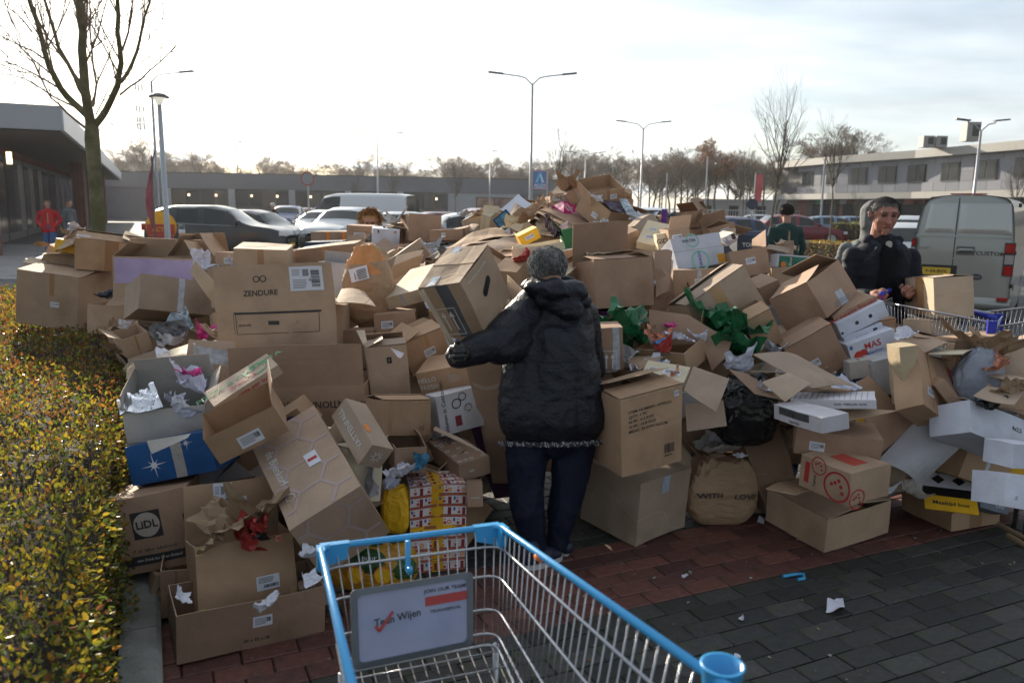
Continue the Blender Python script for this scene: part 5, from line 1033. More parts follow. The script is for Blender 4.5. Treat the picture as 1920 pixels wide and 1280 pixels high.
('round-bulging open box full of coloured wrappers and tissue',(0.908,4.408,0.895),(0.9243,0.1409,-0.0667,-0.3483),(0.301,0.261,0.134),{'c': 'ko', 'open': 1, 'fl': {}}),
('brown box with white up-arrows and silver tape beside the person in black',(0.496,4.176,0.968),(0.9997,0.0033,-0.0238,-0.0084),(0.159,0.25,0.219),{'c': 'kr', 'pr': [('arrows', 'N', 0.55, 0.2, 0.05), ('tape', 'N', 0.78, 0.22, 'tclear')]}),
('tall box stencilled with item number and weights in black capitals',(0.601,3.732,0.67),(0.9742,0.0313,-0.0507,0.2175),(0.341,0.298,0.376),{'c': 'ko', 'fl': {'n': 4, 'f': (15, 0.2), 'l': 0, 'r': 0}, 'pr': [('item', 'N'), ('bar', 'N', 0.78, 0.22, 0.05), ('label', 'N', 0.9, 0.9, 0.028, 0.028)]}),
('large plain box with a pale curved scratch on the paving, under the stencilled box',(0.67,4.073,0.185),(0.9067,0.0119,0.0255,-0.4209),(0.405,0.395,0.34),{'c': 'kg', 'pr': [('curve', 'N'), ('curve2', 'R'), ('tape', 'R', 0.5, 0.14, 'tblue', 0.72), ('tape', 'T', 0.5, 0.14, 'tblue')]}),
('open box of newspapers behind the brown paper shopping bag',(1.27,4.747,0.125),(0.9911,-0.0234,-0.0291,-0.1276),(0.335,0.242,0.235),{'c': 'kr', 'open': 1, 'fl': {}}),
('brown box behind the hanging flaps, above the newspapers',(1.063,4.42,0.44),(0.9982,-0.0025,-0.0537,-0.0252),(0.21,0.25,0.201),{'c': 'kr'}),
('tall box leaning sideways with a black hand-and-arrow mark',(1.407,4.259,0.312),(0.9722,-0.0234,-0.1909,0.1336),(0.231,0.16,0.517),{'c': 'kr', 'pr': [('text', 'N', 0.62, 0.8, 0.05, 'VBR', 'ink', 0)]}),
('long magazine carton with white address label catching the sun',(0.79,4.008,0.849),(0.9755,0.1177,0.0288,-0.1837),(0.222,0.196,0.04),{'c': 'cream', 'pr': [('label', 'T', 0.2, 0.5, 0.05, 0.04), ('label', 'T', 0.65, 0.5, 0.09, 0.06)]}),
('white patterned flat carton in the stack of flattened cardboard on the right',(1.6,3.85,0.763),(0.9785,-0.0465,-0.0503,-0.1944),(0.385,0.273,0.044),{'c': 'white', 'pr': [('lines2', 'T'), ('text', 'N', 0.7, 0.5, 0.014, 'ELNG  PAPILLON  ELNG', 'ink')]}),
('white picture carton with dark photo print under the flattened cardboard',(1.377,3.56,0.756),(0.8058,0.0148,-0.0482,-0.5901),(0.341,0.141,0.07),{'c': 'white', 'pr': [('rect', 'N', 0.12, 0.45, 0.75, 0.95, 'photo'), ('text', 'N', 0.45, 0.2, 0.018, 'Superclub', 'ink')]}),
('plain box under the picture carton, on top of the red-circle box',(1.635,3.869,0.567),(0.9892,0.028,0.0285,-0.141),(0.388,0.29,0.127),{'c': 'kr'}),
('box printed with large red circle faces and a red badge',(1.601,3.658,0.445),(0.8553,0.0248,0.0043,-0.5176),(0.289,0.262,0.162),{'c': 'k', 'pr': [('face', 'N', 0.76, 0.45, 0.075), ('face', 'N', 0.38, 0.86, 0.045), ('rect', 'N', 0.1, 0.2, 0.2, 0.85, 'red'), ('text', 'N', 0.33, 0.35, 0.022, 'TAPAS', 'ink', 90), ('face', 'R', 0.2, 0.15, 0.05), ('rect', 'T', 0.3, 0.35, 0.8, 0.7, 'red2')]}),
('long low plain box on the red paving, lowest of the right stack',(1.696,4.044,0.114),(0.8539,0.0357,0.0071,-0.5191),(0.407,0.465,0.185),{'c': 'k', 'fl': {'n': 4, 'f': 8}, 'seam': 1}),
('shallow tray box holding a yellow and black egg carton sleeve',(2.476,4.268,0.055),(0.7982,0.0051,-0.0222,-0.6019),(0.367,0.326,0.103),{'c': 'ko', 'open': 1, 'fl': {}, 'pr': [('tape', 'R', 0.5, 0.25, 'tb')]}),
('open brown box tilted behind the tray box',(2.445,4.054,0.384),(0.9821,-0.0886,0.1665,0.0015),(0.249,0.25,0.192),{'c': 'ko', 'open': 1, 'fl': {}}),
('white open carton with dark contents at the right edge',(2.342,3.851,0.624),(0.9467,-0.2387,0.1391,0.1655),(0.396,0.22,0.162),{'c': 'whiteb', 'open': 1, 'fl': {'n': (15, 0.08)}, 'pr': [('text', 'N', 0.8, 0.6, 0.03, '4x2,5', 'ink')]}),
('upper white carton of the stack at the right edge',(2.263,3.447,0.626),(0.9964,-0.0769,0.0253,0.0268),(0.142,0.2,0.108),{'c': 'whiteb'}),
('lower white carton of the stack at the right edge',(2.218,3.394,0.475),(0.9886,-0.1302,0.0653,0.0369),(0.181,0.22,0.145),{'c': 'whiteb', 'pr': [('text', 'N', 0.3, 0.3, 0.02, 'Z', 'grey2')]}),
('dark grey printed carton behind the lower white carton',(2.562,4.111,0.166),(0.9664,-0.1971,0.1132,0.1196),(0.193,0.15,0.129),{'c': 'greyd', 'pr': [('text', 'N', 0.5, 0.6, 0.035, 'WERKENDE', 'white'), ('text', 'N', 0.7, 0.25, 0.03, 'DRS', 'white')]}),
('long box with a small crown logo under the right shopping cart',(2.486,4.297,0.981),(0.9976,-0.0166,-0.0665,-0.0104),(0.32,0.2,0.091),{'c': 'k', 'pr': [('text', 'N', 0.48, 0.3, 0.028, 'barnigo', 'ink'), ('ring', 'N', 0.45, 0.75, 0.012, 'ink')]}),
('plastic-wrapped tall carton with an orange sticker at its foot',(2.022,4.008,0.868),(0.9952,-0.0285,-0.0842,0.0402),(0.097,0.12,0.311),{'c': 'pale', 'pr': [('rect', 'N', 0.08, 0.02, 0.98, 0.2, 'orange2'), ('text', 'N', 0.5, 0.1, 0.025, 'okba', 'ink')]}),
('brown box standing beside the plastic-wrapped carton',(2.08,3.988,0.81),(0.8884,-0.2972,0.1636,0.3092),(0.22,0.14,0.337),{'c': 'ko'}),
('long thin box leaning against its neighbour, outer one with red tape at the end',(2.251,3.934,0.724),(0.947,-0.036,-0.3151,-0.0512),(0.059,0.1,0.312),{'c': 'kr', 'pr': [('rect', 'N', 0.1, 0.05, 0.9, 0.2, 'red2')]}),
('long brown box end up behind the leaning thin box',(2.28,4.11,0.744),(0.9051,-0.3036,0.0503,0.2933),(0.258,0.12,0.322),{'c': 'kr', 'pr': [('rect', 'N', 0.5, 0.7, 0.95, 0.9, 'red2')]}),
('carton top of the tilted white stack, with red handwriting-style lettering',(2.005,4.75,1.125),(0.9701,0.0148,-0.2422,0.0116),(0.271,0.25,0.047),{'c': 'kr', 'pr': [('text', 'N', 0.5, 0.5, 0.05, 'ami peets haver m', 'red')]}),
('white box with two finger holes in the tilted stack',(2.035,4.704,1.074),(0.9719,-0.0015,-0.2351,-0.0067),(0.295,0.25,0.093),{'c': 'whiteb', 'pr': [('disc', 'N', 0.38, 0.5, 0.011, 'ink'), ('disc', 'N', 0.66, 0.5, 0.011, 'ink'), ('disc', 'N', 0.04, 0.25, 0.008, 'ink')]}),
('white carton with a grey word and black emblem in the tilted stack',(2.042,4.659,0.986),(0.9773,-0.0052,-0.2113,-0.0132),(0.232,0.22,0.062),{'c': 'whiteb', 'pr': [('text', 'N', 0.45, 0.5, 0.024, 'BASICS', 'grey2'), ('rect', 'N', 0.75, 0.2, 0.85, 0.8, 'ink')]}),
('fruit tray carton with red capitals and a tomato picture',(2.056,4.569,0.934),(0.9828,-0.0228,-0.1819,-0.0209),(0.271,0.25,0.111),{'c': 'whiteb', 'pr': [('text', 'N', 0.5, 0.6, 0.05, 'MAS', 'red'), ('text', 'N', 0.5, 0.25, 0.028, 'Selection', 'blue'), ('disc', 'N', 0.18, 0.25, 0.03, 'tomato'), ('disc', 'N', 0.28, 0.3, 0.025, 'tomato'), ('rect', 'N', 0.03, 0.7, 0.09, 0.88, 'blue')]}),
('pale carton below the tomato picture carton',(1.96,4.45,0.82),(0.9959,-0.0212,-0.0879,-0.0005),(0.145,0.2,0.097),{'c': 'grey'}),
('greyish box under the tilted white stack beside the wrapped carton',(2.086,4.43,0.8),(0.9931,0.0116,-0.1161,0.0073),(0.147,0.25,0.204),{'c': 'greyc'}),
('big box tipped on its corner with a square side facing the cart man',(1.844,4.848,1.175),(0.859,0.0381,-0.2861,-0.4229),(0.289,0.395,0.237),{'c': 'kr', 'fl': {'n': 10, 'f': 30}, 'open': 1, 'pr': [('tape', 'R', 0.55, 0.2, 'tclear', 0, 0.4), ('lines', 'R', 0.3, 0.05, 0.8, 0.2)]}),
('large smooth box under the tipped box, left of the tilted white stack',(1.744,4.572,0.882),(0.9608,0.0279,-0.2748,-0.0253),(0.294,0.252,0.265),{'c': 'kr', 'seam': 1, 'fl': {'n': 4, 'f': 4}}),
('box with torn white print beside the green plastic bag',(1.435,4.626,1.013),(0.9595,0.0978,-0.2541,0.0718),(0.172,0.192,0.23),{'c': 'ko', 'fl': {'n': 8}, 'pr': [('text', 'N', 0.4, 0.3, 0.04, 'gsp', 'pale')]}),
('purple carton deep under the large brown box',(0.679,5.203,1.003),(0.9986,0.0058,-0.0522,0.004),(0.219,0.2,0.079),{'c': 'purpleb', 'pr': [('lines', 'N', 0.4, 0.2, 0.9, 0.8)]}),
('box with torn corner standing behind the two-strip lid box',(1.636,5.665,1.296),(0.9839,-0.1452,-0.0823,0.0639),(0.278,0.25,0.185),{'c': 'kr', 'fl': {'r': 100}}),
('dark slate carton with small white lettering at the back right',(1.815,6.248,1.417),(0.9965,-0.0764,0.0005,0.0333),(0.248,0.3,0.122),{'c': 'slate', 'pr': [('text', 'N', 0.5, 0.4, 0.045, 'YORKER', 'white')]}),
('shoe carton with black end label at the back right',(1.582,6.01,1.482),(0.9699,0.0316,-0.2323,0.0655),(0.094,0.2,0.069),{'c': 'grey', 'pr': [('rect', 'N', 0.7, 0.1, 1, 0.9, 'ink')]}),
('pale box behind the tipped box with a dark seam',(2.006,5.844,1.201),(0.9977,-0.0558,-0.0377,0.0078),(0.305,0.3,0.165),{'c': 'k', 'pr': [('rect', 'N', 0.53, 0.3, 0.545, 1, 'ink')]}),
('open carton showing a green pictured panel with white border',(2.068,6.028,1.309),(0.9973,-0.0517,0.04,0.032),(0.26,0.25,0.097),{'c': 'whiteb', 'pr': [('rect', 'N', 0.06, 0.0, 0.94, 0.88, 'greenp'), ('text', 'N', 0.4, 0.5, 0.03, 'Bloei', 'white', 90), ('disc', 'N', 0.2, 0.25, 0.02, 'orange')]}),
('brown box packed in front of the tipped box, partly buried',(1.613,5.083,1.14),(0.9739,0.078,-0.1831,0.1086),(0.143,0.2,0.233),{'c': 'kr'}),
('pale closed box with a black handle slot on its lid, middle left skyline',(-1.867,5.986,1.304),(0.9973,0.0478,0.0196,0.0527),(0.375,0.321,0.143),{'c': 'kp', 'pr': [('tape', 'N', 0.5, 0.12, 'tb'), ('rect', 'T', 0.1, 0.35, 0.55, 0.42, 'ink')]}),
('open box with triangular folded flaps left of the pale closed box',(-2.512,6.375,1.222),(0.9999,-0.0092,-0.0092,0.001),(0.37,0.35,0.105),{'c': 'k', 'open': 1, 'fl': {'f': (60, 0.2), 'l': (50, 0.2), 'r': (55, 0.2)}}),
('box edge between the triangular flaps and the pale closed box',(-2.165,6.145,1.25),(0.9995,-0.0268,-0.0033,-0.019),(0.145,0.3,0.128),{'c': 'k'}),
('brown box behind the white-lined box, right of the pale closed box',(-1.456,6.349,1.305),(0.9976,0.0266,-0.0626,-0.0095),(0.47,0.3,0.136),{'c': 'kr'}),
('white-lined open carton standing behind the raised flap box',(-1.212,5.4,1.178),(0.999,-0.0095,0.0421,0.0086),(0.193,0.2,0.249),{'c': 'greyc', 'open': 1, 'fl': {'f': (60, 0.08)}}),
('brown box with white label below the curly-haired person',(-1.543,8.175,1.418),(1,0.0014,0.0087,-0.0034),(0.246,0.35,0.143),{'c': 'kr', 'pr': [('label', 'N', 0.5, 0.35, 0.1, 0.05)]}),
('white printer carton with black handle cutouts in the background row',(-1.224,7.673,1.406),(0.9959,0.0202,0.0359,0.0809),(0.262,0.301,0.142),{'c': 'whiteb', 'pr': [('rect', 'N', 0.2, 0.72, 0.25, 0.92, 'ink'), ('rect', 'N', 0.8, 0.75, 0.88, 0.9, 'k')]}),
('tall square box with its left flaps open in the background row',(-0.907,7.786,1.47),(0.9755,-0.056,0.0163,0.2121),(0.322,0.299,0.264),{'c': 'kr', 'open': 0}),
('small box with torn label right of the tall square box',(-0.61,7.351,1.434),(0.9997,0.0039,-0.0244,0.0005),(0.3,0.3,0.096),{'c': 'kr', 'pr': [('label', 'N', 0.42, 0.5, 0.04, 0.04)]}),
('brown box with two orange tapes at the back left of the heap',(-1.955,8.701,1.362),(0.9999,-0.0004,-0.014,0.0006),(0.388,0.4,0.092),{'c': 'kg', 'pr': [('rect', 'N', 0.42, 0, 0.5, 1, 'orange'), ('rect', 'N', 0.84, 0, 0.92, 1, 'orange')]}),
('tray of cans with silver top, left of the labelled background boxes',(-1.809,7.751,1.307),(0.9998,0.006,-0.0185,-0.0003),(0.346,0.3,0.065),{'c': 'navy', 'pr': [('cans', 'T')]}),
('slanted parcel box with faint printed words, above the sunlit lid',(-0.807,6.207,1.293),(0.9537,0.0102,-0.3002,0.0159),(0.306,0.2,0.153),{'c': 'kg', 'pr': [('text', 'N', 0.75, 0.5, 0.035, 'in winkel', 'ink'), ('text', 'N', 0.25, 0.5, 0.035, 'n winkel', 'ink')]}),
('cream upright box beside the crouching person behind the heap',(-0.237,7.935,1.544),(0.9599,0.1866,0.1038,-0.1818),(0.102,0.238,0.233),{'c': 'cream', 'pr': [('rect', 'N', 0.4, 0.3, 0.5, 0.9, 'pale')]}),
('small white box on top of the cream upright box',(-0.222,7.926,1.668),(0.9997,0.0013,0.0224,-0.0004),(0.149,0.15,0.068),{'c': 'cream'}),
('picture carton with blue scene, tilted on the back of the heap',(-0.089,7.501,1.566),(0.9376,0.0005,-0.3478,-0.0019),(0.16,0.2,0.143),{'c': 'navy', 'pr': [('rect', 'N', 0.1, 0.1, 0.9, 0.9, 'skyb')]}),
('magenta sweets carton with white letters behind the big top box',(0.497,7.843,1.637),(0.9159,-0.2269,0.1148,0.3105),(0.207,0.2,0.13),{'c': 'magenta', 'pr': [('text', 'N', 0.5, 0.5, 0.09, 'OLA', 'white'), ('ring', 'N', 0.16, 0.62, 0.03, 'white')]}),
('big open box on its edge near the summit, filled with magazines',(0.839,7.654,1.651),(0.8885,0.0495,0.2585,-0.3759),(0.373,0.295,0.204),{'c': 'ko', 'open': 1, 'fl': {}}),
('open box tipped towards the viewer on the very summit of the heap',(0.823,7.739,1.868),(0.9758,0.1767,-0.07,0.1086),(0.342,0.402,0.125),{'c': 'ko', 'open': 1, 'fl': {}}),
('box with two folded flaps right of the summit',(1.589,7.262,1.603),(0.9633,0.002,-0.0563,-0.2624),(0.259,0.299,0.146),{'c': 'kr', 'fl': {'f': 30, 'r': 60}}),
('low tan tray box right of the folded-flap box, below the red car',(1.743,6.828,1.524),(0.991,0.0023,-0.1333,0.0095),(0.211,0.25,0.088),{'c': 'kr', 'open': 1, 'fl': {'f': 60}}),
('box holding a black electronics carton near the blue van roof',(1.506,7.15,1.455),(0.9986,-0.0284,-0.0442,0.0074),(0.25,0.3,0.111),{'c': 'kr'}),
('box between the cream lettered carton and the white laundry carton',(1.215,6.053,1.496),(0.9978,-0.0104,-0.0635,0.0154),(0.156,0.3,0.105),{'c': 'k', 'open': 1, 'fl': {'n': 140}}),
('brown box below the green bag scrap near the summit',(0.899,6.433,1.457),(0.9605,0.1145,-0.1841,0.1742),(0.155,0.2,0.126),{'c': 'kr'}),
('brown box filling the gap left of the stencilled boxes, behind white arrows',(0.816,4.737,0.947),(0.9848,-0.1396,0.0506,0.0901),(0.206,0.3,0.158),{'c': 'kr'}),
('diamond-standing box beside the two-strip lid box',(0.883,5.19,1.138),(0.8584,0.1206,-0.3553,0.3497),(0.248,0.2,0.231),{'c': 'kr'}),
('brown box packed below the brown sack, left of the tiny logo box',(-0.892,4.595,0.863),(0.9992,-0.0341,-0.0215,0.0072),(0.191,0.2,0.221),{'c': 'kr'}),
('brown carton under the diamond of the plain sloping sheet',(-0.696,4.759,0.986),(0.9983,-0.0088,-0.0428,0.0377),(0.242,0.3,0.151),{'c': 'kr'}),
('box behind the carried box with orange light on its side',(-0.007,5.089,1.236),(0.9673,0.1643,-0.0139,-0.1928),(0.158,0.2,0.194),{'c': 'ko', 'pr': [('rect', 'N', 0.2, 0.1, 0.35, 0.9, 'tdarkc')]}),  # narrow orange rectangle on the front face
('large taped box riding on top of the right shopping cart',(2.625,4.926,1.181),(0.6416,-0.0096,-0.0567,-0.7649),(0.622,0.21,0.233),{'c': 'kp', 'fl': {'n': 2, 'f': 5}, 'seam': 1, 'pr': [('tape', 'N', 0.6, 0.25, 'tan')]}),
('tall stencilled carton standing inside the right shopping cart',(2.527,4.753,0.949),(0.8794,-0.0303,-0.0346,-0.4739),(0.169,0.297,0.226),{'c': 'kp', 'pr': [('lines', 'N', 0.1, 0.1, 0.9, 0.9)]}),
]
SHEETS=[
('tilted loose flap with pink printed lining beside the tilted long box','cardboard_sheet','cardboard sheet',[(-2.054,5.05,1.254),(-2.016,5.05,1.329),(-1.857,4.95,1.195),(-1.861,4.95,1.038)],{'c': 'kp'}),
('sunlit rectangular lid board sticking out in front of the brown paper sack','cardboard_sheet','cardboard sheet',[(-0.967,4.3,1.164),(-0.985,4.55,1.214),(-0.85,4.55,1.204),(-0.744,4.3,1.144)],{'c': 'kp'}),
('crinkled silver foil sheet on the grey-lined box','foil_sheet','foil sheet',[(-1.737,3.42,0.755),(-1.78,3.5,0.801),(-1.657,3.6,0.854),(-1.556,3.45,0.789)],{'c': 'foil', 'cr': 1}),
('square hanging cardboard flap between the stencilled box and black bag','cardboard_sheet','cardboard sheet',[(0.833,3.75,0.825),(0.897,3.85,0.924),(1.063,3.8,0.875),(0.981,3.7,0.731)],{'c': 'kg'}),
('torn cardboard flap hanging lowest above the newspapers','cardboard_sheet','cardboard sheet',[(0.884,3.86,0.589),(0.875,3.9,0.722),(1.068,3.9,0.744),(1.083,3.86,0.622)],{'c': 'kg'}),
('large flattened lid on top of the right-hand cardboard stack','cardboard_sheet','cardboard sheet',[(1.455,3.75,0.852),(1.223,3.95,0.983),(1.517,4.15,0.94),(1.771,3.95,0.809)],{'c': 'kg'}),
('square flap folded over the front of the right-hand cardboard stack','cardboard_sheet','cardboard sheet',[(1.295,3.66,0.798),(1.197,3.72,0.879),(1.349,3.8,0.911),(1.434,3.72,0.877)],{'c': 'kg'}),
('curled torn flap at the left of the right-hand cardboard stack','cardboard_sheet','cardboard sheet',[(1.192,3.8,0.802),(1.085,3.9,0.903),(1.207,4,0.862),(1.342,3.75,0.779)],{'c': 'kr'}),
('tan wrapping sheet drooping under the white patterned carton','cardboard_sheet','cardboard sheet',[(1.398,3.74,0.74),(1.432,3.8,0.742),(1.922,3.85,0.72),(1.524,3.66,0.7)],{'c': 'k'}),
('big curved white board standing between the right-hand boxes','cardboard_sheet','cardboard sheet',[(1.885,3.9,0.444),(2.126,4.05,0.603),(2.351,3.9,0.575),(2.075,3.85,0.323)],{'c': 'greyc', 'bend': 0.06}),
('plastic-wrapped brown board leaning left of the curved white board','cardboard_sheet','cardboard sheet',[(1.881,3.95,0.433),(1.819,4.1,0.805),(1.906,4.15,0.83),(2.142,4.08,0.595)],{'c': 'kr'}),
('tall back flap board standing behind the box of coloured wrappers','cardboard_sheet','cardboard sheet',[(0.777,4.42,0.922),(0.77,4.45,1.13),(1.002,4.5,1.096),(1.233,4.4,0.962)],{'c': 'kr'}),
('right side flap board of the wrapper box, torn at its tip','cardboard_sheet','cardboard sheet',[(1.106,4.3,0.813),(1.034,4.5,1.066),(1.232,4.4,0.974),(1.18,4.3,0.895)],{'c': 'kr'}),
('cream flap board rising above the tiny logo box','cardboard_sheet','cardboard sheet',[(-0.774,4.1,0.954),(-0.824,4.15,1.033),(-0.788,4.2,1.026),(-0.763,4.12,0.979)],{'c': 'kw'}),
('loose lid flap over the white open carton at the right edge','cardboard_sheet','cardboard sheet',[(2.203,3.7,0.831),(2.353,3.85,0.846),(2.553,3.85,0.833),(2.371,3.65,0.804)],{'c': 'kg'}),
('long flattened board lowest in the fanned pile behind the carried box','cardboard_sheet','cardboard sheet',[(-0.697,6.3,1.274),(-0.584,6.6,1.327),(0.055,7,1.491),(0.022,6.5,1.444)],{'c': 'kr'}),
('second flattened board of the fanned pile, curling at its end','cardboard_sheet','cardboard sheet',[(-0.695,6.4,1.301),(-0.526,6.7,1.367),(-0.157,7.1,1.523),(0.022,6.7,1.477)],{'c': 'ko'}),
('third flattened board of the fanned pile with shaded edge','cardboard_sheet','cardboard sheet',[(-0.611,6.2,1.248),(-0.272,6.5,1.371),(0.076,6.6,1.415),(0.064,6.2,1.374)],{'c': 'kr'}),
('flattened board with a white paper strip in the fanned pile','cardboard_sheet','cardboard sheet',[(-0.339,6.15,1.354),(-0.076,6.4,1.459),(0.052,6.4,1.431),(0.03,6.1,1.37)],{'c': 'kg'}),
('bottom flattened board of the fanned pile above the carried box','cardboard_sheet','cardboard sheet',[(-0.15,6,1.324),(-0.095,6.3,1.383),(0.072,6.2,1.39),(0.05,5.9,1.333)],{'c': 'kr'}),
('white sheet peaking over the left shoulder of the heap','cardboard_sheet','cardboard sheet',[(-0.134,7.9,1.661),(0.043,8.2,1.823),(0.183,8.1,1.718),(0.033,7.8,1.623)],{'c': 'whiteb'}),
('flattened box lying left of the magenta carton, upper one','cardboard_sheet','cardboard sheet',[(0.246,7.7,1.677),(0.521,8.2,1.745),(0.73,7.6,1.545),(0.542,7.3,1.538)],{'c': 'kr'}),
('flattened box lying left of the magenta carton, lower one','cardboard_sheet','cardboard sheet',[(0.208,7.6,1.647),(0.272,8,1.677),(0.574,7.4,1.527),(0.481,7.1,1.513)],{'c': 'ko'}),
('board sloping down from the white peak sheet','cardboard_sheet','cardboard sheet',[(-0.044,7.7,1.622),(0.006,8,1.736),(0.215,7.8,1.61),(0.235,7.3,1.582)],{'c': 'kg'}),
('crumpled torn cardboard at the skyline left of the magenta carton, larger one','cardboard_sheet','cardboard sheet',[(0.159,7.9,1.645),(0.194,8.1,1.739),(0.295,8.3,1.818),(0.357,7.9,1.678)],{'c': 'ko', 'cr': 1}),
('crumpled torn cardboard at the skyline touching the magenta carton','cardboard_sheet','cardboard sheet',[(0.325,7.9,1.699),(0.379,8.2,1.801),(0.531,8.2,1.788),(0.446,7.8,1.68)],{'c': 'ko', 'cr': 1}),
('black flat tray lid right of the big open box near the summit','plastic_tray','tray',[(1.05,7.1,1.55),(1.107,7.3,1.594),(1.278,7.3,1.654),(1.182,7,1.6)],{'c': 'black'}),
('glossy magazine fanning out of the big summit box','magazine','magazine',[(1.013,7.2,1.651),(0.971,7.5,1.776),(1.05,7.5,1.777),(1.124,7.1,1.597)],{'c': 'mag'}),
('dark magazine lying in the big summit box','magazine','magazine',[(0.882,7.35,1.687),(0.808,7.6,1.784),(0.985,7.6,1.757),(1.022,7.3,1.651)],{'c': 'magd'}),
('purple carton side upright by the blue van roof','cardboard_sheet','cardboard sheet',[(1.285,7,1.574),(1.284,7,1.693),(1.345,7.05,1.689),(1.332,7,1.574)],{'c': 'purpleb'}),
('brown flap standing over the folded box in the right background','cardboard_sheet','cardboard sheet',[(1.478,5.9,1.394),(1.538,6.1,1.505),(1.716,6.2,1.554),(1.657,6,1.49)],{'c': 'kr'}),
('thin cardboard strip standing upright from the box corner, centre','cardboard_sheet','cardboard sheet',[(-0.268,3.42,1.08),(-0.399,3.42,1.324),(-0.399,3.5,1.32),(-0.262,3.5,1.078)],{'c': 'kw'}),
('flap board tilted over the meal kit box, pale edged','cardboard_sheet','cardboard sheet',[(-0.373,3.7,0.623),(-0.368,3.75,0.625),(-0.242,3.65,0.598),(-0.121,3.55,0.562)],{'c': 'kg'}),
('white note card with printed lines tucked under the grey box flap','paper_sheet','paper',[(-1.509,3.22,0.638),(-1.54,3.25,0.686),(-1.341,3.22,0.731),(-1.347,3.2,0.718)],{'c': 'grey'}),
('cardboard lid with grey printed slip on the lowest right box','cardboard_sheet','cardboard sheet',[(1.401,3.72,0.324),(1.266,3.76,0.34),(1.443,3.95,0.317),(1.577,3.85,0.306)],{'c': 'ko'}),
('leaning shopping tote board with a white label, left of the fanned pile','cardboard_sheet','cardboard sheet',[(-1.157,6.6,1.353),(-1.116,6.9,1.413),(-0.974,6.8,1.347),(-1.01,6.5,1.282)],{'c': 'kr'}),
('crumpled brown card between the slanted parcel and the green scrap','cardboard_sheet','cardboard sheet',[(-1.055,6.3,1.268),(-1.07,6.5,1.325),(-0.944,6.5,1.327),(-0.958,6.3,1.253)],{'c': 'ko', 'cr': 1}),
('brown cardboard flap low in the gap right of the large brown box','cardboard_sheet','cardboard sheet',[(0.912,5,1.147),(0.939,5.3,1.417),(1.079,5.4,1.414),(1.018,5.1,1.172)],{'c': 'kr'}),
('grey inner flap standing below the small cream box','cardboard_sheet','cardboard sheet',[(1.022,5.3,1.234),(1.018,5.5,1.415),(1.082,5.4,1.349),(1.059,5.3,1.284)],{'c': 'greyc'}),
('crumpled white paper lying alone on the dark paving','paper_sheet','paper',[(1.351,3.148,0.012),(1.382,3.208,0.032),(1.477,3.279,0.012),(1.426,3.135,0.032)],{'c': 'paper', 'cr': 1}),
('white paper scrap stuck on the tiny logo box','paper_sheet','paper',[(-0.583,4,0.919),(-0.624,4.02,0.965),(-0.553,4.02,0.938),(-0.567,4,0.916)],{'c': 'paper'}),
('small white scrap on the red paving beside the lowest right box','paper_sheet','paper',[(1.355,4.122,0.012),(1.378,4.165,0.032),(1.41,4.17,0.012),(1.364,4.044,0.032)],{'c': 'paper'}),
]
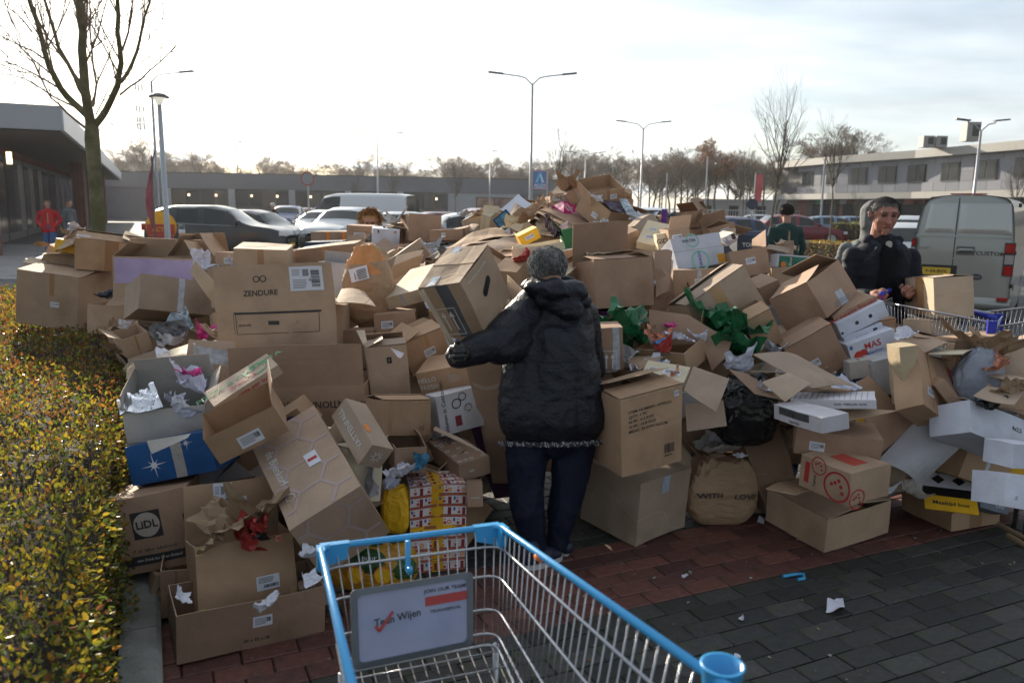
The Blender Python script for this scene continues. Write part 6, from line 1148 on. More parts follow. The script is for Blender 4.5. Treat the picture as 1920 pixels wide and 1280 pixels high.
SHEETS2=[
([(-1.772,5.094,1.038),(-1.839,5.181,1.093),(-1.758,5.285,1.102),(-1.649,5.181,1.026)],'kp'),
([(0.061,4.032,0.584),(0.097,4.141,0.714),(0.254,4.035,0.723),(0.19,3.939,0.584)],'kg'),
([(1.537,3.988,0.786),(1.587,4.102,0.778),(1.768,4.025,0.779),(1.696,3.92,0.787)],'ko'),
([(-1.43,3.648,0.369),(-1.229,3.683,0.402),(-1.189,3.525,0.391),(-1.388,3.484,0.358)],'kr'),
([(0.216,7.209,1.441),(0.21,7.335,1.555),(0.334,7.42,1.518),(0.348,7.299,1.401)],'kp'),
([(0.154,4.361,0.605),(0.125,4.414,0.788),(0.357,4.54,0.78),(0.385,4.492,0.61)],'cream'),
([(0.271,4.15,0.853),(0.392,4.243,0.883),(0.498,4.114,0.847),(0.414,4.036,0.822)],'greyc'),
([(2.461,3.834,0.884),(2.451,4.043,0.871),(2.586,4.082,0.863),(2.625,3.886,0.874)],'kg'),
([(0.495,5.282,1.381),(0.475,5.399,1.395),(0.654,5.449,1.406),(0.702,5.342,1.393)],'kw'),
([(0.196,5.149,1.126),(0.236,5.247,1.195),(0.437,5.185,1.126),(0.38,5.102,1.071)],'ks'),
([(-0.244,4.647,0.788),(-0.363,4.67,0.945),(-0.228,4.743,1.065),(-0.119,4.724,0.924)],'kp'),
([(-1.841,5.307,0.998),(-1.774,5.409,1.018),(-1.554,5.332,1.038),(-1.592,5.238,1.022)],'kg'),
([(-1.233,4.423,0.796),(-1.207,4.541,0.783),(-0.987,4.5,0.778),(-1.005,4.389,0.789)],'ko'),
([(0.065,4.065,0.369),(0.113,4.238,0.43),(0.381,4.169,0.365),(0.337,3.977,0.296)],'kr'),
([(0.126,5.113,0.978),(0.018,5.166,1.027),(0.121,5.319,1.084),(0.235,5.268,1.035)],'kp'),
([(-0.489,5.042,1.228),(-0.452,5.155,1.309),(-0.206,5.082,1.255),(-0.263,4.962,1.168)],'cream'),
([(-1.585,3.911,0.876),(-1.638,3.979,0.971),(-1.461,4.144,0.903),(-1.413,4.059,0.804)],'greyc'),
([(-0.134,4.329,0.93),(-0.197,4.464,0.953),(0.024,4.587,0.973),(0.09,4.441,0.948)],'kg'),
([(-4.108,6.941,1.232),(-4.145,7.084,1.235),(-3.913,7.126,1.238),(-3.882,6.984,1.235)],'kw'),
([(-0.215,4.747,1.051),(-0.216,4.798,1.168),(0.052,4.831,1.162),(0.047,4.777,1.041)],'ks'),
([(0.251,4.196,0.458),(0.364,4.218,0.524),(0.467,4.045,0.502),(0.354,3.989,0.423)],'kp'),
([(-1.393,4.736,1.186),(-1.305,4.814,1.273),(-1.167,4.721,1.271),(-1.281,4.63,1.164)],'kg'),
([(-1.274,7.778,1.527),(-1.298,7.894,1.523),(-1.055,7.887,1.519),(-1.037,7.788,1.522)],'ko'),
([(-0.769,6.126,1.28),(-0.753,6.227,1.265),(-0.598,6.194,1.252),(-0.623,6.08,1.27)],'kr'),
([(-0.459,6.433,1.213),(-0.329,6.529,1.294),(-0.158,6.368,1.293),(-0.288,6.259,1.208)],'kp'),
([(-2.516,5.215,0.508),(-2.591,5.185,0.585),(-2.535,5.322,0.711),(-2.459,5.346,0.624)],'cream'),
([(-2.431,5.706,0.799),(-2.606,5.72,0.791),(-2.542,5.991,0.772),(-2.373,5.914,0.785)],'greyc'),
([(0.231,4.943,0.89),(0.264,5.067,0.959),(0.481,5.044,1.007),(0.45,4.9,0.929)],'kg'),
([(-2.326,5.61,0.773),(-2.317,5.704,0.8),(-2.13,5.722,0.799),(-2.13,5.611,0.767)],'kw'),
([(2.385,4.196,0.952),(2.451,4.328,0.98),(2.671,4.22,0.968),(2.612,4.108,0.945)],'ks'),
([(-0.419,4.938,1.111),(-0.344,5.049,1.161),(-0.068,4.833,1.188),(-0.186,4.734,1.129)],'kp'),
([(2.586,4.068,0.832),(2.564,4.222,0.941),(2.753,4.154,1),(2.772,4.02,0.906)],'kg'),
([(-0.141,4.661,0.948),(-0.111,4.751,1.154),(0.124,4.574,1.138),(0.101,4.501,0.97)],'ko'),
([(-0.451,7.424,1.477),(-0.399,7.46,1.533),(-0.315,7.352,1.535),(-0.379,7.318,1.472)],'kr'),
([(0.277,7.821,1.419),(0.302,7.91,1.517),(0.53,7.795,1.582),(0.522,7.695,1.486)],'kp'),
([(-0.331,5.173,1.241),(-0.226,5.215,1.364),(-0.106,5.193,1.257),(-0.2,5.158,1.155)],'cream'),
([(-1.734,4.371,0.904),(-1.821,4.421,0.891),(-1.685,4.679,0.879),(-1.578,4.613,0.896)],'greyc'),
([(-2.386,4.89,0.583),(-2.434,4.94,0.703),(-2.185,4.929,0.791),(-2.133,4.869,0.644)],'kg'),
([(-4.277,6.937,1.158),(-4.271,7.043,1.192),(-4.129,7.083,1.168),(-4.121,6.961,1.123)],'kw'),
([(-0.071,4.185,0.824),(0.021,4.292,0.943),(0.193,4.134,0.946),(0.086,4.047,0.831)],'ks'),
([(-2.177,4.38,0.713),(-2.222,4.541,0.763),(-2.007,4.582,0.767),(-1.973,4.437,0.722)],'kp'),
([(0.196,7.102,1.449),(0.367,7.229,1.429),(0.442,7.093,1.441),(0.245,6.984,1.46)],'kg'),
([(0.021,5.114,1.127),(0.119,5.218,1.213),(0.336,5.049,1.173),(0.241,4.942,1.087)],'ko'),
([(-2.162,4.866,0.723),(-2.238,4.938,0.793),(-2.139,5.091,0.793),(-2.04,5.016,0.709)],'kr'),
([(0.358,5.12,0.996),(0.434,5.227,1.01),(0.606,5.066,0.991),(0.547,4.991,0.981)],'kp'),
([(2.276,3.952,0.993),(2.147,4.037,0.971),(2.324,4.204,0.97),(2.414,4.112,0.988)],'cream'),
([(0.018,4.383,0.987),(-0.05,4.538,0.958),(0.211,4.642,0.953),(0.289,4.506,0.979)],'greyc'),
([(1.306,4.244,0.823),(1.324,4.374,0.802),(1.579,4.378,0.792),(1.598,4.233,0.814)],'kg'),
([(0.434,7.93,1.81),(0.333,7.956,1.824),(0.417,8.239,1.861),(0.531,8.206,1.844)],'kw'),
([(-1.27,4.442,0.822),(-1.345,4.5,0.82),(-1.273,4.613,0.82),(-1.205,4.563,0.821)],'ks'),
([(0.132,3.882,0.483),(-0.006,3.971,0.513),(0.17,4.281,0.543),(0.294,4.177,0.512)],'kp'),
([(-1.905,5.814,1.107),(-1.871,5.891,1.194),(-1.648,5.98,1.051),(-1.672,5.899,0.946)],'kg'),
([(2.151,4.488,1.035),(2.178,4.622,1.021),(2.325,4.593,1.008),(2.279,4.458,1.024)],'ko'),
([(0.714,5.247,1.419),(0.581,5.365,1.39),(0.806,5.513,1.373),(0.89,5.4,1.399)],'kr'),
([(0.11,5.025,0.894),(0.189,5.072,0.959),(0.358,4.9,0.86),(0.252,4.852,0.786)],'kp'),
([(-1.829,5.357,1.23),(-1.934,5.38,1.239),(-1.89,5.518,1.244),(-1.782,5.504,1.236)],'cream'),
([(-2.737,5.355,0.516),(-2.671,5.426,0.55),(-2.552,5.322,0.548),(-2.602,5.252,0.517)],'greyc'),
([(0.071,5.055,0.964),(0.078,5.128,1.062),(0.38,5.136,1.023),(0.39,5.077,0.939)],'kg'),
([(0.264,4.91,0.872),(0.367,5.018,0.844),(0.612,4.852,0.855),(0.53,4.732,0.883)],'kw'),
([(2.054,4.23,0.999),(2.197,4.301,1.046),(2.277,4.099,1.023),(2.134,4.04,0.978)],'ks'),
([(-3.953,6.89,1.246),(-3.977,6.993,1.295),(-3.802,6.95,1.379),(-3.785,6.86,1.334)],'kp'),
([(0.115,4.247,0.773),(0.188,4.203,0.896),(0.267,4.019,0.781),(0.208,4.053,0.679)],'kg'),
([(-0.503,4.865,1.112),(-0.536,5.004,1.132),(-0.321,5.038,1.159),(-0.302,4.902,1.139)],'ko'),
([(0.287,4.078,0.684),(0.186,4.196,0.674),(0.371,4.284,0.667),(0.425,4.163,0.677)],'kr'),
([(-1.375,4.528,1.084),(-1.374,4.645,1.183),(-1.163,4.571,1.243),(-1.163,4.46,1.149)],'kp'),
([(-1.98,4.476,0.838),(-1.797,4.481,0.909),(-1.771,4.231,0.851),(-1.923,4.186,0.782)],'cream'),
([(-1.872,5.216,1.067),(-2.017,5.231,1.151),(-1.978,5.362,1.193),(-1.845,5.344,1.114)],'greyc'),
([(1.897,6.006,1.41),(1.942,6.096,1.439),(2.097,6.05,1.413),(2.055,5.954,1.382)],'kg'),
([(0.271,5.292,1.274),(0.359,5.302,1.313),(0.415,5.172,1.301),(0.32,5.133,1.252)],'kw'),
([(-1.377,7.321,1.326),(-1.414,7.397,1.34),(-1.305,7.474,1.342),(-1.256,7.387,1.326)],'ks'),
([(1.219,4.059,0.716),(1.262,4.168,0.694),(1.522,4.109,0.673),(1.514,3.983,0.694)],'kp'),
([(0.281,4.145,0.781),(0.17,4.279,0.909),(0.263,4.366,0.965),(0.392,4.211,0.818)],'kg'),
([(0.427,4.232,0.105),(0.323,4.24,0.142),(0.347,4.432,0.187),(0.442,4.412,0.15)],'ko'),
([(2.48,3.996,0.708),(2.601,4.04,0.697),(2.655,3.871,0.701),(2.545,3.809,0.712)],'kr'),
([(-1.766,3.919,0.906),(-1.682,4.012,0.915),(-1.566,3.921,0.907),(-1.654,3.821,0.897)],'kp'),
([(-1.645,5.674,1.195),(-1.659,5.785,1.221),(-1.392,5.759,1.252),(-1.391,5.64,1.223)],'cream'),
([(-0.671,3.377,0.494),(-0.601,3.339,0.592),(-0.557,3.215,0.492),(-0.608,3.242,0.419)],'greyc'),
([(0.425,5.455,1.365),(0.366,5.569,1.38),(0.619,5.655,1.405),(0.668,5.514,1.385)],'kg'),
([(-1.237,7.658,1.502),(-1.235,7.767,1.493),(-0.948,7.74,1.468),(-0.962,7.643,1.477)],'kw'),
([(-2.779,5.828,0.795),(-2.708,5.918,0.791),(-2.498,5.676,0.797),(-2.578,5.607,0.8)],'ks'),
]
FILL=[
('o',(-0.256,4.96,0.942),(0.899,-0.152,0.21,0.353),(0.22,0.29,0.28)),
('c',(0.171,4.306,0.461),(0.984,0.059,-0.142,0.095),(0.3,0.33,0.21)),
('c',(-0.53,6.11,1.193),(0.875,-0.05,0.028,-0.48),(0.32,0.17,0.19)),
('c',(-1.85,5.335,1.046),(0.837,0.187,-0.013,0.515),(0.25,0.24,0.12)),
('c',(0.392,4.306,0.316),(0.878,-0.034,0.082,0.47),(0.27,0.29,0.13)),
('o',(-0.036,4.726,0.94),(0.794,0.278,-0.035,-0.539),(0.38,0.28,0.2)),
('o',(1.551,4.628,0.79),(0.983,-0.004,-0.174,-0.052),(0.43,0.27,0.14)),
('h',(-1.257,4.637,0.748),(0.817,0.304,0.011,-0.49),(0.24,0.28,0.18)),
('c',(-1.959,5.543,1.097),(0.972,-0.118,-0.128,0.157),(0.18,0.23,0.23)),
('c',(-1.33,3.756,0.282),(0.924,0.076,-0.375,0.012),(0.32,0.22,0.29)),
('c',(-2.023,6.107,1.066),(0.982,-0.122,0.103,-0.104),(0.49,0.22,0.19)),
('h',(0.182,4.337,0.595),(0.831,-0.014,0.016,-0.556),(0.41,0.31,0.14)),
('h',(0.49,5.482,1.244),(0.946,-0.003,-0.203,0.252),(0.38,0.26,0.19)),
('h',(-0.684,3.391,0.508),(0.87,-0.113,-0.044,-0.478),(0.16,0.17,0.23)),
('c',(-1.596,4.58,0.79),(0.89,-0.056,-0.03,-0.451),(0.36,0.23,0.19)),
('c',(-0.36,4.232,0.42),(0.962,-0.153,0.025,-0.225),(0.23,0.32,0.26)),
('o',(-0.826,5.497,1.093),(0.934,0.064,-0.119,-0.331),(0.29,0.32,0.2)),
('o',(-1.576,4.05,0.823),(0.988,0.023,0.07,0.134),(0.25,0.17,0.12)),
('c',(2.214,4.251,0.915),(0.932,-0.005,-0.066,0.358),(0.19,0.16,0.14)),
('c',(-0.427,7.473,1.396),(0.921,-0.045,-0.146,0.358),(0.17,0.15,0.22)),
('h',(-0.141,5.784,1.217),(0.967,-0.047,0.25,0.007),(0.25,0.34,0.12)),
('h',(-2.114,5.083,0.642),(0.997,0.056,0.036,0.045),(0.38,0.22,0.19)),
('o',(0.315,5.153,0.87),(0.961,0.186,0.038,-0.2),(0.37,0.31,0.21)),
('h',(-2.644,5.786,0.674),(0.883,0.314,0.212,0.277),(0.24,0.31,0.13)),
('h',(-0.491,3.828,0.229),(0.97,-0.216,0.111,0.023),(0.25,0.3,0.31)),
('h',(0.709,4.371,0.737),(0.88,-0.047,-0.059,-0.469),(0.45,0.38,0.15)),
('h',(2.673,4.261,0.862),(0.978,-0.104,-0.102,0.147),(0.28,0.22,0.12)),
('h',(0.403,4.387,0.734),(0.786,0.037,-0.193,-0.586),(0.42,0.2,0.31)),
('c',(0.203,5.315,1.13),(0.853,0.071,-0.189,-0.482),(0.28,0.23,0.24)),
('c',(0.749,6.804,1.335),(0.99,0.036,-0.03,0.133),(0.37,0.22,0.32)),
('c',(-3.869,7.246,1.086),(0.99,-0.049,0.082,-0.099),(0.43,0.32,0.29)),
('c',(0.468,7.293,1.419),(0.993,0.013,-0.088,-0.073),(0.38,0.33,0.16)),
('o',(-0.545,4.806,0.999),(0.985,0.128,-0.11,0.027),(0.28,0.25,0.12)),
('c',(1.983,4.208,0.29),(0.832,-0.069,0.118,0.537),(0.25,0.35,0.16)),
('c',(-0.87,3.301,0.13),(0.969,0.048,0.235,-0.064),(0.2,0.14,0.18)),
('h',(-1.351,5.853,1.131),(0.978,-0.166,-0.117,0.051),(0.43,0.22,0.19)),
('h',(-1.503,3.29,0.087),(0.854,-0.016,0.029,0.519),(0.17,0.2,0.16)),
('o',(-0.599,4.009,0.451),(0.793,0.151,-0.072,0.586),(0.26,0.28,0.12)),
('o',(-0.327,6.574,1.066),(0.77,0.26,0.01,0.583),(0.4,0.21,0.33)),
('c',(-3.839,7.079,1.276),(0.995,-0.05,0.085,-0.033),(0.33,0.23,0.11)),
('o',(0.677,4.658,0.796),(0.901,-0.078,0.135,0.405),(0.24,0.28,0.25)),
('c',(-2.317,5.881,0.71),(0.976,-0.041,-0.155,0.148),(0.5,0.38,0.14)),
('c',(-0.561,4.48,0.613),(0.984,0.119,-0.078,0.11),(0.45,0.29,0.14)),
('o',(-0.702,3.583,0.555),(0.786,0.192,-0.049,0.586),(0.16,0.18,0.09)),
('o',(-1.829,6.11,1.117),(0.98,0.059,0.156,0.109),(0.28,0.21,0.26)),
('c',(2.61,4.078,0.711),(0.971,-0.066,-0.073,-0.216),(0.23,0.2,0.3)),
('c',(-1.991,4.466,0.678),(0.866,0.077,-0.35,0.349),(0.25,0.31,0.16)),
('c',(0.301,5.676,1.278),(0.868,0.035,-0.138,-0.476),(0.41,0.2,0.17)),
('c',(-1.177,7.849,1.394),(0.894,0.056,-0.25,0.368),(0.2,0.25,0.18)),
('c',(-4.072,7.282,1.08),(0.994,0.045,0.075,0.068),(0.47,0.39,0.17)),
('h',(-1.08,4.752,0.688),(0.98,0.031,-0.039,0.19),(0.48,0.4,0.23)),
('h',(1.633,3.959,0.658),(0.928,0.205,0.162,0.267),(0.19,0.16,0.1)),
('c',(1.925,4.482,0.71),(0.979,-0.075,-0.117,-0.151),(0.3,0.18,0.13)),
('h',(1.085,6.874,1.504),(0.885,-0.16,-0.245,0.363),(0.33,0.21,0.12)),
('c',(0.094,4.305,0.77),(0.968,0.012,0.207,-0.143),(0.23,0.36,0.17)),
('o',(2.582,4.279,0.878),(0.966,-0.064,-0.079,0.237),(0.16,0.25,0.09)),
('h',(0.303,8.05,1.509),(0.807,-0.004,-0.233,0.543),(0.45,0.34,0.18)),
('c',(-1.286,4.674,1.038),(0.97,0.167,-0.173,0.021),(0.25,0.29,0.25)),
('c',(-0.386,5.162,1.089),(0.89,0.11,0.162,-0.411),(0.27,0.24,0.3)),
('o',(-1.504,3.771,0.398),(0.836,-0.058,-0.082,-0.539),(0.31,0.32,0.17)),
('h',(1.599,4.388,0.362),(0.819,-0.253,0.162,0.489),(0.31,0.28,0.12)),
('h',(2.257,4.259,0.964),(0.962,-0.079,0.059,-0.254),(0.25,0.18,0.09)),
('c',(-1.426,3.171,0.084),(0.951,-0.116,0.079,0.274),(0.19,0.19,0.1)),
('c',(2.07,6.19,1.314),(0.835,0.002,-0.087,0.544),(0.25,0.15,0.12)),
('h',(1.998,4.318,0.319),(0.956,-0.265,-0.12,-0.025),(0.41,0.23,0.31)),
('h',(-0.607,7.283,1.256),(0.922,0.227,-0.019,0.314),(0.32,0.24,0.15)),
('h',(0.981,7.779,1.716),(0.935,0.116,0.041,-0.334),(0.27,0.19,0.13)),
('o',(1.345,4.319,0.128),(0.83,-0.023,0.066,-0.554),(0.16,0.21,0.22)),
('o',(2.561,4.35,0.834),(0.974,-0.177,0.031,-0.139),(0.3,0.17,0.13)),
('c',(-0.152,5.373,1.144),(0.836,-0.198,0.12,-0.497),(0.48,0.3,0.14)),
('h',(-0.595,3.803,0.119),(0.957,-0.268,0.038,-0.107),(0.37,0.25,0.12)),
('h',(-3.766,7.131,1.269),(0.922,0.031,0.185,0.34),(0.3,0.27,0.16)),
('c',(-1.098,4.948,0.981),(0.962,-0.135,-0.234,-0.043),(0.24,0.26,0.13)),
('c',(1.608,4.297,0.735),(0.828,-0.186,0.248,-0.468),(0.46,0.2,0.12)),
('h',(-3.92,7.121,1.344),(0.933,0.217,-0.272,-0.096),(0.18,0.18,0.1)),
('o',(-2.372,5.887,0.697),(0.99,-0.062,0.048,0.121),(0.33,0.32,0.13)),
('c',(-1.306,7.425,1.247),(0.946,-0.034,0.275,-0.169),(0.2,0.2,0.1)),
('c',(1.95,6.152,1.322),(0.843,-0.131,-0.028,-0.522),(0.22,0.21,0.09)),
('h',(-1.737,3.649,0.329),(0.853,-0.026,-0.264,0.45),(0.16,0.15,0.09)),
('c',(0.963,4.175,0.66),(0.792,-0.099,0.042,0.601),(0.41,0.23,0.12)),
('h',(1.741,7.156,1.484),(0.85,-0.211,-0.007,0.484),(0.23,0.26,0.1)),
('c',(0.442,8.264,1.69),(0.99,0.1,-0.095,0.006),(0.28,0.34,0.21)),
('c',(-4.067,7.193,1.157),(0.776,-0.198,0.168,-0.575),(0.24,0.27,0.2)),
('h',(0.538,8.162,1.782),(0.958,0.056,-0.043,-0.279),(0.23,0.29,0.13)),
('c',(-0.754,3.718,0.563),(0.955,0.108,0.216,0.173),(0.21,0.15,0.15)),
('c',(0.221,8.185,1.615),(0.923,0.034,-0.064,-0.379),(0.22,0.17,0.16)),
('c',(-2.758,5.639,0.699),(0.857,0.004,-0.002,-0.515),(0.35,0.16,0.13)),
('o',(2.223,4.713,0.942),(0.984,-0.129,0.078,-0.096),(0.31,0.26,0.11)),
('c',(-0.944,7.181,1.261),(0.824,-0.016,0.068,-0.562),(0.23,0.25,0.12)),
('h',(1.043,7.332,1.465),(0.996,0.014,-0.058,-0.061),(0.29,0.15,0.1)),
('c',(-1.934,6.251,1.116),(0.786,0.265,-0.054,0.555),(0.39,0.38,0.13)),
('o',(0.24,4.341,0.266),(0.914,-0.188,0.086,-0.349),(0.18,0.27,0.09)),
('c',(-1.933,5.291,0.879),(0.97,-0.096,-0.02,0.222),(0.16,0.27,0.15)),
('o',(1.212,4.583,0.394),(0.862,-0.024,0.104,0.495),(0.32,0.32,0.14)),
('h',(0.39,5.656,0.924),(0.796,0.253,0.192,-0.515),(0.38,0.4,0.21)),
('c',(0.855,4.28,0.228),(0.936,0.214,0.269,-0.072),(0.25,0.26,0.12)),
('h',(0.959,4.275,0.281),(0.873,0.138,0.334,-0.327),(0.25,0.22,0.12)),
('o',(-0.837,3.193,0.075),(0.815,-0.019,-0.07,-0.574),(0.21,0.14,0.12)),
('h',(1.698,7.431,1.512),(0.813,-0.025,0.004,-0.582),(0.26,0.31,0.13)),
('h',(1.66,5.049,0.952),(0.973,0.03,-0.022,-0.229),(0.34,0.25,0.28)),
('c',(1.929,6.253,1.324),(0.859,0.132,0.028,0.494),(0.31,0.3,0.18)),
('h',(1.195,7.365,1.503),(0.841,0.057,-0.13,-0.522),(0.21,0.27,0.15)),
('h',(1.335,4.286,0.589),(0.924,0.11,0.247,0.272),(0.31,0.16,0.15)),
('c',(-1.154,4.906,0.993),(0.823,0.016,0.014,-0.567),(0.33,0.16,0.12)),
('c',(1.868,4.186,0.521),(0.838,0.096,0.059,-0.533),(0.24,0.39,0.14)),
('o',(-2.595,5.449,0.548),(0.921,0.113,-0.125,0.351),(0.19,0.25,0.23)),
('o',(2.191,4.419,0.212),(0.929,-0.073,-0.276,-0.233),(0.49,0.29,0.18)),
('c',(-0.484,7.48,1.413),(0.791,-0.047,-0.101,0.601),(0.28,0.2,0.16)),
('h',(2.344,4.423,0.242),(0.943,-0.259,-0.17,-0.122),(0.45,0.31,0.21)),
('c',(0.568,8.107,1.776),(0.957,0.018,-0.284,0.063),(0.17,0.21,0.16)),
('c',(0.761,5.568,1.295),(0.972,-0.067,0.142,0.177),(0.24,0.28,0.15)),
('c',(-0.587,5.7,1.179),(0.793,0.153,-0.133,-0.574),(0.17,0.25,0.09)),
('h',(1.135,5.485,0.999),(0.961,0.217,-0.171,-0.033),(0.49,0.29,0.21)),
('h',(-0.395,7.993,1.496),(0.855,0.017,-0.136,-0.5),(0.17,0.17,0.16)),
('h',(0.414,4.378,0.202),(0.933,-0.123,0.259,0.218),(0.49,0.24,0.13)),
('h',(0.88,5.932,1.264),(0.848,-0.022,-0.008,-0.529),(0.26,0.38,0.13)),
('c',(0.013,5.681,1.235),(0.897,0.183,-0.359,-0.181),(0.17,0.14,0.15)),
('h',(-1.668,3.597,0.406),(0.873,-0.093,-0.13,-0.46),(0.34,0.2,0.09)),
('o',(-0.83,3.462,0.2),(0.921,-0.275,-0.224,0.158),(0.4,0.31,0.12)),
('c',(2.47,4.348,0.207),(0.942,-0.159,0.179,0.235),(0.26,0.38,0.16)),
('o',(-0.851,3.49,0.203),(0.918,0.18,-0.1,0.338),(0.36,0.29,0.24)),
('c',(2.681,4.306,0.88),(0.976,-0.154,-0.107,0.108),(0.32,0.16,0.09)),
('c',(2.431,4.239,0.894),(0.913,0.053,0.056,-0.401),(0.16,0.23,0.12)),
('c',(2.237,6.051,1.218),(0.942,-0.117,0.143,-0.279),(0.4,0.31,0.14)),
('c',(-1.397,7.816,1.278),(0.809,-0.056,-0.19,0.553),(0.44,0.37,0.14)),
('c',(2.021,6.157,1.341),(0.996,-0.084,-0.019,0.004),(0.21,0.2,0.12)),
('c',(-0.527,3.886,0.172),(0.987,-0.121,-0.085,0.065),(0.22,0.33,0.24)),
('h',(-2.227,6,1.076),(0.821,-0.051,-0.044,-0.567),(0.18,0.16,0.23)),
('o',(1.214,4.622,0.689),(0.813,0.241,0.164,0.505),(0.27,0.4,0.28)),
('c',(1.009,7.201,1.453),(0.936,0.281,-0.096,-0.187),(0.27,0.18,0.11)),
('h',(-0.37,4.668,0.809),(0.965,0.183,0.088,-0.167),(0.34,0.32,0.18)),
('c',(1.292,7.154,1.517),(0.881,-0.117,-0.101,0.446),(0.27,0.14,0.17)),
('c',(2.262,4.814,0.943),(0.996,-0.027,0.058,-0.068),(0.34,0.2,0.12)),
('o',(-0.55,3.866,0.195),(0.99,-0.136,-0.031,-0.035),(0.39,0.39,0.27)),
('h',(2.22,4.834,0.982),(0.955,-0.008,-0.016,0.296),(0.17,0.18,0.13)),
('c',(0.555,8.111,1.802),(0.832,0.188,-0.207,-0.479),(0.25,0.21,0.13)),
('c',(0.866,6.038,1.258),(0.975,-0.029,-0.018,-0.221),(0.43,0.36,0.16)),
('c',(0.913,6.425,1.28),(0.881,0.309,-0.01,0.357),(0.47,0.3,0.17)),
('o',(-0.525,3.906,0.167),(0.975,0.104,0.122,-0.155),(0.45,0.37,0.16)),
('h',(2.119,4.457,0.17),(0.774,0.242,0.013,-0.585),(0.26,0.4,0.13)),
('o',(2.194,4.505,0.095),(0.852,-0.202,-0.137,-0.463),(0.16,0.18,0.1)),
('h',(1.024,7.787,1.798),(0.999,0.021,0.004,0.029),(0.19,0.17,0.1)),
('h',(-2.229,5.922,0.828),(0.975,-0.083,0.121,0.165),(0.23,0.34,0.24)),
('c',(0.067,7.392,1.516),(0.819,0.093,0.225,0.52),(0.25,0.14,0.13)),
('h',(-3.167,6.435,0.842),(0.963,0.228,-0.064,-0.128),(0.23,0.15,0.12)),
('c',(-0.139,6.341,1.197),(0.972,0.117,-0.201,0.041),(0.33,0.36,0.16)),
('h',(1.408,4.192,0.704),(0.996,0.03,-0.087,-0.018),(0.29,0.15,0.09)),
('o',(0.343,4.317,0.415),(0.821,0.163,0.153,0.526),(0.29,0.32,0.14)),
('c',(-0.946,7.363,1.268),(0.968,0.002,0.007,0.252),(0.33,0.36,0.13)),
('c',(-0.199,4.436,0.185),(0.966,-0.078,-0.186,-0.162),(0.45,0.31,0.18)),
('h',(-1.48,7.873,1.278),(0.962,0.101,-0.069,-0.243),(0.27,0.27,0.14)),
('h',(1.2,7.69,1.506),(0.947,-0.059,-0.126,0.288),(0.43,0.28,0.14)),
('c',(0.385,4.601,0.195),(0.964,-0.136,0.144,-0.178),(0.45,0.36,0.19)),
('c',(0.432,4.572,0.249),(0.938,-0.254,0.161,0.17),(0.45,0.27,0.26)),
('c',(-0.266,8.341,1.499),(0.978,-0.007,-0.17,-0.124),(0.42,0.38,0.16)),
('c',(0.378,4.582,0.184),(0.956,-0.225,0.144,0.119),(0.35,0.37,0.12)),
('c',(1.853,6.623,1.384),(0.913,-0.058,0.091,-0.393),(0.33,0.24,0.15)),
('c',(2.159,4.54,0.274),(0.762,-0.308,0.049,0.567),(0.46,0.32,0.27)),
('h',(-3.95,7.341,1.299),(0.811,-0.087,-0.045,-0.577),(0.24,0.24,0.18)),
('o',(-0.612,3.83,0.131),(0.892,-0.076,-0.157,-0.417),(0.26,0.27,0.18)),
('h',(-4.268,7.196,0.996),(0.882,-0.084,0.066,-0.459),(0.35,0.28,0.26)),
('c',(1.195,7.528,1.514),(0.944,-0.304,0.109,-0.069),(0.24,0.24,0.14)),
('c',(0.4,4.554,0.209),(0.754,0.121,0.306,0.569),(0.38,0.34,0.14)),
('c',(-0.798,6.195,1.122),(0.986,0.121,-0.077,0.091),(0.44,0.29,0.12)),
('h',(0.107,8.458,1.609),(0.975,0.038,0.076,0.205),(0.26,0.3,0.18)),
('h',(1.142,7.981,1.579),(0.981,0.066,0.142,0.119),(0.33,0.25,0.19)),
('c',(-0.089,4.416,0.185),(0.967,-0.109,-0.225,-0.058),(0.37,0.27,0.18)),
('o',(2.812,4.798,0.781),(0.981,-0.15,-0.027,-0.116),(0.43,0.39,0.12)),
('h',(0.423,4.73,0.219),(0.958,-0.132,0.209,-0.147),(0.34,0.27,0.26)),
('o',(2.707,4.119,0.34),(0.937,-0.203,0.114,-0.261),(0.23,0.39,0.15)),
('o',(-0.179,4.369,0.26),(0.927,-0.294,-0.221,0.076),(0.32,0.37,0.26)),
('c',(-0.752,8.141,1.38),(0.969,-0.161,0.186,-0.004),(0.26,0.26,0.15)),
('c',(-0.285,8.491,1.508),(0.879,0.035,-0.222,-0.421),(0.23,0.25,0.2)),
('c',(1.798,7.783,1.532),(0.872,0.075,0.132,-0.465),(0.29,0.22,0.15)),
('o',(1.659,4.651,0.408),(0.78,0.044,0.236,0.577),(0.34,0.34,0.31)),
('h',(1.86,6.828,1.409),(0.971,0.02,0.109,0.212),(0.38,0.35,0.15)),
('o',(2.773,4.278,0.155),(0.939,-0.27,-0.081,0.197),(0.33,0.26,0.18)),
('o',(-0.28,4.206,0.199),(0.817,0.301,-0.026,0.49),(0.37,0.23,0.2)),
]
for i,(lb,c,q,d,o) in enumerate(BOXES):
    if '--nobox' in lb: continue
    if not o.get('pr') and o.get('c','k')[0]=='k':
        rn_=random.Random(i*3+1); o=dict(o); P=[]
        if rn_.random()<.5: P.append(('tape','N',rn_.uniform(.4,.6),.08,rn_.choice(('tb','tan','tclear')),rn_.choice((0,.6))))
        if rn_.random()<.4: P.append(('label','N',rn_.uniform(.25,.75),rn_.uniform(.3,.6),.07,.045))
        if rn_.random()<.5: P.append(('text','N',rn_.uniform(.2,.8),.18,.018,rn_.choice(('RESY','PAP 20','BC 22','- 4 -','34 x 22 x 18')),'pale' if rn_.random()<.3 else 'ink'))
        o['pr']=P
    make_box(lb,c,Quaternion(q),d,o,bid=i)
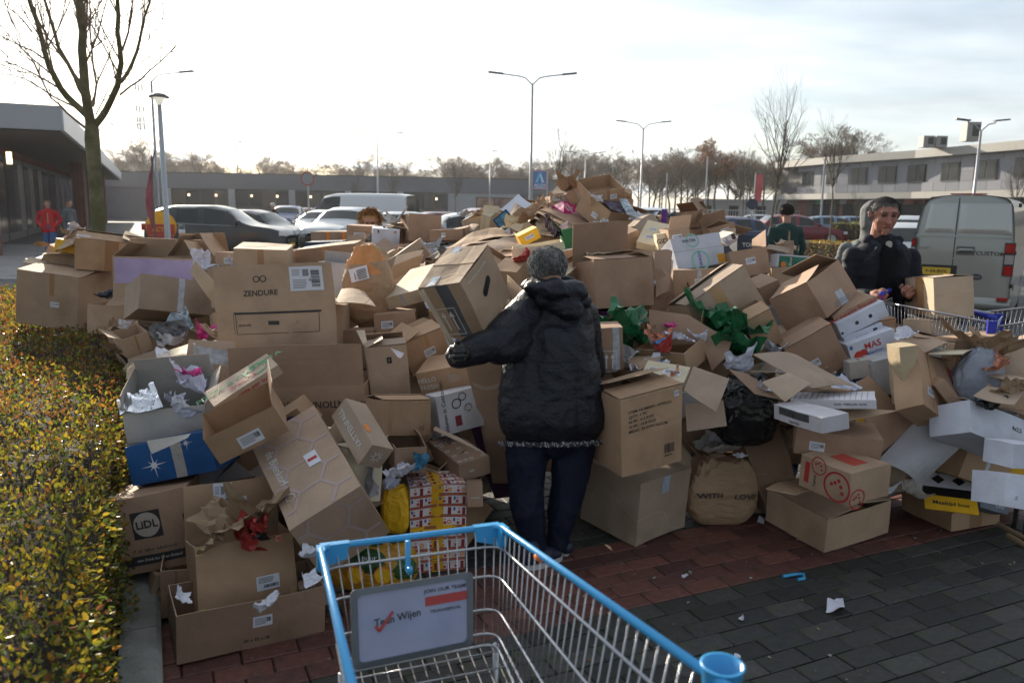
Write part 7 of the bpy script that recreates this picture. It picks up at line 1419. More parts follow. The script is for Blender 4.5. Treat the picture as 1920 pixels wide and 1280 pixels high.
for i,(lb,nm,ct,P,o) in enumerate(SHEETS): make_sheet(lb,nm,ct,P,o,i)
import re
def proj(p): q=Vector(p)-EYE; d=q.dot(FW); return (960+FPX*q.dot(RT)/d,640-FPX*q.dot(UP)/d)
PJ=[(proj(c),l) for l,c,q,d,o in BOXES]; USED=set()
def near_label(p,kinds_):
    c=proj(p); best=sorted(PJ,key=lambda t:math.hypot(t[0][0]-c[0],t[0][1]-c[1]))[:10]
    for kw in kinds_:
        for q,l in best:
            dx,dy=c[0]-q[0],c[1]-q[1]; rel=('right of' if dx>0 else 'left of') if abs(dx)>abs(dy) else ('below' if dy>0 else 'just above')
            w=re.split(r',| with | showing | standing | lying | resting | holding | behind | under | beside | on top | right of | left of | near | filled | marked ',l)[0]
            rest=l[len(w):].lstrip(', ').split(); m=15-len(kw.split())-len(rel.split())
            sh=(w.split()+rest)[:min(m,8)]
            while sh[-1] in('the','a','an','of','on','in','with','at','by','its','under','behind','and','to','from','beside','near','their','standing','showing','left','right'): sh.pop()
            t=f'{kw} {rel} the {" ".join(sh).rstrip(",")}'
            if t not in USED: USED.add(t); return t
    return kinds_[0]+' deep in the heap'
SN={'h':'half-open','o':'open','c':'closed'}
kinds=['kr','ko','k','kg','kr','k','kp','ks','ko','greyc']
for i,(st,c,q,d) in enumerate(FILL):
    sz='small' if max(d[0],d[1])<.34 else 'large'; lb=near_label(c,[f'{sz} plain {SN[st]} box wedged',f'{SN[st]} brown box half buried',f'{sz} {SN[st]} carton packed',f'{SN[st]} carton squeezed in'])
    rnd=random.Random(i); kd=kinds[i%10] if i%13 else ('whiteb','cream','white','yellow','blue')[i//13%5]
    o=dict(c=kd,amp=rnd.choice((.03,.05,.09)))
    if st=='h': o['fl']=dict(n=rnd.uniform(2,25),f=rnd.uniform(2,35),l=0,r=0)
    elif st=='o': o['open']=1; o['fl']=dict(f=rnd.uniform(95,150),r=rnd.uniform(110,190))
    P=[]
    if rnd.random()<.45: P.append(('tape','N',rnd.uniform(.35,.65),.1,rnd.choice(('tb','tb','tan','tclear')),rnd.choice((0,.6))))
    if rnd.random()<.4: P.append(('label','N',rnd.uniform(.25,.75),rnd.uniform(.3,.7),.08,.05))
    if rnd.random()<.3: P.append(('text','N',rnd.uniform(.3,.7),rnd.uniform(.3,.7),.03,rnd.choice(('FRAGILE','- 24 -','TOP','II','55 x 35','No. 3','UP')),rnd.choice(('ink','ink','red','blue','pale')),rnd.choice((0,0,90,180))))
    if rnd.random()<.15: P.append(('arrows','N',.8,.5,.03))
    o['pr']=P
    make_box(lb,c,Quaternion(q),d,o,bid=500+i,group='plain boxes wedged into the heap')
TN={'kp':'pale brown','kg':'greyish','ko':'warm brown','kr':'dark brown','cream':'cream','greyc':'light grey','kw':'light tan','ks':'dull brown'}
for i,(P,c) in enumerate(SHEETS2): make_sheet(near_label(P[0],[f'loose {TN[c]} cardboard piece',f'torn {TN[c]} cardboard piece',f'bent {TN[c]} cardboard scrap']),'cardboard_sheet','cardboard sheet',P,dict(c=c,cr=(i%4==0)),900+i)
# ---------------- bags, crumpled papers, wrappers
def ico(sub):
    b=bmesh.new(); bmesh.ops.create_icosphere(b,subdivisions=sub,radius=1); V=[v.co.copy() for v in b.verts]; F=[tuple(v.index for v in f.verts) for f in b.faces]; b.free(); return V,F
ICO={k:ico(k) for k in(2,3,4,5)}
def crease(p,s,k=3):
    h=0;a=1
    for i in range(k): h+=a*(1-abs(noise.noise(p*s+Vector((i*9.1,3,7))))*2.6); s*=2.1; a*=.5
    return h
def bag(name,label,cat,c,dims,mt,parts=(),seed=0,amp=.05,shape='sack',rz=0,tilt=0,group=None,sub=5,band=None,open_top=0):
    "creased sack: c is the base centre"
    root=empty(name,loc=c,rz=rz,label=label,cat=cat,group=group); root.rotation_euler.y=tilt
    V,F=ICO[sub]; sv=Vector((seed*3.7,seed*1.3,seed*.7)); mb=MB(); mm=[mt]+([band[1]] if band else [])
    rp=random.Random(seed); PL=[(Vector((rp.gauss(0,1),rp.gauss(0,1),rp.gauss(0,.8))).normalized(),rp.uniform(-.2,1.)) for _ in range(7)]
    out=[]
    def surf(v):
        z=(v.z+1)/2
        if shape=='sack': w=(1-.45*z**2.2)*(1 if z>.06 else .9); e=.62
        elif shape=='bag': w=1-.18*z; e=.5
        elif shape=='blob': w=1; e=1
        elif shape=='paper': w=1-.26*z**1.3; e=.38
        x=math.copysign(abs(v.x)**e,v.x)*w; y=math.copysign(abs(v.y)**e,v.y)*w; zz=z**.85 if shape!='blob' else z
        if shape!='blob': zz=max(0,min(1,(zz-.03)/.94))
        q=Vector((x,y,zz*1.6)); k=1+amp*(crease(q+sv,2.2,4)-1.1)
        if shape=='paper': k=1-.02+amp*(sum(abs(n_.dot(q)-o_) for n_,o_ in PL)*.55-1.)+.035*crease(q+sv,3.2,3)-.02
        return Vector((x*k*dims[0]/2,y*k*dims[1]/2,(zz+(amp*.7*(crease(q+sv,3.,2)-1) if zz>.8 else 0))*dims[2]))
    P=[surf(v) for v in V]
    mb.v=[tuple(p) for p in P]
    for f in F:
        mb.f.append(f); z=sum(P[j].z for j in f)/3/dims[2]; m=mt
        if band and band[0](z,P[f[0]]): m=band[1]
        mb.m.append(mb.mi(m)); mb.uv.append(None)
    mb.build('bag',root,smooth=(sub>=5 and 'plastic' in mt.name)); root['_s']=0
    def sf(a,b,h=0):   # front patch: a metres to the right of centre line, b metres up
        z=b/dims[2]; ee,ww={'sack':(.62,1-.45*z**2.2),'bag':(.5,1-.18*z),'paper':(.38,1-.26*z**1.3),'blob':(1,1)}[shape]; zv=max(-.98,min(.98,2*(z**(1/.85))-1)) if shape!='blob' else 2*z-1; s0=math.sqrt(1-zv*zv)
        sx_=min(.95,(min(.95,abs(a)/(ww*dims[0]/2)))**(1/ee)/s0); v=Vector((math.copysign(sx_,a),-math.sqrt(1-sx_*sx_),0))
        s=math.sqrt(1-zv*zv); p=surf(Vector((v.x*s,v.y*s,zv))); return p+Vector((0,-h-.004,0))
    for nm,fn in parts:
        b=MB(); fn(b,sf); b.build(nm,root)
    del root['_s']; return root
def scrap(label,px,py,D,size,mt,seed=0,name='crumpled_paper',cat='paper',flat=.6,group='loose papers and wrappers in the open boxes',mt2=None,hgt=1):
    "a creased sheet: folds, peaks and a ragged outline"
    c=at(px,py,D); r=random.Random(seed*5+1); sv=Vector((seed*1.7,seed,seed*2.3)); mb=MB(); n=9
    rot=Matrix.Rotation(r.uniform(0,6),3,'Z')@Matrix.Rotation(r.uniform(.1,.9)*flat*1.6,3,'X'); asp=r.uniform(.6,1.); fold=[(r.uniform(0,6.28),r.uniform(-.3,.3),r.uniform(.25,.9)) for _ in range(4)]
    def f(a,b):
        x,y=a-.5,b-.5; e=1+.35*noise.noise(Vector((math.atan2(y,x)*1.5,seed,0))); x*=e; y*=e*asp; z=0
        for an,of,k in fold: z+=abs(x*math.cos(an)+y*math.sin(an)-of)*k*.55
        z+=(noise.noise(Vector((x*5,y*5,seed)))*.16+noise.noise(Vector((x*11,y*11,seed+3)))*.09)*hgt
        j=noise.noise_vector(Vector((x*8,y*8,seed+9)))*.05
        return rot@(Vector((x+j.x,y+j.y,z-.15))*size)
    mb.grid(f,n,n,mt); mb.grid(lambda a,b:f(a,b)-rot@Vector((0,0,.0015)),n,n,mt,flip=True)
    me=mb.build(name,None); me.location=c; tag(me,label,cat,group); return me
def lab(x,y,w,h,rot=0):
    def fn(b,sf):
        cs,sn=math.cos(rot),math.sin(rot); g=lambda a,c,hh: sf(x+a*cs-c*sn,y+a*sn+c*cs,hh)
        b.grid(lambda a,c:g((a-.5)*w,(c-.5)*h,.004),6,6,MT['label_white'])
        for j in range(7): b.grid(lambda a,c,j=j:g(-w*.1+w*.5*a,h*(-.4+.11*j+.05*c),.007),2,1,MT['ink'])
        b.grid(lambda a,c:g(-w*.25+w*.04*a,h*(-.35+.5*c),.007),1,2,MT['ink'])
    return fn
def txt(x,y,s,t,m):
    def fn(b,sf): put_text(b,sf,x,y,s,t,m,h=.010,wide=1.15,bold=.02)
    return fn
c=at(697,612,4.85); bag('paper_sack','tall crumpled brown paper sack with shipping label and orange glow at its top','bag',c,(.34,.26,.50),MT['sack'],[('paper_label',lab(-.03,.33,.11,.075,.2))],seed=2,amp=.045,tilt=-.06,band=(lambda z,p:z>.80 or (z>.66 and noise.noise(p*9)>.05),MT['sack_orange']))  # band colours the upper paper orange with a ragged lower edge
c=gnd(1352,988); c.y+=.10; bag('paper_bag','crumpled brown paper shopping bag lettered with love, on the red paving','bag',c,(.34,.22,.36),MT['sack'],[('printed_text',txt(-.075,.185,.036,'WITH',MT['ink'])),('printed_text',txt(.085,.18,.036,'LOVE',MT['ink']))],seed=5,amp=.15,sub=5,shape='paper',rz=.1,tilt=.03)
def crumple_bag(label,cat,base,parts,name='paper_bag',group=None):
    r=empty(name,loc=base,label=label,cat=cat,group=group)
    for k,(dx,dy,dz,size,mt,fl,nm) in enumerate(parts):
        o=scrap('x',960,640,5,size,mt,seed=k*7+int(abs(base.x)*100),name=nm,flat=fl,hgt=1.2); o.parent=r; o.location=(dx,dy,dz)
        for kk in('label','category','group'):
            if kk in o: del o[kk]
    return r
crumple_bag('crumpled kraft and red festive paper bag in the taped box','bag',at(455,985,2.98),[(-.05,.02,.0,.24,MT['brownp'],1.,'crumpled_side'),(.04,.05,.01,.24,MT['brownp'],.9,'crumpled_side'),(.0,-.03,-.04,.15,MT['redp'],.8,'red_print'),(.09,-.02,-.02,.13,MT['redp'],1.,'red_print'),(.05,-.05,-.03,.09,MT['black'],.8,'knit_print'),(-.09,-.03,-.05,.16,MT['brownp'],.9,'crumpled_side')])
o=MB(); b0=at(488,965,2.93); o.tube([b0+Vector((.0,0,-.03)),b0+Vector((.004,0,.03)),b0+Vector((.03,0,.05)),b0+Vector((.05,.01,.02)),b0+Vector((.05,0,-.03))],.0016,MT['ink'],5); o=o.build('bag_handle'); tag(o,'thin dark string handle sticking out of the festive paper bag','bag handle')
c=at(744,995,3.52); bag('gift_sack','yellow cone-shaped paper sack holding white tissue, left of the wrapped present','bag',c,(.15,.13,.22),MT['yellow'],[],seed=3,amp=.05,shape='bag')
c=gnd(700,1098); bag('shopping_bag','low yellow and green grocery bag with orange fruit print by the cart nose','bag',c,(.44,.2,.21),C_('bag_yellow',(.50,.25,.02),.4,nscale=14,namp=.3),[('fruit_print',lambda b,sf:[ringm(b,sf,x,.10,.040,MT['orange'],r0=.001,h=.008) or ringm(b,sf,x,.10,.034,MT['yellow'],r0=.001,h=.011) for x in(-.06,.06)]),('printed_text',txt(.0,.17,.03,'puur',MT['label_white']))],seed=6,amp=.05,shape='bag',band=(lambda z,p:z>.35 and p.x>-.1 and noise.noise(p*9+Vector((1,0,0)))>-.2,C_('bag_green',(.03,.09,.02),.4,nscale=20,namp=.6)))
c=at(1392,830,4.1); bag('rubbish_bag','shiny black rubbish bag between the hanging flaps and the flattened boards','bag',c,(.36,.26,.36),MT['plastic_black'],[],seed=9,amp=.09,shape='bag')
PG=MT['plastic_green']
crumple_bag('dark green plastic bag bulging out left of the wrapper box','bag',at(1172,632,4.5),[(0,0,0,.30,PG,.9,'film_fold'),(-.08,.05,.04,.24,PG,.7,'film_fold'),(.06,.02,-.04,.26,PG,1.1,'film_fold'),(-.02,-.04,-.06,.22,PG,.8,'film_fold')],'plastic_bag','green plastic bags')
crumple_bag('large dark green plastic bag behind the wrapper box, with pale stripe','bag',at(1372,640,4.5),[(0,.02,0,.36,PG,.9,'film_fold'),(-.12,.08,.07,.30,PG,.6,'film_fold'),(.08,.02,-.08,.30,PG,1.1,'film_fold'),(.0,-.05,-.06,.24,PG,.8,'film_fold'),(.10,.0,.04,.24,PG,1.,'film_fold'),(.09,-.08,-.03,.12,MT['tissue'],1.,'pale_stripe')],'plastic_bag','green plastic bags')
c=at(1818,762,4.1); bag('plastic_bag','wrinkled light grey plastic mailing bag in front of the crown logo box','bag',c,(.27,.16,.32),MT['plastic_grey'],[],seed=15,amp=.08,shape='sack',rz=-.2,tilt=.15)
c=gnd(1487,935); c.y+=.25; bag('plastic_bag','blue plastic bag showing low behind the red-circle box','bag',c,(.2,.2,.30),MT['blue'],[],seed=16,amp=.06,shape='bag')
c=at(700,485,6.2); bag('plastic_wrapper','bright green crumpled wrapper with purple tip at the back of the sack','wrapper',c,(.12,.1,.10),C_('wrap_green',(.03,.35,.04),.35),[],seed=17,amp=.15,shape='blob',sub=3)
c=at(1152,438,6.6); bag('plastic_wrapper','lime green crumpled bag scrap below the big summit box','wrapper',c,(.2,.1,.1),MT['lime'],[],seed=18,amp=.15,shape='blob',sub=3)
WH=MT['tissue']
for i,a in enumerate([('white tissue ball in the grey-lined box, left one',325,752,3.62,.11,WH),('white tissue ball in the grey-lined box, middle one',345,718,3.72,.16,WH),('white tissue ball in the grey-lined box, right one',368,738,3.68,.12,WH),('brown and pink sweets box standing in the tissue by the pizza box',358,700,3.68,.10,MT['pinkp']),('folded white leaflet in the grey-lined box',330,770,3.5,.12,MT['label_white']),
  ('blue and white leaflet at the back of the grey-lined box',305,672,3.85,.09,MT['label_white']),('white tissue in the yellow sack, larger piece',752,893,3.48,.14,WH),('white tissue in the yellow sack, smaller piece',727,915,3.48,.10,WH),
  ('orange and red sweets wrapper heap in the bulging box',1238,640,4.35,.15,MT['multi']),('red wrapper at the front of the bulging box',1243,656,4.22,.09,MT['redp']),('blue and white wrapper in the bulging box',1232,648,4.25,.08,MT['bluep']),('brown foil wrapper at the left of the bulging box',1215,632,4.4,.10,MT['brownp']),('large pale blue tissue sheet in the bulging box',1268,636,4.3,.14,WH),('white tissue ball at the right end of the bulging box',1308,632,4.35,.10,WH),('pink striped wrapper at the top of the wrapper heap',1256,616,4.4,.07,MT['pinkp']),
  ('folded newspapers on top of the newspaper box',1345,850,4.15,.22,MT['grey']),('white sheets on the newspapers',1352,832,4.2,.17,MT['label_white']),('small torn slip over the newspaper box edge',1388,858,4.0,.06,MT['label_white']),
  ('white paper in the tipped box over the hedge',238,610,5.3,.10,MT['label_white']),('book with dark cover in the box beside the hedge',206,556,6.2,.16,MT['slate']),('fanned papers and magazines below the long tilted box',335,632,5.0,.26,MT['mag']),('pink magazine over the fanned papers',388,628,4.9,.13,MT['pinkp']),('pale magazine left of the fanned papers',318,645,4.9,.16,MT['label_white']),
  ('white crushed carton in the lowest left box, left end',338,1120,2.78,.09,MT['label_white']),('white paper between the taped box and the low box',500,1138,2.75,.09,MT['label_white']),('small white carton with black line, right of the taped box',580,1040,2.9,.07,MT['label_white']),('picture leaflet at the right end of the lowest left box',578,1092,2.72,.06,MT['label_white']),
  ('blue dotted dish cover in the gap above the wrapped present',792,876,3.55,.11,MT['skyb']),('white tissue in the tray of the large summit box',1118,372,7.5,.12,WH),('white crumpled paper beside the green ribbed box',1052,432,6.1,.10,WH),('dark wrappers in the box with the yellow carton',1030,438,6.1,.20,MT['magd']),('red drink carton by the grey-haired head',985,492,5.1,.12,MT['redp']),
  ('white paper under the lit lid near the carried box',812,578,4.7,.10,WH),('white bag scrap right of the slanted parcel',812,462,6.1,.12,MT['tblue']),('crumpled brown wrapping paper on the long crown logo box',1855,660,4.1,.22,MT['brownp']),('green and white wrapper under the brown wrapping paper',1872,690,4.0,.12,MT['multi']),('brown egg boxes in the white open carton',1890,742,3.8,.16,MT['brownp']),('dark metal tray in the white open carton',1850,762,3.75,.14,MT['black']),
  ('white torn paper in the shallow tray box',1712,930,4.0,.13,MT['grey']),('cream paper leaning in front of the curved white board',1668,925,3.95,.12,MT['label_white']),('torn wrapping at the foot of the wrapped carton',1590,735,4.1,.12,MT['tissue']),('white torn strip among the flattened boards',1430,735,3.85,.10,WH),('white paper left of the right-hand board stack',1385,690,4.1,.15,WH),('grey paper by the silver taped box',1180,680,4.2,.14,MT['greyc']),('pink sweets bag under the magazine carton',1262,716,3.98,.10,MT['multi']),
  ('pale roll of packing paper by the yellow carton',958,418,6.6,.16,MT['cream']),('brown paper lump left of the summit',985,418,7.0,.2,MT['brownp']),('brown torn packing near the two folded flaps box',1298,418,6.9,.16,MT['brownp']),('white item next to the dark slate carton',1370,455,5.8,.10,WH),('orange clementine net by the taped corner box',520,1010,2.95,.04,MT['multi'])]):
    scrap(*a,seed=i+3)
# more mixed packing waste tucked between the boxes across the heap
rn=random.Random(77); mats_=[MT['brownp'],MT['brownp'],WH,MT['greyc'],MT['mag'],MT['ko'],MT['label_white'],MT['kg']]; nmw=['brown paper','brown paper','white tissue','grey paper','printed magazine','orange-brown card','white paper','greyish card']
for i in range(60):
    st_,c,q,d=FILL[(i*53+7)%len(FILL)]; k=rn.randrange(8); p=Vector(c)
    if proj(p)[1]>850: continue
    p=p+Vector((rn.uniform(-.12,.12),-d[1]*.5,d[2]*.5+rn.uniform(-.02,.05)))
    s=scrap(near_label(c,[f'scrap of {nmw[k]} lying',f'torn piece of {nmw[k]}',f'bit of {nmw[k]} caught']),960,640,5,rn.uniform(.10,.22),mats_[k],seed=i+200,group=f'scraps of {nmw[k]} between the boxes'); s.location=p
# egg carton sleeve
p=at(1780,925,4.05); r=empty('egg_carton_sleeve',loc=p,rz=-.35,label='yellow and black egg carton sleeve with white notched lid in the tray box',cat='carton'); r.rotation_euler.x=.5
for k,(y0,y1,m,z) in enumerate(((-.13,-.03,MT['yellow'],.004),(-.03,.03,MT['black'],.006),(.03,.13,MT['label_white'],.008))):
    mb=MB(); mb.box((0,(y0+y1)/2,z),(.25,y1-y0,.006),m); mb.build(('yellow_panel','black_panel','white_lid')[k],r)
for x in(-.05,.05): mb=MB(); mb.box((x,.085,.0125),(.045,.045,.003),MT['black'],rot=Matrix.Rotation(.78,3,'Z')); mb.build('notch',r)
mb=MB(); V_,F_=glyphs('Maaltijd box',.02); mb.v=[(a*.035,-.08+b*.035,.0085) for a,b in V_]; k=mb.mi(MT['ink']); mb.f=list(F_); mb.m=[k]*len(F_); mb.uv=[None]*len(F_); mb.build('printed_text',r)
# blue strap piece on the dark paving
mb=MB(); ps=[gnd(1468,1080,.006),gnd(1492,1076,.006),gnd(1507,1076,.008),gnd(1508,1084,.006),gnd(1496,1086,.006)]; mb.tube(ps,.008,C_('blue_plastic',(.05,.35,.62),.35),6); tag(mb.build('plastic_strap'),'bent light blue plastic strip lying on the dark paving','plastic strip')
for i,(px,py) in enumerate(((1284,1081),(1391,1160),(1383,1233))): o=scrap(('round pale bottle cap on the red paving','white chewed scrap on the dark paving, nearest the cart','white scrap at the bottom of the dark paving')[i],px,py,1,.028,MT['label_white'],seed=i+90,flat=.3,group='tiny litter on the paving'); o.location=gnd(px,py,.006)
# folded wooden rails of something at the right edge
for i,(a,b) in enumerate((((1872,982),(1960,1030)),((1890,1003),(1960,1045)))):
    mb=MB(); mb.tube([gnd(*a,.05),gnd(*b,.05)],.014,C_('wood_rail%d'%i,(.25,.17,.10),.6),8); mb.tube([gnd(*a,.05)+Vector((.1,.02,-.05)),gnd(*a,.05)+Vector((.1,.02,.12))],.012,MT['black'],6); tag(mb.build('wooden_rail'),('upper wooden rail of a folded frame at the right edge','lower wooden rail of a folded frame at the right edge')[i],'wooden frame')
# ---------------- people: limbs and torsos fused into one skin by voxel remeshing
def capsule(mb,p0,p1,r0,r1,m,sx=1.,n=14):
    p0,p1=Vector(p0),Vector(p1); ax=p1-p0; L_=ax.length; ax=ax.normalized() if L_>1e-6 else Vector((0,0,1)); up=Vector((0,1,0)) if abs(ax.y)<.9 else Vector((1,0,0)); x=up.cross(ax).normalized(); y=ax.cross(x)
    prof=[]
    for i in range(6): a=math.pi/2*(1-i/5); prof.append((r0*math.cos(a),-r0*math.sin(a)))
    for i in range(6): a=math.pi/2*i/5; prof.append((r1*math.cos(a),L_+r1*math.sin(a)))
    prof=[(max(r,1e-4),z) for r,z in prof]
    M3=Matrix(((x.x,y.x,ax.x),(x.y,y.y,ax.y),(x.z,y.z,ax.z))); i0=len(mb.v); k=mb.mi(m)
    for r,z in prof:
        for q in range(n): an=2*math.pi*q/n; mb.v.append(tuple(p0+M3@Vector((r*math.cos(an)*sx,r*math.sin(an),z))))
    N_=len(prof)
    for j in range(N_-1):
        for q in range(n): a=i0+j*n+q; b=i0+j*n+(q+1)%n; mb.f.append((a,b,b+n,a+n)); mb.m.append(k); mb.uv.append(None)
    mb.f.append(tuple(i0+q for q in range(n))[::-1]); mb.m.append(k); mb.uv.append(None); mb.f.append(tuple(i0+(N_-1)*n+q for q in range(n))); mb.m.append(k); mb.uv.append(None)
def fuse(name,caps,m,parent,vox=.012,smooth=3,wr=0.,wscale=(6,6,14),seed=0,fine=0.,quilt=0.):
    "caps: (p0,p1,r0,r1[,sx]) in parent space"
    mb=MB(); [capsule(mb,c[0],c[1],c[2],c[3],m,*(c[4:5])) for c in caps]; o=mb.build(name,None)
    md=o.modifiers.new('r','REMESH'); md.mode='VOXEL'; md.voxel_size=vox; md.use_smooth_shade=True
    if smooth: sm=o.modifiers.new('s','SMOOTH'); sm.iterations=smooth; sm.factor=.6
    dg=bpy.context.evaluated_depsgraph_get(); me=bpy.data.meshes.new_from_object(o.evaluated_get(dg)); bpy.data.objects.remove(o)
    if not me.materials: me.materials.append(m)
    else: me.materials[0]=m
    if wr or quilt:
        sv=Vector((seed,seed*2.,seed*.3)); n_=len(me.vertices); co=np.empty(n_*3); me.vertices.foreach_get('co',co); no=[v.normal.copy() for v in me.vertices]
        for i in range(n_):
            p=Vector(co[3*i:3*i+3]); q=Vector((p.x*wscale[0],p.y*wscale[1],p.z*wscale[2]))+sv
            q+=noise.noise_vector(p*3+sv)*1.2
            d=wr*(1-abs(noise.noise(q))*3.2)+wr*.5*(1-abs(noise.noise(q*2.3))*3)+fine*noise.noise(p*60)
            if quilt:
                z=(p.z/.085)%1; d-=quilt*math.exp(-((z-.5)/.10)**2)
            nn=no[i]; co[3*i:3*i+3]=[p.x+nn.x*d,p.y+nn.y*d,p.z+nn.z*d]
        me.vertices.foreach_set('co',co); me.update()
    me.polygons.foreach_set('use_smooth',[True]*len(me.polygons)); return linkmesh(name,me,parent)
skin=mat('skin',(.40,.215,.15),.5,nscale=20,namp=.12,bump=.2,bscale=120); skinr=mat('skin_ruddy',(.36,.175,.13),.65,spec=.25,nscale=20,namp=.15)
def cloth(n,c,r=.8,**k): return mat(n,c,r,**{**dict(spec=.15,nscale=10,namp=.12,bump=.35,bscale=160),**k})
def hairy(name,parent,c,R3,m1,m2,n=900,ln=.02,seed=1,front=None,down=.2,thick=.0016):
    "hair: short strands standing off an ellipsoid; front(v) False = bald"
    rn=random.Random(seed); mb=MB(); V=[]
    for _ in range(n):
        v=Vector((rn.gauss(0,1),rn.gauss(0,1),rn.gauss(0,1))).normalized()
        if front and not front(v): continue
        p=Vector(c)+Vector((v.x*R3[0],v.y*R3[1],v.z*R3[2]))*.97; d=(v+Vector((rn.uniform(-.6,.6),rn.uniform(-.6,.6),rn.uniform(-.8,.3)-down))).normalized()
        if down>1: w0=Vector((.25,-.35,-1)); d=((w0-v*w0.dot(v)).normalized()+v*.22+Vector((rn.uniform(-.22,.22),rn.uniform(-.22,.22),rn.uniform(-.22,.22)))).normalized()
        t=d.cross(v); t=t.normalized() if t.length>.01 else Vector((1,0,0)); l=ln*rn.uniform(.6,1.3); w=thick
        mb.face([p-t*w,p+t*w,p+d*l*.6+v*l*.2+t*w*.8,p+d*l],m1 if rn.random()<.6 else m2)
    return mb.build('hair',parent)
def head(parent,c,fwd,m,hm,hm2,sc=1.,hair_n=900,ln=.02,beard=None,detail=1,hairline=.25,hair_r=1.06,seed=0,down=.2):
    "head as part of the skin mesh: returns capsules; builds features facing fwd"
    c=Vector(c); f=Vector(fwd).normalized(); s=Vector((0,0,1)).cross(f).normalized(); u=f.cross(s).normalized()
    P=lambda a,b,d: c+s*a*sc+u*b*sc+f*d*sc
    caps=[(P(0,.025,-.014),P(0,.03,.004),.085*sc,.080*sc),(P(-.012,-.055,.026),P(-.014,-.02,.034),.047*sc,.056*sc),(P(.012,-.055,.026),P(.014,-.02,.034),.047*sc,.056*sc),(P(0,-.092,.062),P(0,-.086,.066),.024*sc,.024*sc),(P(0,-.022,.100),P(0,.022,.090),.014*sc,.010*sc),(P(0,-.028,.110),P(0,-.026,.10),.015*sc,.015*sc),
       (P(-.036,.037,.080),P(.036,.037,.080),.0165*sc,.0165*sc),(P(-.040,-.012,.062),P(-.032,-.016,.066),.023*sc,.023*sc),(P(.040,-.012,.062),P(.032,-.016,.066),.023*sc,.023*sc),(P(-.018,-.056,.083),P(.018,-.056,.083),.0095*sc,.0095*sc),
       (P(-.083,.0,-.005),P(-.086,.022,-.008),.014*sc,.016*sc),(P(.083,.0,-.005),P(.086,.022,-.008),.014*sc,.016*sc),(P(0,-.05,-.02),P(0,-.14,-.03),.056*sc,.06*sc)]
    def feats(par):
        if detail:
            for e in(-1,1):
                mb=MB(); capsule(mb,P(e*.030-.010,.014,.0815),P(e*.030+.010,.014,.0805),.0060*sc,.0056*sc,MT['ink']); mb.build('eye',par,smooth=True)
                mb=MB(); capsule(mb,P(e*.031-.014,.036,.0945),P(e*.031+.014,.034,.0925),.0052*sc,.0045*sc,hm); mb.build('eyebrow',par,smooth=True)
            mb=MB(); capsule(mb,P(-.020,-.056,.0915),P(.020,-.056,.0915),.0042*sc,.0042*sc,C_('lips',(.22,.07,.06),.5)); mb.build('mouth',par,smooth=True)
        R3=(.093*sc*hair_r,.093*sc*hair_r,.088*sc*hair_r)
        fuse('hair_cap',[(P(0,.032,-.022),P(0,.038,-.004),.089*sc,.083*sc)],hm,par,.008*sc,2,.0014,(60,60,60),seed)
        hairy('x',par,P(0,.03,-.012),R3,hm,hm2,hair_n,ln*sc,seed,thick=.0009 if hair_n>5000 else .0016,front=lambda v:not((v.dot(f)>hairline and v.dot(u)<.72) or v.dot(u)<-.55),down=down)
    return caps,feats
def hand(m,wrist,knuck,side,curl=.5,sc=1.):
    "palm plus five bent fingers; side = direction of the thumb"
    w,k=Vector(wrist),Vector(knuck); d=(k-w).normalized(); t=Vector(side).normalized(); n=d.cross(t).normalized(); t=n.cross(d)
    caps=[(w,w.lerp(k,.5)+t*.012*sc,.026*sc,.030*sc),(w.lerp(k,.5)-t*.014*sc,k-t*.02*sc,.026*sc,.018*sc),(w.lerp(k,.5)+t*.014*sc,k+t*.02*sc,.026*sc,.018*sc)]
    for j,(o,l) in enumerate(((-.031,.052),(-.011,.066),(.010,.07),(.030,.062))):
        b=k+t*o*sc; e=(d*math.cos(curl)-n*math.sin(curl)).normalized(); b1=b+e*l*.5*sc; e2=(d*math.cos(curl*2.6)-n*math.sin(curl*2.6)); b2=b1+e2*l*.5*sc; caps+=[(b,b1,.0098*sc,.009*sc),(b1,b2,.009*sc,.0078*sc)]
    tb=w.lerp(k,.35)+t*.03*sc; t1=tb+(t*.7+d*.7).normalized()*.035*sc; t2=t1+(d*.8-n*.5).normalized()*.03*sc; caps+=[(tb,t1,.013*sc,.011*sc),(t1,t2,.011*sc,.009*sc)]
    return caps
def shoe(parent,heel,toe,mt,sole,h=.07):
    a,b=Vector(heel),Vector(toe); a.z=b.z=0; d=(b-a).normalized(); s=Vector((-d.y,d.x,0)); Z=Vector((0,0,1))
    o=fuse('shoe',[(a+Z*.055+d*.03,a+Z*.05+d*.14,.040,.038),(a+Z*.045+d*.12,b+Z*.038-d*.03,.040,.030),(a+Z*.08+d*.03,a+Z*.1+d*.05,.042,.045)],mt,parent,.009,2)
    mb=MB(); n=20; P=[]
    L_=(b-a).length
    for q in range(n): an=2*math.pi*q/n; P.append(a+d*(L_/2+math.cos(an)*(L_/2+.006))+s*math.sin(an)*(.043-.006*math.cos(an)))
    mb.face([p+Z*.026 for p in P],sole); 
    for q in range(n): p,r=P[q],P[(q+1)%n]; mb.face([p+Z*.002,r+Z*.002,r+Z*.026,p+Z*.026],sole)
    mb.build('sole',parent)
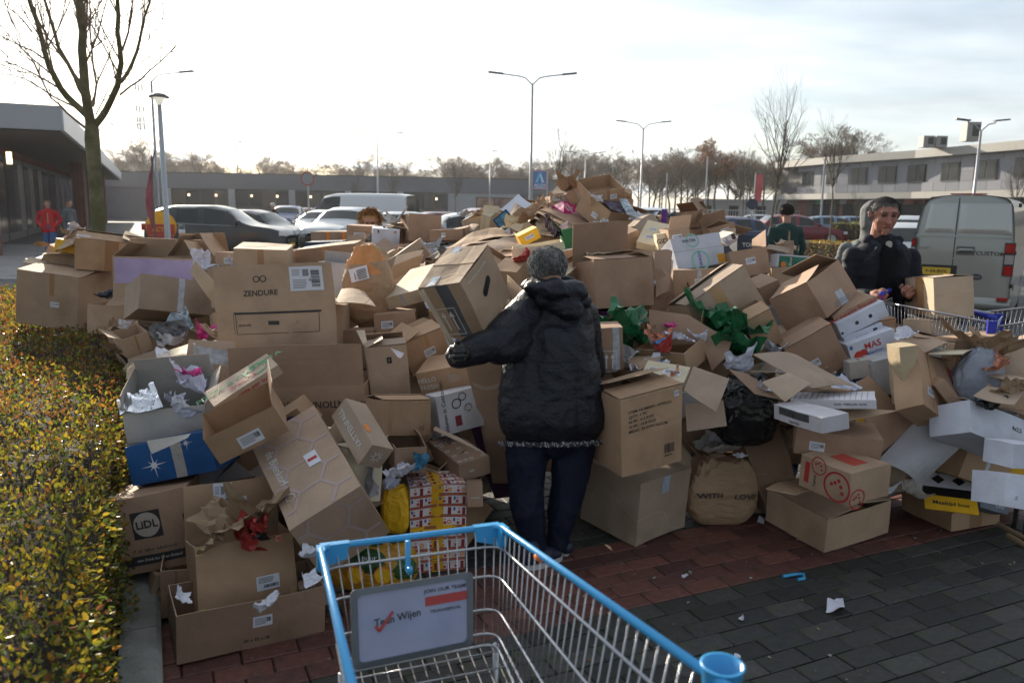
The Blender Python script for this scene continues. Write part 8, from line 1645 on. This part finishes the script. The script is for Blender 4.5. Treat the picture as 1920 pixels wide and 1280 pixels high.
# --- the person in black carrying the taped box, seen from behind
base=gnd(1020,1045); B0=base.copy(); B0.z=0
pm=empty('person',loc=B0,label='grey-haired person in a long black quilted coat carrying a taped box, seen from behind',cat='person')
A_=lambda x,y,D: at(x,y,D)-B0
coat=mat('coat_black',(.010,.012,.019),.45,nscale=8,namp=.3,bump=.6,bscale=70,spec=.32); hg=mat('hair_grey',(.15,.145,.14),.55); hg2=mat('hair_silver',(.5,.49,.47),.45); trn=cloth('trousers_navy',(.009,.012,.028),.6); glv=mat('glove_leather',(.012,.012,.013),.28,bump=.6,bscale=60)
hc=A_(1026,508,3.80); hf=Vector((-.45,.85,-.30))
hcaps,hfe=head(pm,hc,hf,skin,hg,hg2,.93,9000,.026,detail=0,hairline=.62,hair_r=1.0,seed=3,down=1.3)
lh=hand(skin,A_(868,667,3.36),A_(846,668,3.28),(0,.3,1),.9,.9)
body=hcaps+[(A_(1035,560,3.8),A_(1038,600,3.82),.07,.11)]+[(A_(1040,640,3.8),A_(1035,790,3.74),.12,.13),(A_(985,830,3.68),A_(998,935,3.62),.07,.05),(A_(1075,830,3.72),A_(1060,935,3.68),.07,.05),(A_(998,935,3.62),A_(1005,1020,3.60),.05,.035),(A_(1060,935,3.68),A_(1048,1015,3.66),.05,.035)]
fuse('body',body,skin,pm,.010,2); hfe(pm)
cc_=[(A_(1000,640,3.76),A_(990,775,3.68),.135,.150),(A_(1062,640,3.76),A_(1082,775,3.72),.135,.145),(A_(1035,650,3.74),A_(1036,778,3.68),.15,.158),(A_(1000,572,3.80),A_(1000,650,3.76),.088,.13),(A_(1075,578,3.80),A_(1066,650,3.76),.090,.135),(A_(1038,560,3.82),A_(1035,650,3.76),.10,.15),
   (A_(995,582,3.78),A_(938,634,3.58),.092,.088),(A_(965,640,3.66),A_(935,652,3.56),.09,.08),(A_(935,640,3.58),A_(868,664,3.42),.082,.060),(A_(868,664,3.42),A_(858,667,3.38),.058,.052),(A_(1092,592,3.84),A_(1110,690,3.98),.078,.07),(A_(1110,690,3.98),A_(1050,650,4.1),.066,.05)]
fuse('coat',cc_,coat,pm,.0095,4,.0042,(7,7,12),3,.0008,quilt=.0022)
fuse('hood',[(A_(992,538,3.80),A_(1035,522,3.86),.036,.040),(A_(1035,522,3.86),A_(1076,540,3.86),.040,.042),(A_(1000,540,3.73),A_(1040,546,3.68),.042,.060),(A_(1040,546,3.68),A_(1082,548,3.74),.060,.050),(A_(1020,560,3.70),A_(1075,580,3.68),.045,.050),(A_(1078,548,3.84),A_(1092,566,3.76),.038,.042),(A_(1040,560,3.76),A_(1062,582,3.68),.05,.045)],coat,pm,.008,2,.005,(9,9,20),7)
hm_=MB(); rn=random.Random(4); plaid=[mat('plaid_pale',(.30,.30,.32),.8),mat('plaid_dark',(.03,.03,.04),.8)]
def hemf(a,b): x=934+202*a; return A_(x,826+4*math.sin(a*3.1)-2*a+9*b+1.2*math.sin(a*70),3.555+.05*(2*a-1)**2+.13*abs(2*a-1)**5)
i0=len(hm_.v); NH=110
for b in range(4):
    for a in range(NH+1): hm_.v.append(tuple(hemf(a/NH,b/3)))
for b in range(3):
    for a in range(NH): q=i0+b*(NH+1)+a; hm_.f.append((q,q+1,q+NH+2,q+NH+1)); hm_.m.append(hm_.mi(plaid[0] if rn.random()<.3 else plaid[1])); hm_.uv.append(None)
hm_.build('plaid_hem',pm)
for pts in ([(1036,590),(1037,650),(1038,740),(1037,815)],[(972,600),(965,680),(966,760),(975,815)],[(1102,610),(1112,690),(1112,760),(1100,815)]):
    pass
fuse('trousers',[(A_(990,815,3.70),A_(985,905,3.64),.105,.085),(A_(985,905,3.64),A_(990,960,3.60),.083,.075),(A_(990,960,3.60),A_(1004,1035,3.58),.075,.055),(A_(1076,815,3.74),A_(1068,905,3.70),.105,.085),(A_(1068,905,3.70),A_(1055,960,3.68),.083,.07),(A_(1055,960,3.68),A_(1046,1018,3.66),.07,.052),(A_(1000,812,3.7),A_(1065,812,3.72),.12,.12)],trn,pm,.0095,3,.007,(14,14,6),9)
shn=mat('shoe_navy',(.015,.018,.04),.5); sw=mat('sole_white',(.5,.5,.5),.6)
shoe(pm,gnd(980,1068)-B0,gnd(1052,1048)-B0,shn,sw); shoe(pm,gnd(1035,1022)-B0,gnd(1062,1042)-B0,shn,sw)
# hand at the cuff, leather-gloved
fuse('glove',[(a,b,r0*1.25,r1*1.25) for a,b,r0,r1,*_ in hand(glv,A_(872,664,3.36),A_(850,664,3.28),(0,.3,1),.9,.95)],glv,pm,.006,1,.002,(30,30,30),2)
# --- general standing person
def person(label,px,D,H,fwd,top,legs,hairc,hair2=None,pose='down',coatlen=.48,lean=0,zoff=0.,hair_ln=.02,skinm=skin,detail=0,hands=1,shoes=MT['black'],vox=.014,wide=1.,hood=None,hx=0,tur=None):
    p=at(px,400,D); r=empty('person',loc=(p.x,p.y,zoff),label=label,cat='person'); f=Vector((fwd[0],fwd[1],0)).normalized(); s=Vector((-f.y,f.x,0)); s=-s; Z=Vector((0,0,1)); k=H/1.78
    def P(a,b,c): q=s*a*k+f*b*k+Z*c*k; 
    def P(a,b,c):
        l=lean*max(0,c-.95); return (s*a+f*(b+l*.9)+Z*(c-l*.38))*k
    hw=.185*wide; sh=1.44
    hcp,hfe=head(r,P(hx,.03,1.655),f+Vector((0,0,-.05-lean*.7)) if tur is None else Vector(tur),skinm,hairc,hair2 or hairc,k,500 if vox>.012 else (7000 if hair_ln<.03 else 2600),hair_ln,detail=detail,seed=int(px),hairline=.30,down=1.3 if (detail and hair_ln<.03) else .2)
    if pose=='down': arms=[[(e*(hw+.01),0,sh-.04),(e*(hw+.075),-.02,1.14),(e*(hw+.065),.06,.90)] for e in(-1,1)]
    elif pose=='pockets': arms=[[(e*(hw+.01),0,sh-.04),(e*(hw+.12),-.06,1.16),(e*(hw-.02),.12,.98)] for e in(-1,1)]
    elif pose=='push': arms=[[(-hw-.01,0,sh-.05),(-hw-.05,.03,1.13),(-.09,.24,1.17)],[(hw+.01,0,sh-.05),(hw+.05,.05,1.13),(.17,.26,1.16)]]
    elif pose=='reach': arms=[[(e*(hw+.01),0,sh-.04),(e*(hw+.05),.18,1.22),(e*.14,.42,1.1)] for e in(-1,1)]
    bodyc=hcp+[(P(0,0,1.35),P(0,0,1.05),.10*k,.11*k)]; coatc=[(P(-.07*wide,0,1.38),P(-.07*wide,0,1.0),.115*k,.125*k),(P(.07*wide,0,1.38),P(.07*wide,0,1.0),.115*k,.125*k),(P(-.07*wide,0,1.0),P(-.075*wide,0,1.42-coatlen),.125*k,.13*k),(P(.07*wide,0,1.0),P(.075*wide,0,1.42-coatlen),.125*k,.13*k),(P(-.03,0,1.42),P(-hw+.005,0,1.375),.078*k,.056*k),(P(.03,0,1.42),P(hw-.005,0,1.375),.078*k,.056*k),(P(0,0,1.42),P(0,.0,1.49),.08*k,.066*k)]
    for e,a in zip((-1,1),arms):
        a=[P(*q) for q in a]; d=(a[2]-a[1]).normalized(); coatc+=[(a[0],a[1],.060*k,.054*k),(a[1],a[2],.054*k,.043*k)]; bodyc+=[(a[1],a[2]+d*.03,.035*k,.026*k)]
        if hands and pose!='pockets':
            bodyc+=[(c[0],c[1],c[2],c[3]) for c in hand(skinm,a[2]+d*.02,a[2]+d*.10*k,s*(-e) if pose=='down' else Z*.6-s*e*.7,1.0 if pose=='push' else .35,k*1.0)]
    tc_=[]
    for e,st_ in((-1,.05),(1,-.06)):
        hip,kn,an=P(e*.09,0,.92),P(e*.10,.02+st_*.6,.50),P(e*.11,st_,.10); bodyc+=[(hip,kn,.07*k,.05*k),(kn,an,.05*k,.035*k)]; tc_+=[(hip,kn,.100*k,.070*k),(kn,an,.068*k,.052*k)]
    tc_+=[(P(-.06,0,.95),P(.06,0,.95),.12*k,.12*k)]
    fuse('body',bodyc,skinm,r,.005 if detail else vox,1 if detail else 2); fuse('jacket',coatc,top,r,vox,5,.0038,(6,6,22),px); fuse('trousers',tc_,legs,r,vox,3,.006,(14,14,5),px); hfe(r)
    for e,st_ in((-1,.05),(1,-.06)):
        a=P(e*.11,st_-.07,0); b=P(e*.12,st_+.2,0); shoe(r,a,b,shoes,shoes)
    return r,P,f,s
blue_j=cloth('jeans_blue',(.06,.12,.26)); blk=cloth('cloth_black',(.015,.015,.018)); brh=mat('hair_brown',(.10,.055,.03),.6); drk=mat('hair_dark',(.03,.022,.018),.6); gld=mat('hair_golden',(.42,.22,.07),.5)
person('woman-length haired person in a red sweater and blue jeans by the supermarket'.replace('woman-length haired person','person with short brown hair'),90,23.6,1.68,(.3,-1),cloth('sweater_red',(.42,.015,.02)),blue_j,brh,pose='pockets',coatlen=.55,wide=1.15,zoff=.04)
person('balding person in a grey jacket and dark trousers beside the one in red',129,24.2,1.72,(1,-.2),cloth('jacket_grey',(.10,.12,.14)),blk,drk,pose='down',coatlen=.6,wide=1.1,zoff=.04)
person('white-haired person in dark clothes standing between the parked cars',513,31,1.76,(-1,.3),blk,blk,hg2,hg2,pose='down')
person('curly golden-haired person in a dark jacket bending over the back of the heap',695,9.0,1.72,(.15,-1),cloth('jacket_dark',(.02,.02,.025)),blk,gld,brh,pose='reach',lean=.35,hair_ln=.055,vox=.011,detail=1)
person('light brown haired person stooping behind the cream upright box',880,9.0,1.74,(.5,-1),cloth('jacket_darkgrey',(.03,.03,.035)),blk,mat('hair_lightbrown',(.22,.13,.07),.6),brh,pose='reach',lean=.45,hair_ln=.05,vox=.011,detail=1)
person('short-haired person in a dark green jacket, seen from behind near the red cars',1476,12.2,1.80,(-.25,1),cloth('jacket_green',(.022,.055,.052)),blk,drk,pose='down',coatlen=.6,wide=1.15,vox=.012)
HOOD=person('hooded person in grey, mostly hidden behind the cart man',1640,6.6,1.76,(.4,.9),cloth('hoodie_grey',(.15,.16,.16)),blk,cloth('hood_grey',(.16,.17,.17)),pose='down',vox=.012)
hr,HP,_,_=HOOD
fuse('hood',[(HP(0,-.02,1.70),HP(0,-.03,1.62),.112,.105),(HP(0,-.02,1.60),HP(0,-.02,1.48),.095,.10)],cloth('hood_cloth',(.15,.16,.16)),hr,.010,2,.003,(12,12,12),4)
r,P,f,s=person('dark-haired person in an open dark navy jacket pushing the right shopping cart',1660,5.3,1.79,(-.02,-1),cloth('jacket_navy',(.013,.015,.022),.65),blk,mat('hair_greybrown',(.06,.05,.045),.6),hg,pose='push',coatlen=.62,detail=1,skinm=skinr,vox=.010,wide=.98,hx=.02,tur=(-.08,-1,-.14),hair_ln=.013)
fuse('shirt',[(P(0,.075,1.41),P(0,.09,1.0),.07,.085)],cloth('shirt_black',(.006,.006,.008)),r,.009,2); fuse('undershirt',[(P(0,.095,1.478),P(0,.112,1.455),.022,.012)],MT['grey'],r,.005,1)
fuse('collar',[(P(-.09,.0,1.50),P(-.055,.08,1.46),.024,.022),(P(.09,.0,1.50),P(.055,.08,1.46),.024,.022),(P(-.10,.0,1.50),P(0,-.07,1.52),.032,.035),(P(.10,.0,1.50),P(0,-.07,1.52),.032,.035),(P(-.07,.10,1.44),P(-.12,.08,1.36),.025,.03),(P(.07,.10,1.44),P(.12,.08,1.36),.025,.03)],cloth('jacket_collar',(.022,.025,.036),.7),r,.008,2,.003,(20,20,20),3)
# ---------------- foreground shopping cart
wire=mat('wire_chrome',(.42,.43,.46),.28,metal=.85); bluep=mat('cart_blue',(.045,.36,.72),.3,spec=.6,bump=.1); org_=mat('coin_orange',(.8,.2,.03),.4)
g=lambda x,y,z: gnd(x,y,z)
TL,TR=g(600,1026,.80),g(936,985,.80); HL,HR=g(655,1285,.915),g(1322,1285,.93)
# extend the sides back towards the handle, behind the picture edge
HL2=HL+(HL-TL).normalized()*.28+Vector((0,0,.03)); HR2=HR+(HR-TR).normalized()*.25+Vector((0,0,.03))
c0=(TL+TR)/2; ct=empty('shopping_cart',loc=(c0.x,c0.y,0),label='empty wire shopping cart with light blue rims and an advert panel in the foreground',cat='shopping cart'); O=Vector((c0.x,c0.y,0))
FL,FR=g(640,1262,.50),g(930,1205,.50); BL=HL2+Vector((.07,.0,-.42)); BR=HR2+Vector((-.12,0,-.42)); BL.z=BR.z=.44
def cw(nm,P,r,m,n=8,**k): mb=MB(); mb.tube([Vector(p)-O for p in P],r,m,n); return mb.build(nm,ct,smooth=True)
def rnd_path(P,rad=.05,n=4):
    P=[Vector(p) for p in P]; out=[P[0]]
    for a,b,c in zip(P[:-2],P[1:-1],P[2:]):
        u=(a-b).normalized()*rad; w=(c-b).normalized()*rad
        for i in range(n+1): t=i/n; out.append((b+u)*(1-t)**2+b*2*t*(1-t)+(b+w)*t*t)
    out.append(P[-1]); return out
cw('rim',rnd_path([HL2,TL,TR,HR2],.04),.0085,bluep,12)
for a,b,f0,f1 in((TL,TR,.0,.22),(TR,TL,.0,.20)):
    d=(b-a).normalized(); nrm=Vector((d.y,-d.x,0)); mb=MB(); p0=a-O; L_=.075; up=Vector((0,0,1)); th_=.010
    q=[p0+up*.008,p0+d*L_+up*.008,p0+d*L_*.9-up*.035,p0+d*.02-up*.05]; 
    for s_ in(-1,1): mb.face([x+nrm*th_*s_ for x in q][::s_],bluep)
    for i in range(4): mb.face([q[i]+nrm*th_,q[(i+1)%4]+nrm*th_,q[(i+1)%4]-nrm*th_,q[i]-nrm*th_],bluep)
    mb.build('corner_cap',ct)
for a,b in((TL,HL),(TR,HR)):
    d=(b-a).normalized(); mb=MB(); side=Vector((d.y,-d.x,0)).normalized(); q=[a-O+Vector((0,0,.008)),a-O+d*.06+Vector((0,0,.008)),a-O+d*.035-Vector((0,0,.055)),a-O-Vector((0,0,.055))]
    for s_ in(-1,1): mb.face([x+side*.010*s_ for x in q][::s_],bluep)
    for i in range(4): mb.face([q[i]+side*.01,q[(i+1)%4]+side*.01,q[(i+1)%4]-side*.01,q[i]-side*.01],bluep)
    mb.build('corner_cap',ct)
t=.30; mid=TR.lerp(HR,t); d=(HR-TR).normalized(); cw('coin_ring',[mid-d*.013,mid+d*.013],.0105,org_,12)
lp=lambda a,b,t: a.lerp(b,t)
# horizontal hoops: front + both sides
for t,r in((.17,.0036),(.42,.0036),(.70,.0036),(.90,.0036)):
    P=[lp(HL2,BL,t),lp(TL,FL,t),lp(TR,FR,t),lp(HR2,BR,t)]; cw('wire_hoop',rnd_path(P,.05),r,wire)
cw('wire_hoop',rnd_path([BL,FL,FR,BR],.04),.0042,wire)
# uprights
def ups(a0,a1,b0,b1,n,skip=0):
    for i in range(n): t=(i+.5)/n; cw('wire',[lp(a0,a1,t),lp(b0,b1,t)],.0018,wire,6)
ups(TL,TR,FL,FR,18); ups(TR,HR2,FR,BR,34); ups(TL,HL2,FL,BL,30)
for i in range(13): t=(i+.5)/13; cw('wire',[lp(FL,FR,t),lp(BL,BR,t)],.0018,wire,6)
for i in range(16): t=(i+.5)/16; cw('wire',[lp(FL,BL,t),lp(FR,BR,t)],.0023,wire,6)
# advert panel hanging inside the nose
pc=[g(663,1112,.66),g(880,1077,.66),None,None]
pn=(TR-TL).cross(FL-TL).normalized(); pn=pn if pn.y<0 else -pn
def onpl(x,y,off): d=ray(x,y); q=TL+pn*off; return EYE+d*((q-EYE).dot(pn)/d.dot(pn))
pc=[onpl(663,1112,.03),onpl(880,1077,.03),onpl(880,1205,.045),onpl(668,1249,.045)]
ux=(pc[1]-pc[0]); uz=(pc[0]-pc[3]); nn=ux.cross(uz).normalized(); nn=nn if nn.y<0 else -nn
def pf(a,b,h=0): return pc[3].lerp(pc[2],a).lerp(pc[0].lerp(pc[1],a),b)-O+nn*h
pw,ph=ux.length,uz.length
mb=MB(); fg=C_('panel_frame',(.10,.115,.13),.35)
N_=24
def rr(t,ins):  # rounded rectangle outline
    P=[];r=.05
    for cx,cy,a0 in((1-r,1-r*1.4,0),(r,1-r*1.4,90),(r,r*1.4,180),(1-r,r*1.4,270)):
        for k in range(6): a=R(a0+18*k); P.append((cx+r*math.cos(a),cy+r*1.4*math.sin(a)))
    return [(ins+(1-2*ins)*x,ins*1.6+(1-3.2*ins)*y) for x,y in P]
o1,o2=rr(0,-.03),rr(0,.025)
for i in range(24):
    j=(i+1)%24; mb.face([pf(*o1[i],.006),pf(*o1[j],.006),pf(*o2[j],.012),pf(*o2[i],.012)],fg); mb.face([pf(*o1[i],.006),pf(*o1[i],-.012),pf(*o1[j],-.012),pf(*o1[j],.006)],fg); mb.face([pf(*o2[i],.012),pf(*o2[j],.012),pf(*o2[j],.004),pf(*o2[i],.004)],fg)
mb.face([pf(*p,-.012) for p in o1],fg); ap=mb.build('advert_panel',ct)
mb=MB(); mb.grid(lambda a,b:pf(.015+.97*a,.02+.96*b,.007),8,6,C_('advert_print',(.27,.29,.42),.10,nscale=4,namp=.15,spec=.8)); mb.build('poster',ap)
sfp=lambda a,b,h: pf(a/pw,b/ph,.008+h)
mb=MB(); put_text(mb,sfp,pw*.36,ph*.56,.026,'Teun Wijen',MT['ink'],4,h=.001); mb.build('printed_text',ap)
mb=MB(); put_text(mb,sfp,pw*.78,ph*.86,.0135,'JOIN OUR TEAM!',MT['ink'],0,1.15,h=.001); put_text(mb,sfp,pw*.78,ph*.56,.0105,'TEUNWIJEN.NL',MT['ink'],0,1.2,h=.001); mb.build('printed_text',ap)
mb=MB(); strip(mb,sfp,pw*.60,ph*.65,pw*.97,ph*.78,MT['redp'],.001,3); mb.build('red_bar',ap)
mb=MB(); seg(mb,sfp,(pw*.17,ph*.50),(pw*.20,ph*.42),.008,MT['redp']); seg(mb,sfp,(pw*.20,ph*.42),(pw*.32,ph*.66),.008,MT['redp']); mb.build('red_tick',ap)
# little hook on the nose
h0=g(766,1030,.78); cw('hook',[h0+Vector((0,-.012,.03)),h0+Vector((0,-.014,-.03)),h0+Vector((0,-.02,-.045)),h0+Vector((.008,-.04,-.045)),h0+Vector((.01,-.045,-.03))],.0075,bluep,10)
# handle side: cup holder, handle bar, chassis and wheels
cup=g(1355,1248,.97); mb=MB(); mb.lathe(cup-O,[(.027,-.07),(.033,0),(.0355,.003),(.031,.003),(.026,-.065),(0,-.065)],bluep,28); mb.build('cup_holder',ct,smooth=True)
cw('handle',[HL2+Vector((-.03,-.06,.07)),HR2+Vector((.03,-.06,.07))],.015,bluep,14)
for a in(HL2,HR2): cw('handle_arm',[a,a+Vector((0,-.06,.07))],.010,bluep)
for s,(a,b) in enumerate(((FL,BL),(FR,BR))):
    lo=lambda p,z: Vector((p.x,p.y,z)); cw('chassis_tube',rnd_path([lo(a,.16),lo(b,.20),lo(b,.44)],.08),.011,wire,10); cw('chassis_tube',[lo(a,.16),a],.009,wire,8)
    for p in(a,b):
        w=lo(p,.0625); mb=MB(); mb.lathe(w-O,[(.0,-.016),(.05,-.016),(.0615,-.012),(.0615,.012),(.05,.016),(0,.016)],MT['black'],20,Matrix.Rotation(R(90),3,'Y')); mb.build('wheel',ct,smooth=True); cw('fork',[w+Vector((.02,0,0)),w+Vector((.02,.0,.09)),w+Vector((0,.0,.11))],.006,wire)
# ---------------- right-hand cart, pushed towards the viewer's right
def wirecart(label,a,b,depthv,ht,zdrop,bl,nup,group=None,nose=True,rimr=.006):
    c=(a+b)/2; r=empty('shopping_cart',loc=(c.x,c.y,0),label=label,cat='shopping cart',group=group); O=Vector((c.x,c.y,0)); A2,B2=a+depthv,b+depthv*.8
    dn=lambda p,z=zdrop: Vector((p.x,p.y,p.z-z)); ins=lambda p,q,t:p.lerp(q,t)
    bo=[dn(ins(a,b,.10)),dn(ins(b,a,.14)),dn(ins(B2,A2,.14)),dn(ins(A2,B2,.10))]; tp=[a,b,B2,A2]
    def t(nm,P,rad,m=wire,n=6): mb=MB(); mb.tube([Vector(p)-O for p in P],rad,m,n); return mb.build(nm,r,smooth=True)
    t('rim',tp+[tp[0]],rimr); t('wire_hoop',[tp[k].lerp(bo[k],.33) for k in(0,1,2,3,0)],.0035); t('wire_hoop',[tp[k].lerp(bo[k],.7) for k in(0,1,2,3,0)],.0035); t('wire_hoop',bo+[bo[0]],.004)
    for k in range(4):
        q=(k+1)%4; n=nup if k%2==0 else nup//2
        for i in range(n): f=(i+.5)/n; t('wire',[tp[k].lerp(tp[q],f),bo[k].lerp(bo[q],f)],.0018,n=4)
    for i in range(nup//2): f=(i+.5)/(nup//2); t('wire',[bo[0].lerp(bo[1],f),bo[3].lerp(bo[2],f)],.002,n=4)
    for k in(0,3):
        for e in (tp[k],): pass
    if bl:
        t('handle',[a+Vector((-.02,-.02,.05)),A2+Vector((-.02,.02,.05))],.016,bl,10); t('handle_arm',[a,a+Vector((-.02,-.02,.05))],.009,bl); t('handle_arm',[A2,A2+Vector((-.02,.02,.05))],.009,bl)
        mb=MB(); mb.box(b-O+Vector((-.03,-.012,-.035)),(.05,.014,.10),bl); mb.build('corner_cap',r); mb=MB(); mb.box(B2-O+Vector((-.03,-.012,-.035)),(.05,.014,.10),bl); mb.build('corner_cap',r)
    for k in range(4):
        w=Vector((bo[k].x,bo[k].y,.06)); t('leg',[bo[k],w+Vector((0,0,.06))],.010); mb=MB(); mb.lathe(w-O,[(0,-.015),(.06,-.012),(.06,.012),(0,.015)],MT['black'],16,Matrix.Rotation(R(90),3,'X')); mb.build('wheel',r)
    return r
navy=mat('cart_navy',(.02,.035,.40),.35)
wirecart('wire shopping cart with dark blue handle carrying a big box, at the right',at(1655,566,4.9),at(1868,606,4.3),Vector((.30,.42,.0)),1,.38,navy,30)
wirecart('second empty wire cart crossing the right edge behind the first one',at(1868,612,4.55),at(2050,585,4.6),Vector((.05,.5,0)),1,.3,navy,20)
# ---------------- thin winter haze over the car park
mb=MB(); mb.box((0,250,14.5),(900,560,31),MT['white']); hz=mb.build('haze',kind='stuff'); hm=bpy.data.materials.new('haze_air'); hm.use_nodes=True; n=hm.node_tree.nodes; n.remove(n['Principled BSDF'])
pv_=n.new('ShaderNodeVolumePrincipled'); pv_.inputs['Color'].default_value=(.93,.95,1,1); pv_.inputs['Density'].default_value=.0003; pv_.inputs['Anisotropy'].default_value=.45; hm.node_tree.links.new(pv_.outputs[0],n['Material Output'].inputs['Volume']); hz.data.materials.clear(); hz.data.materials.append(hm)
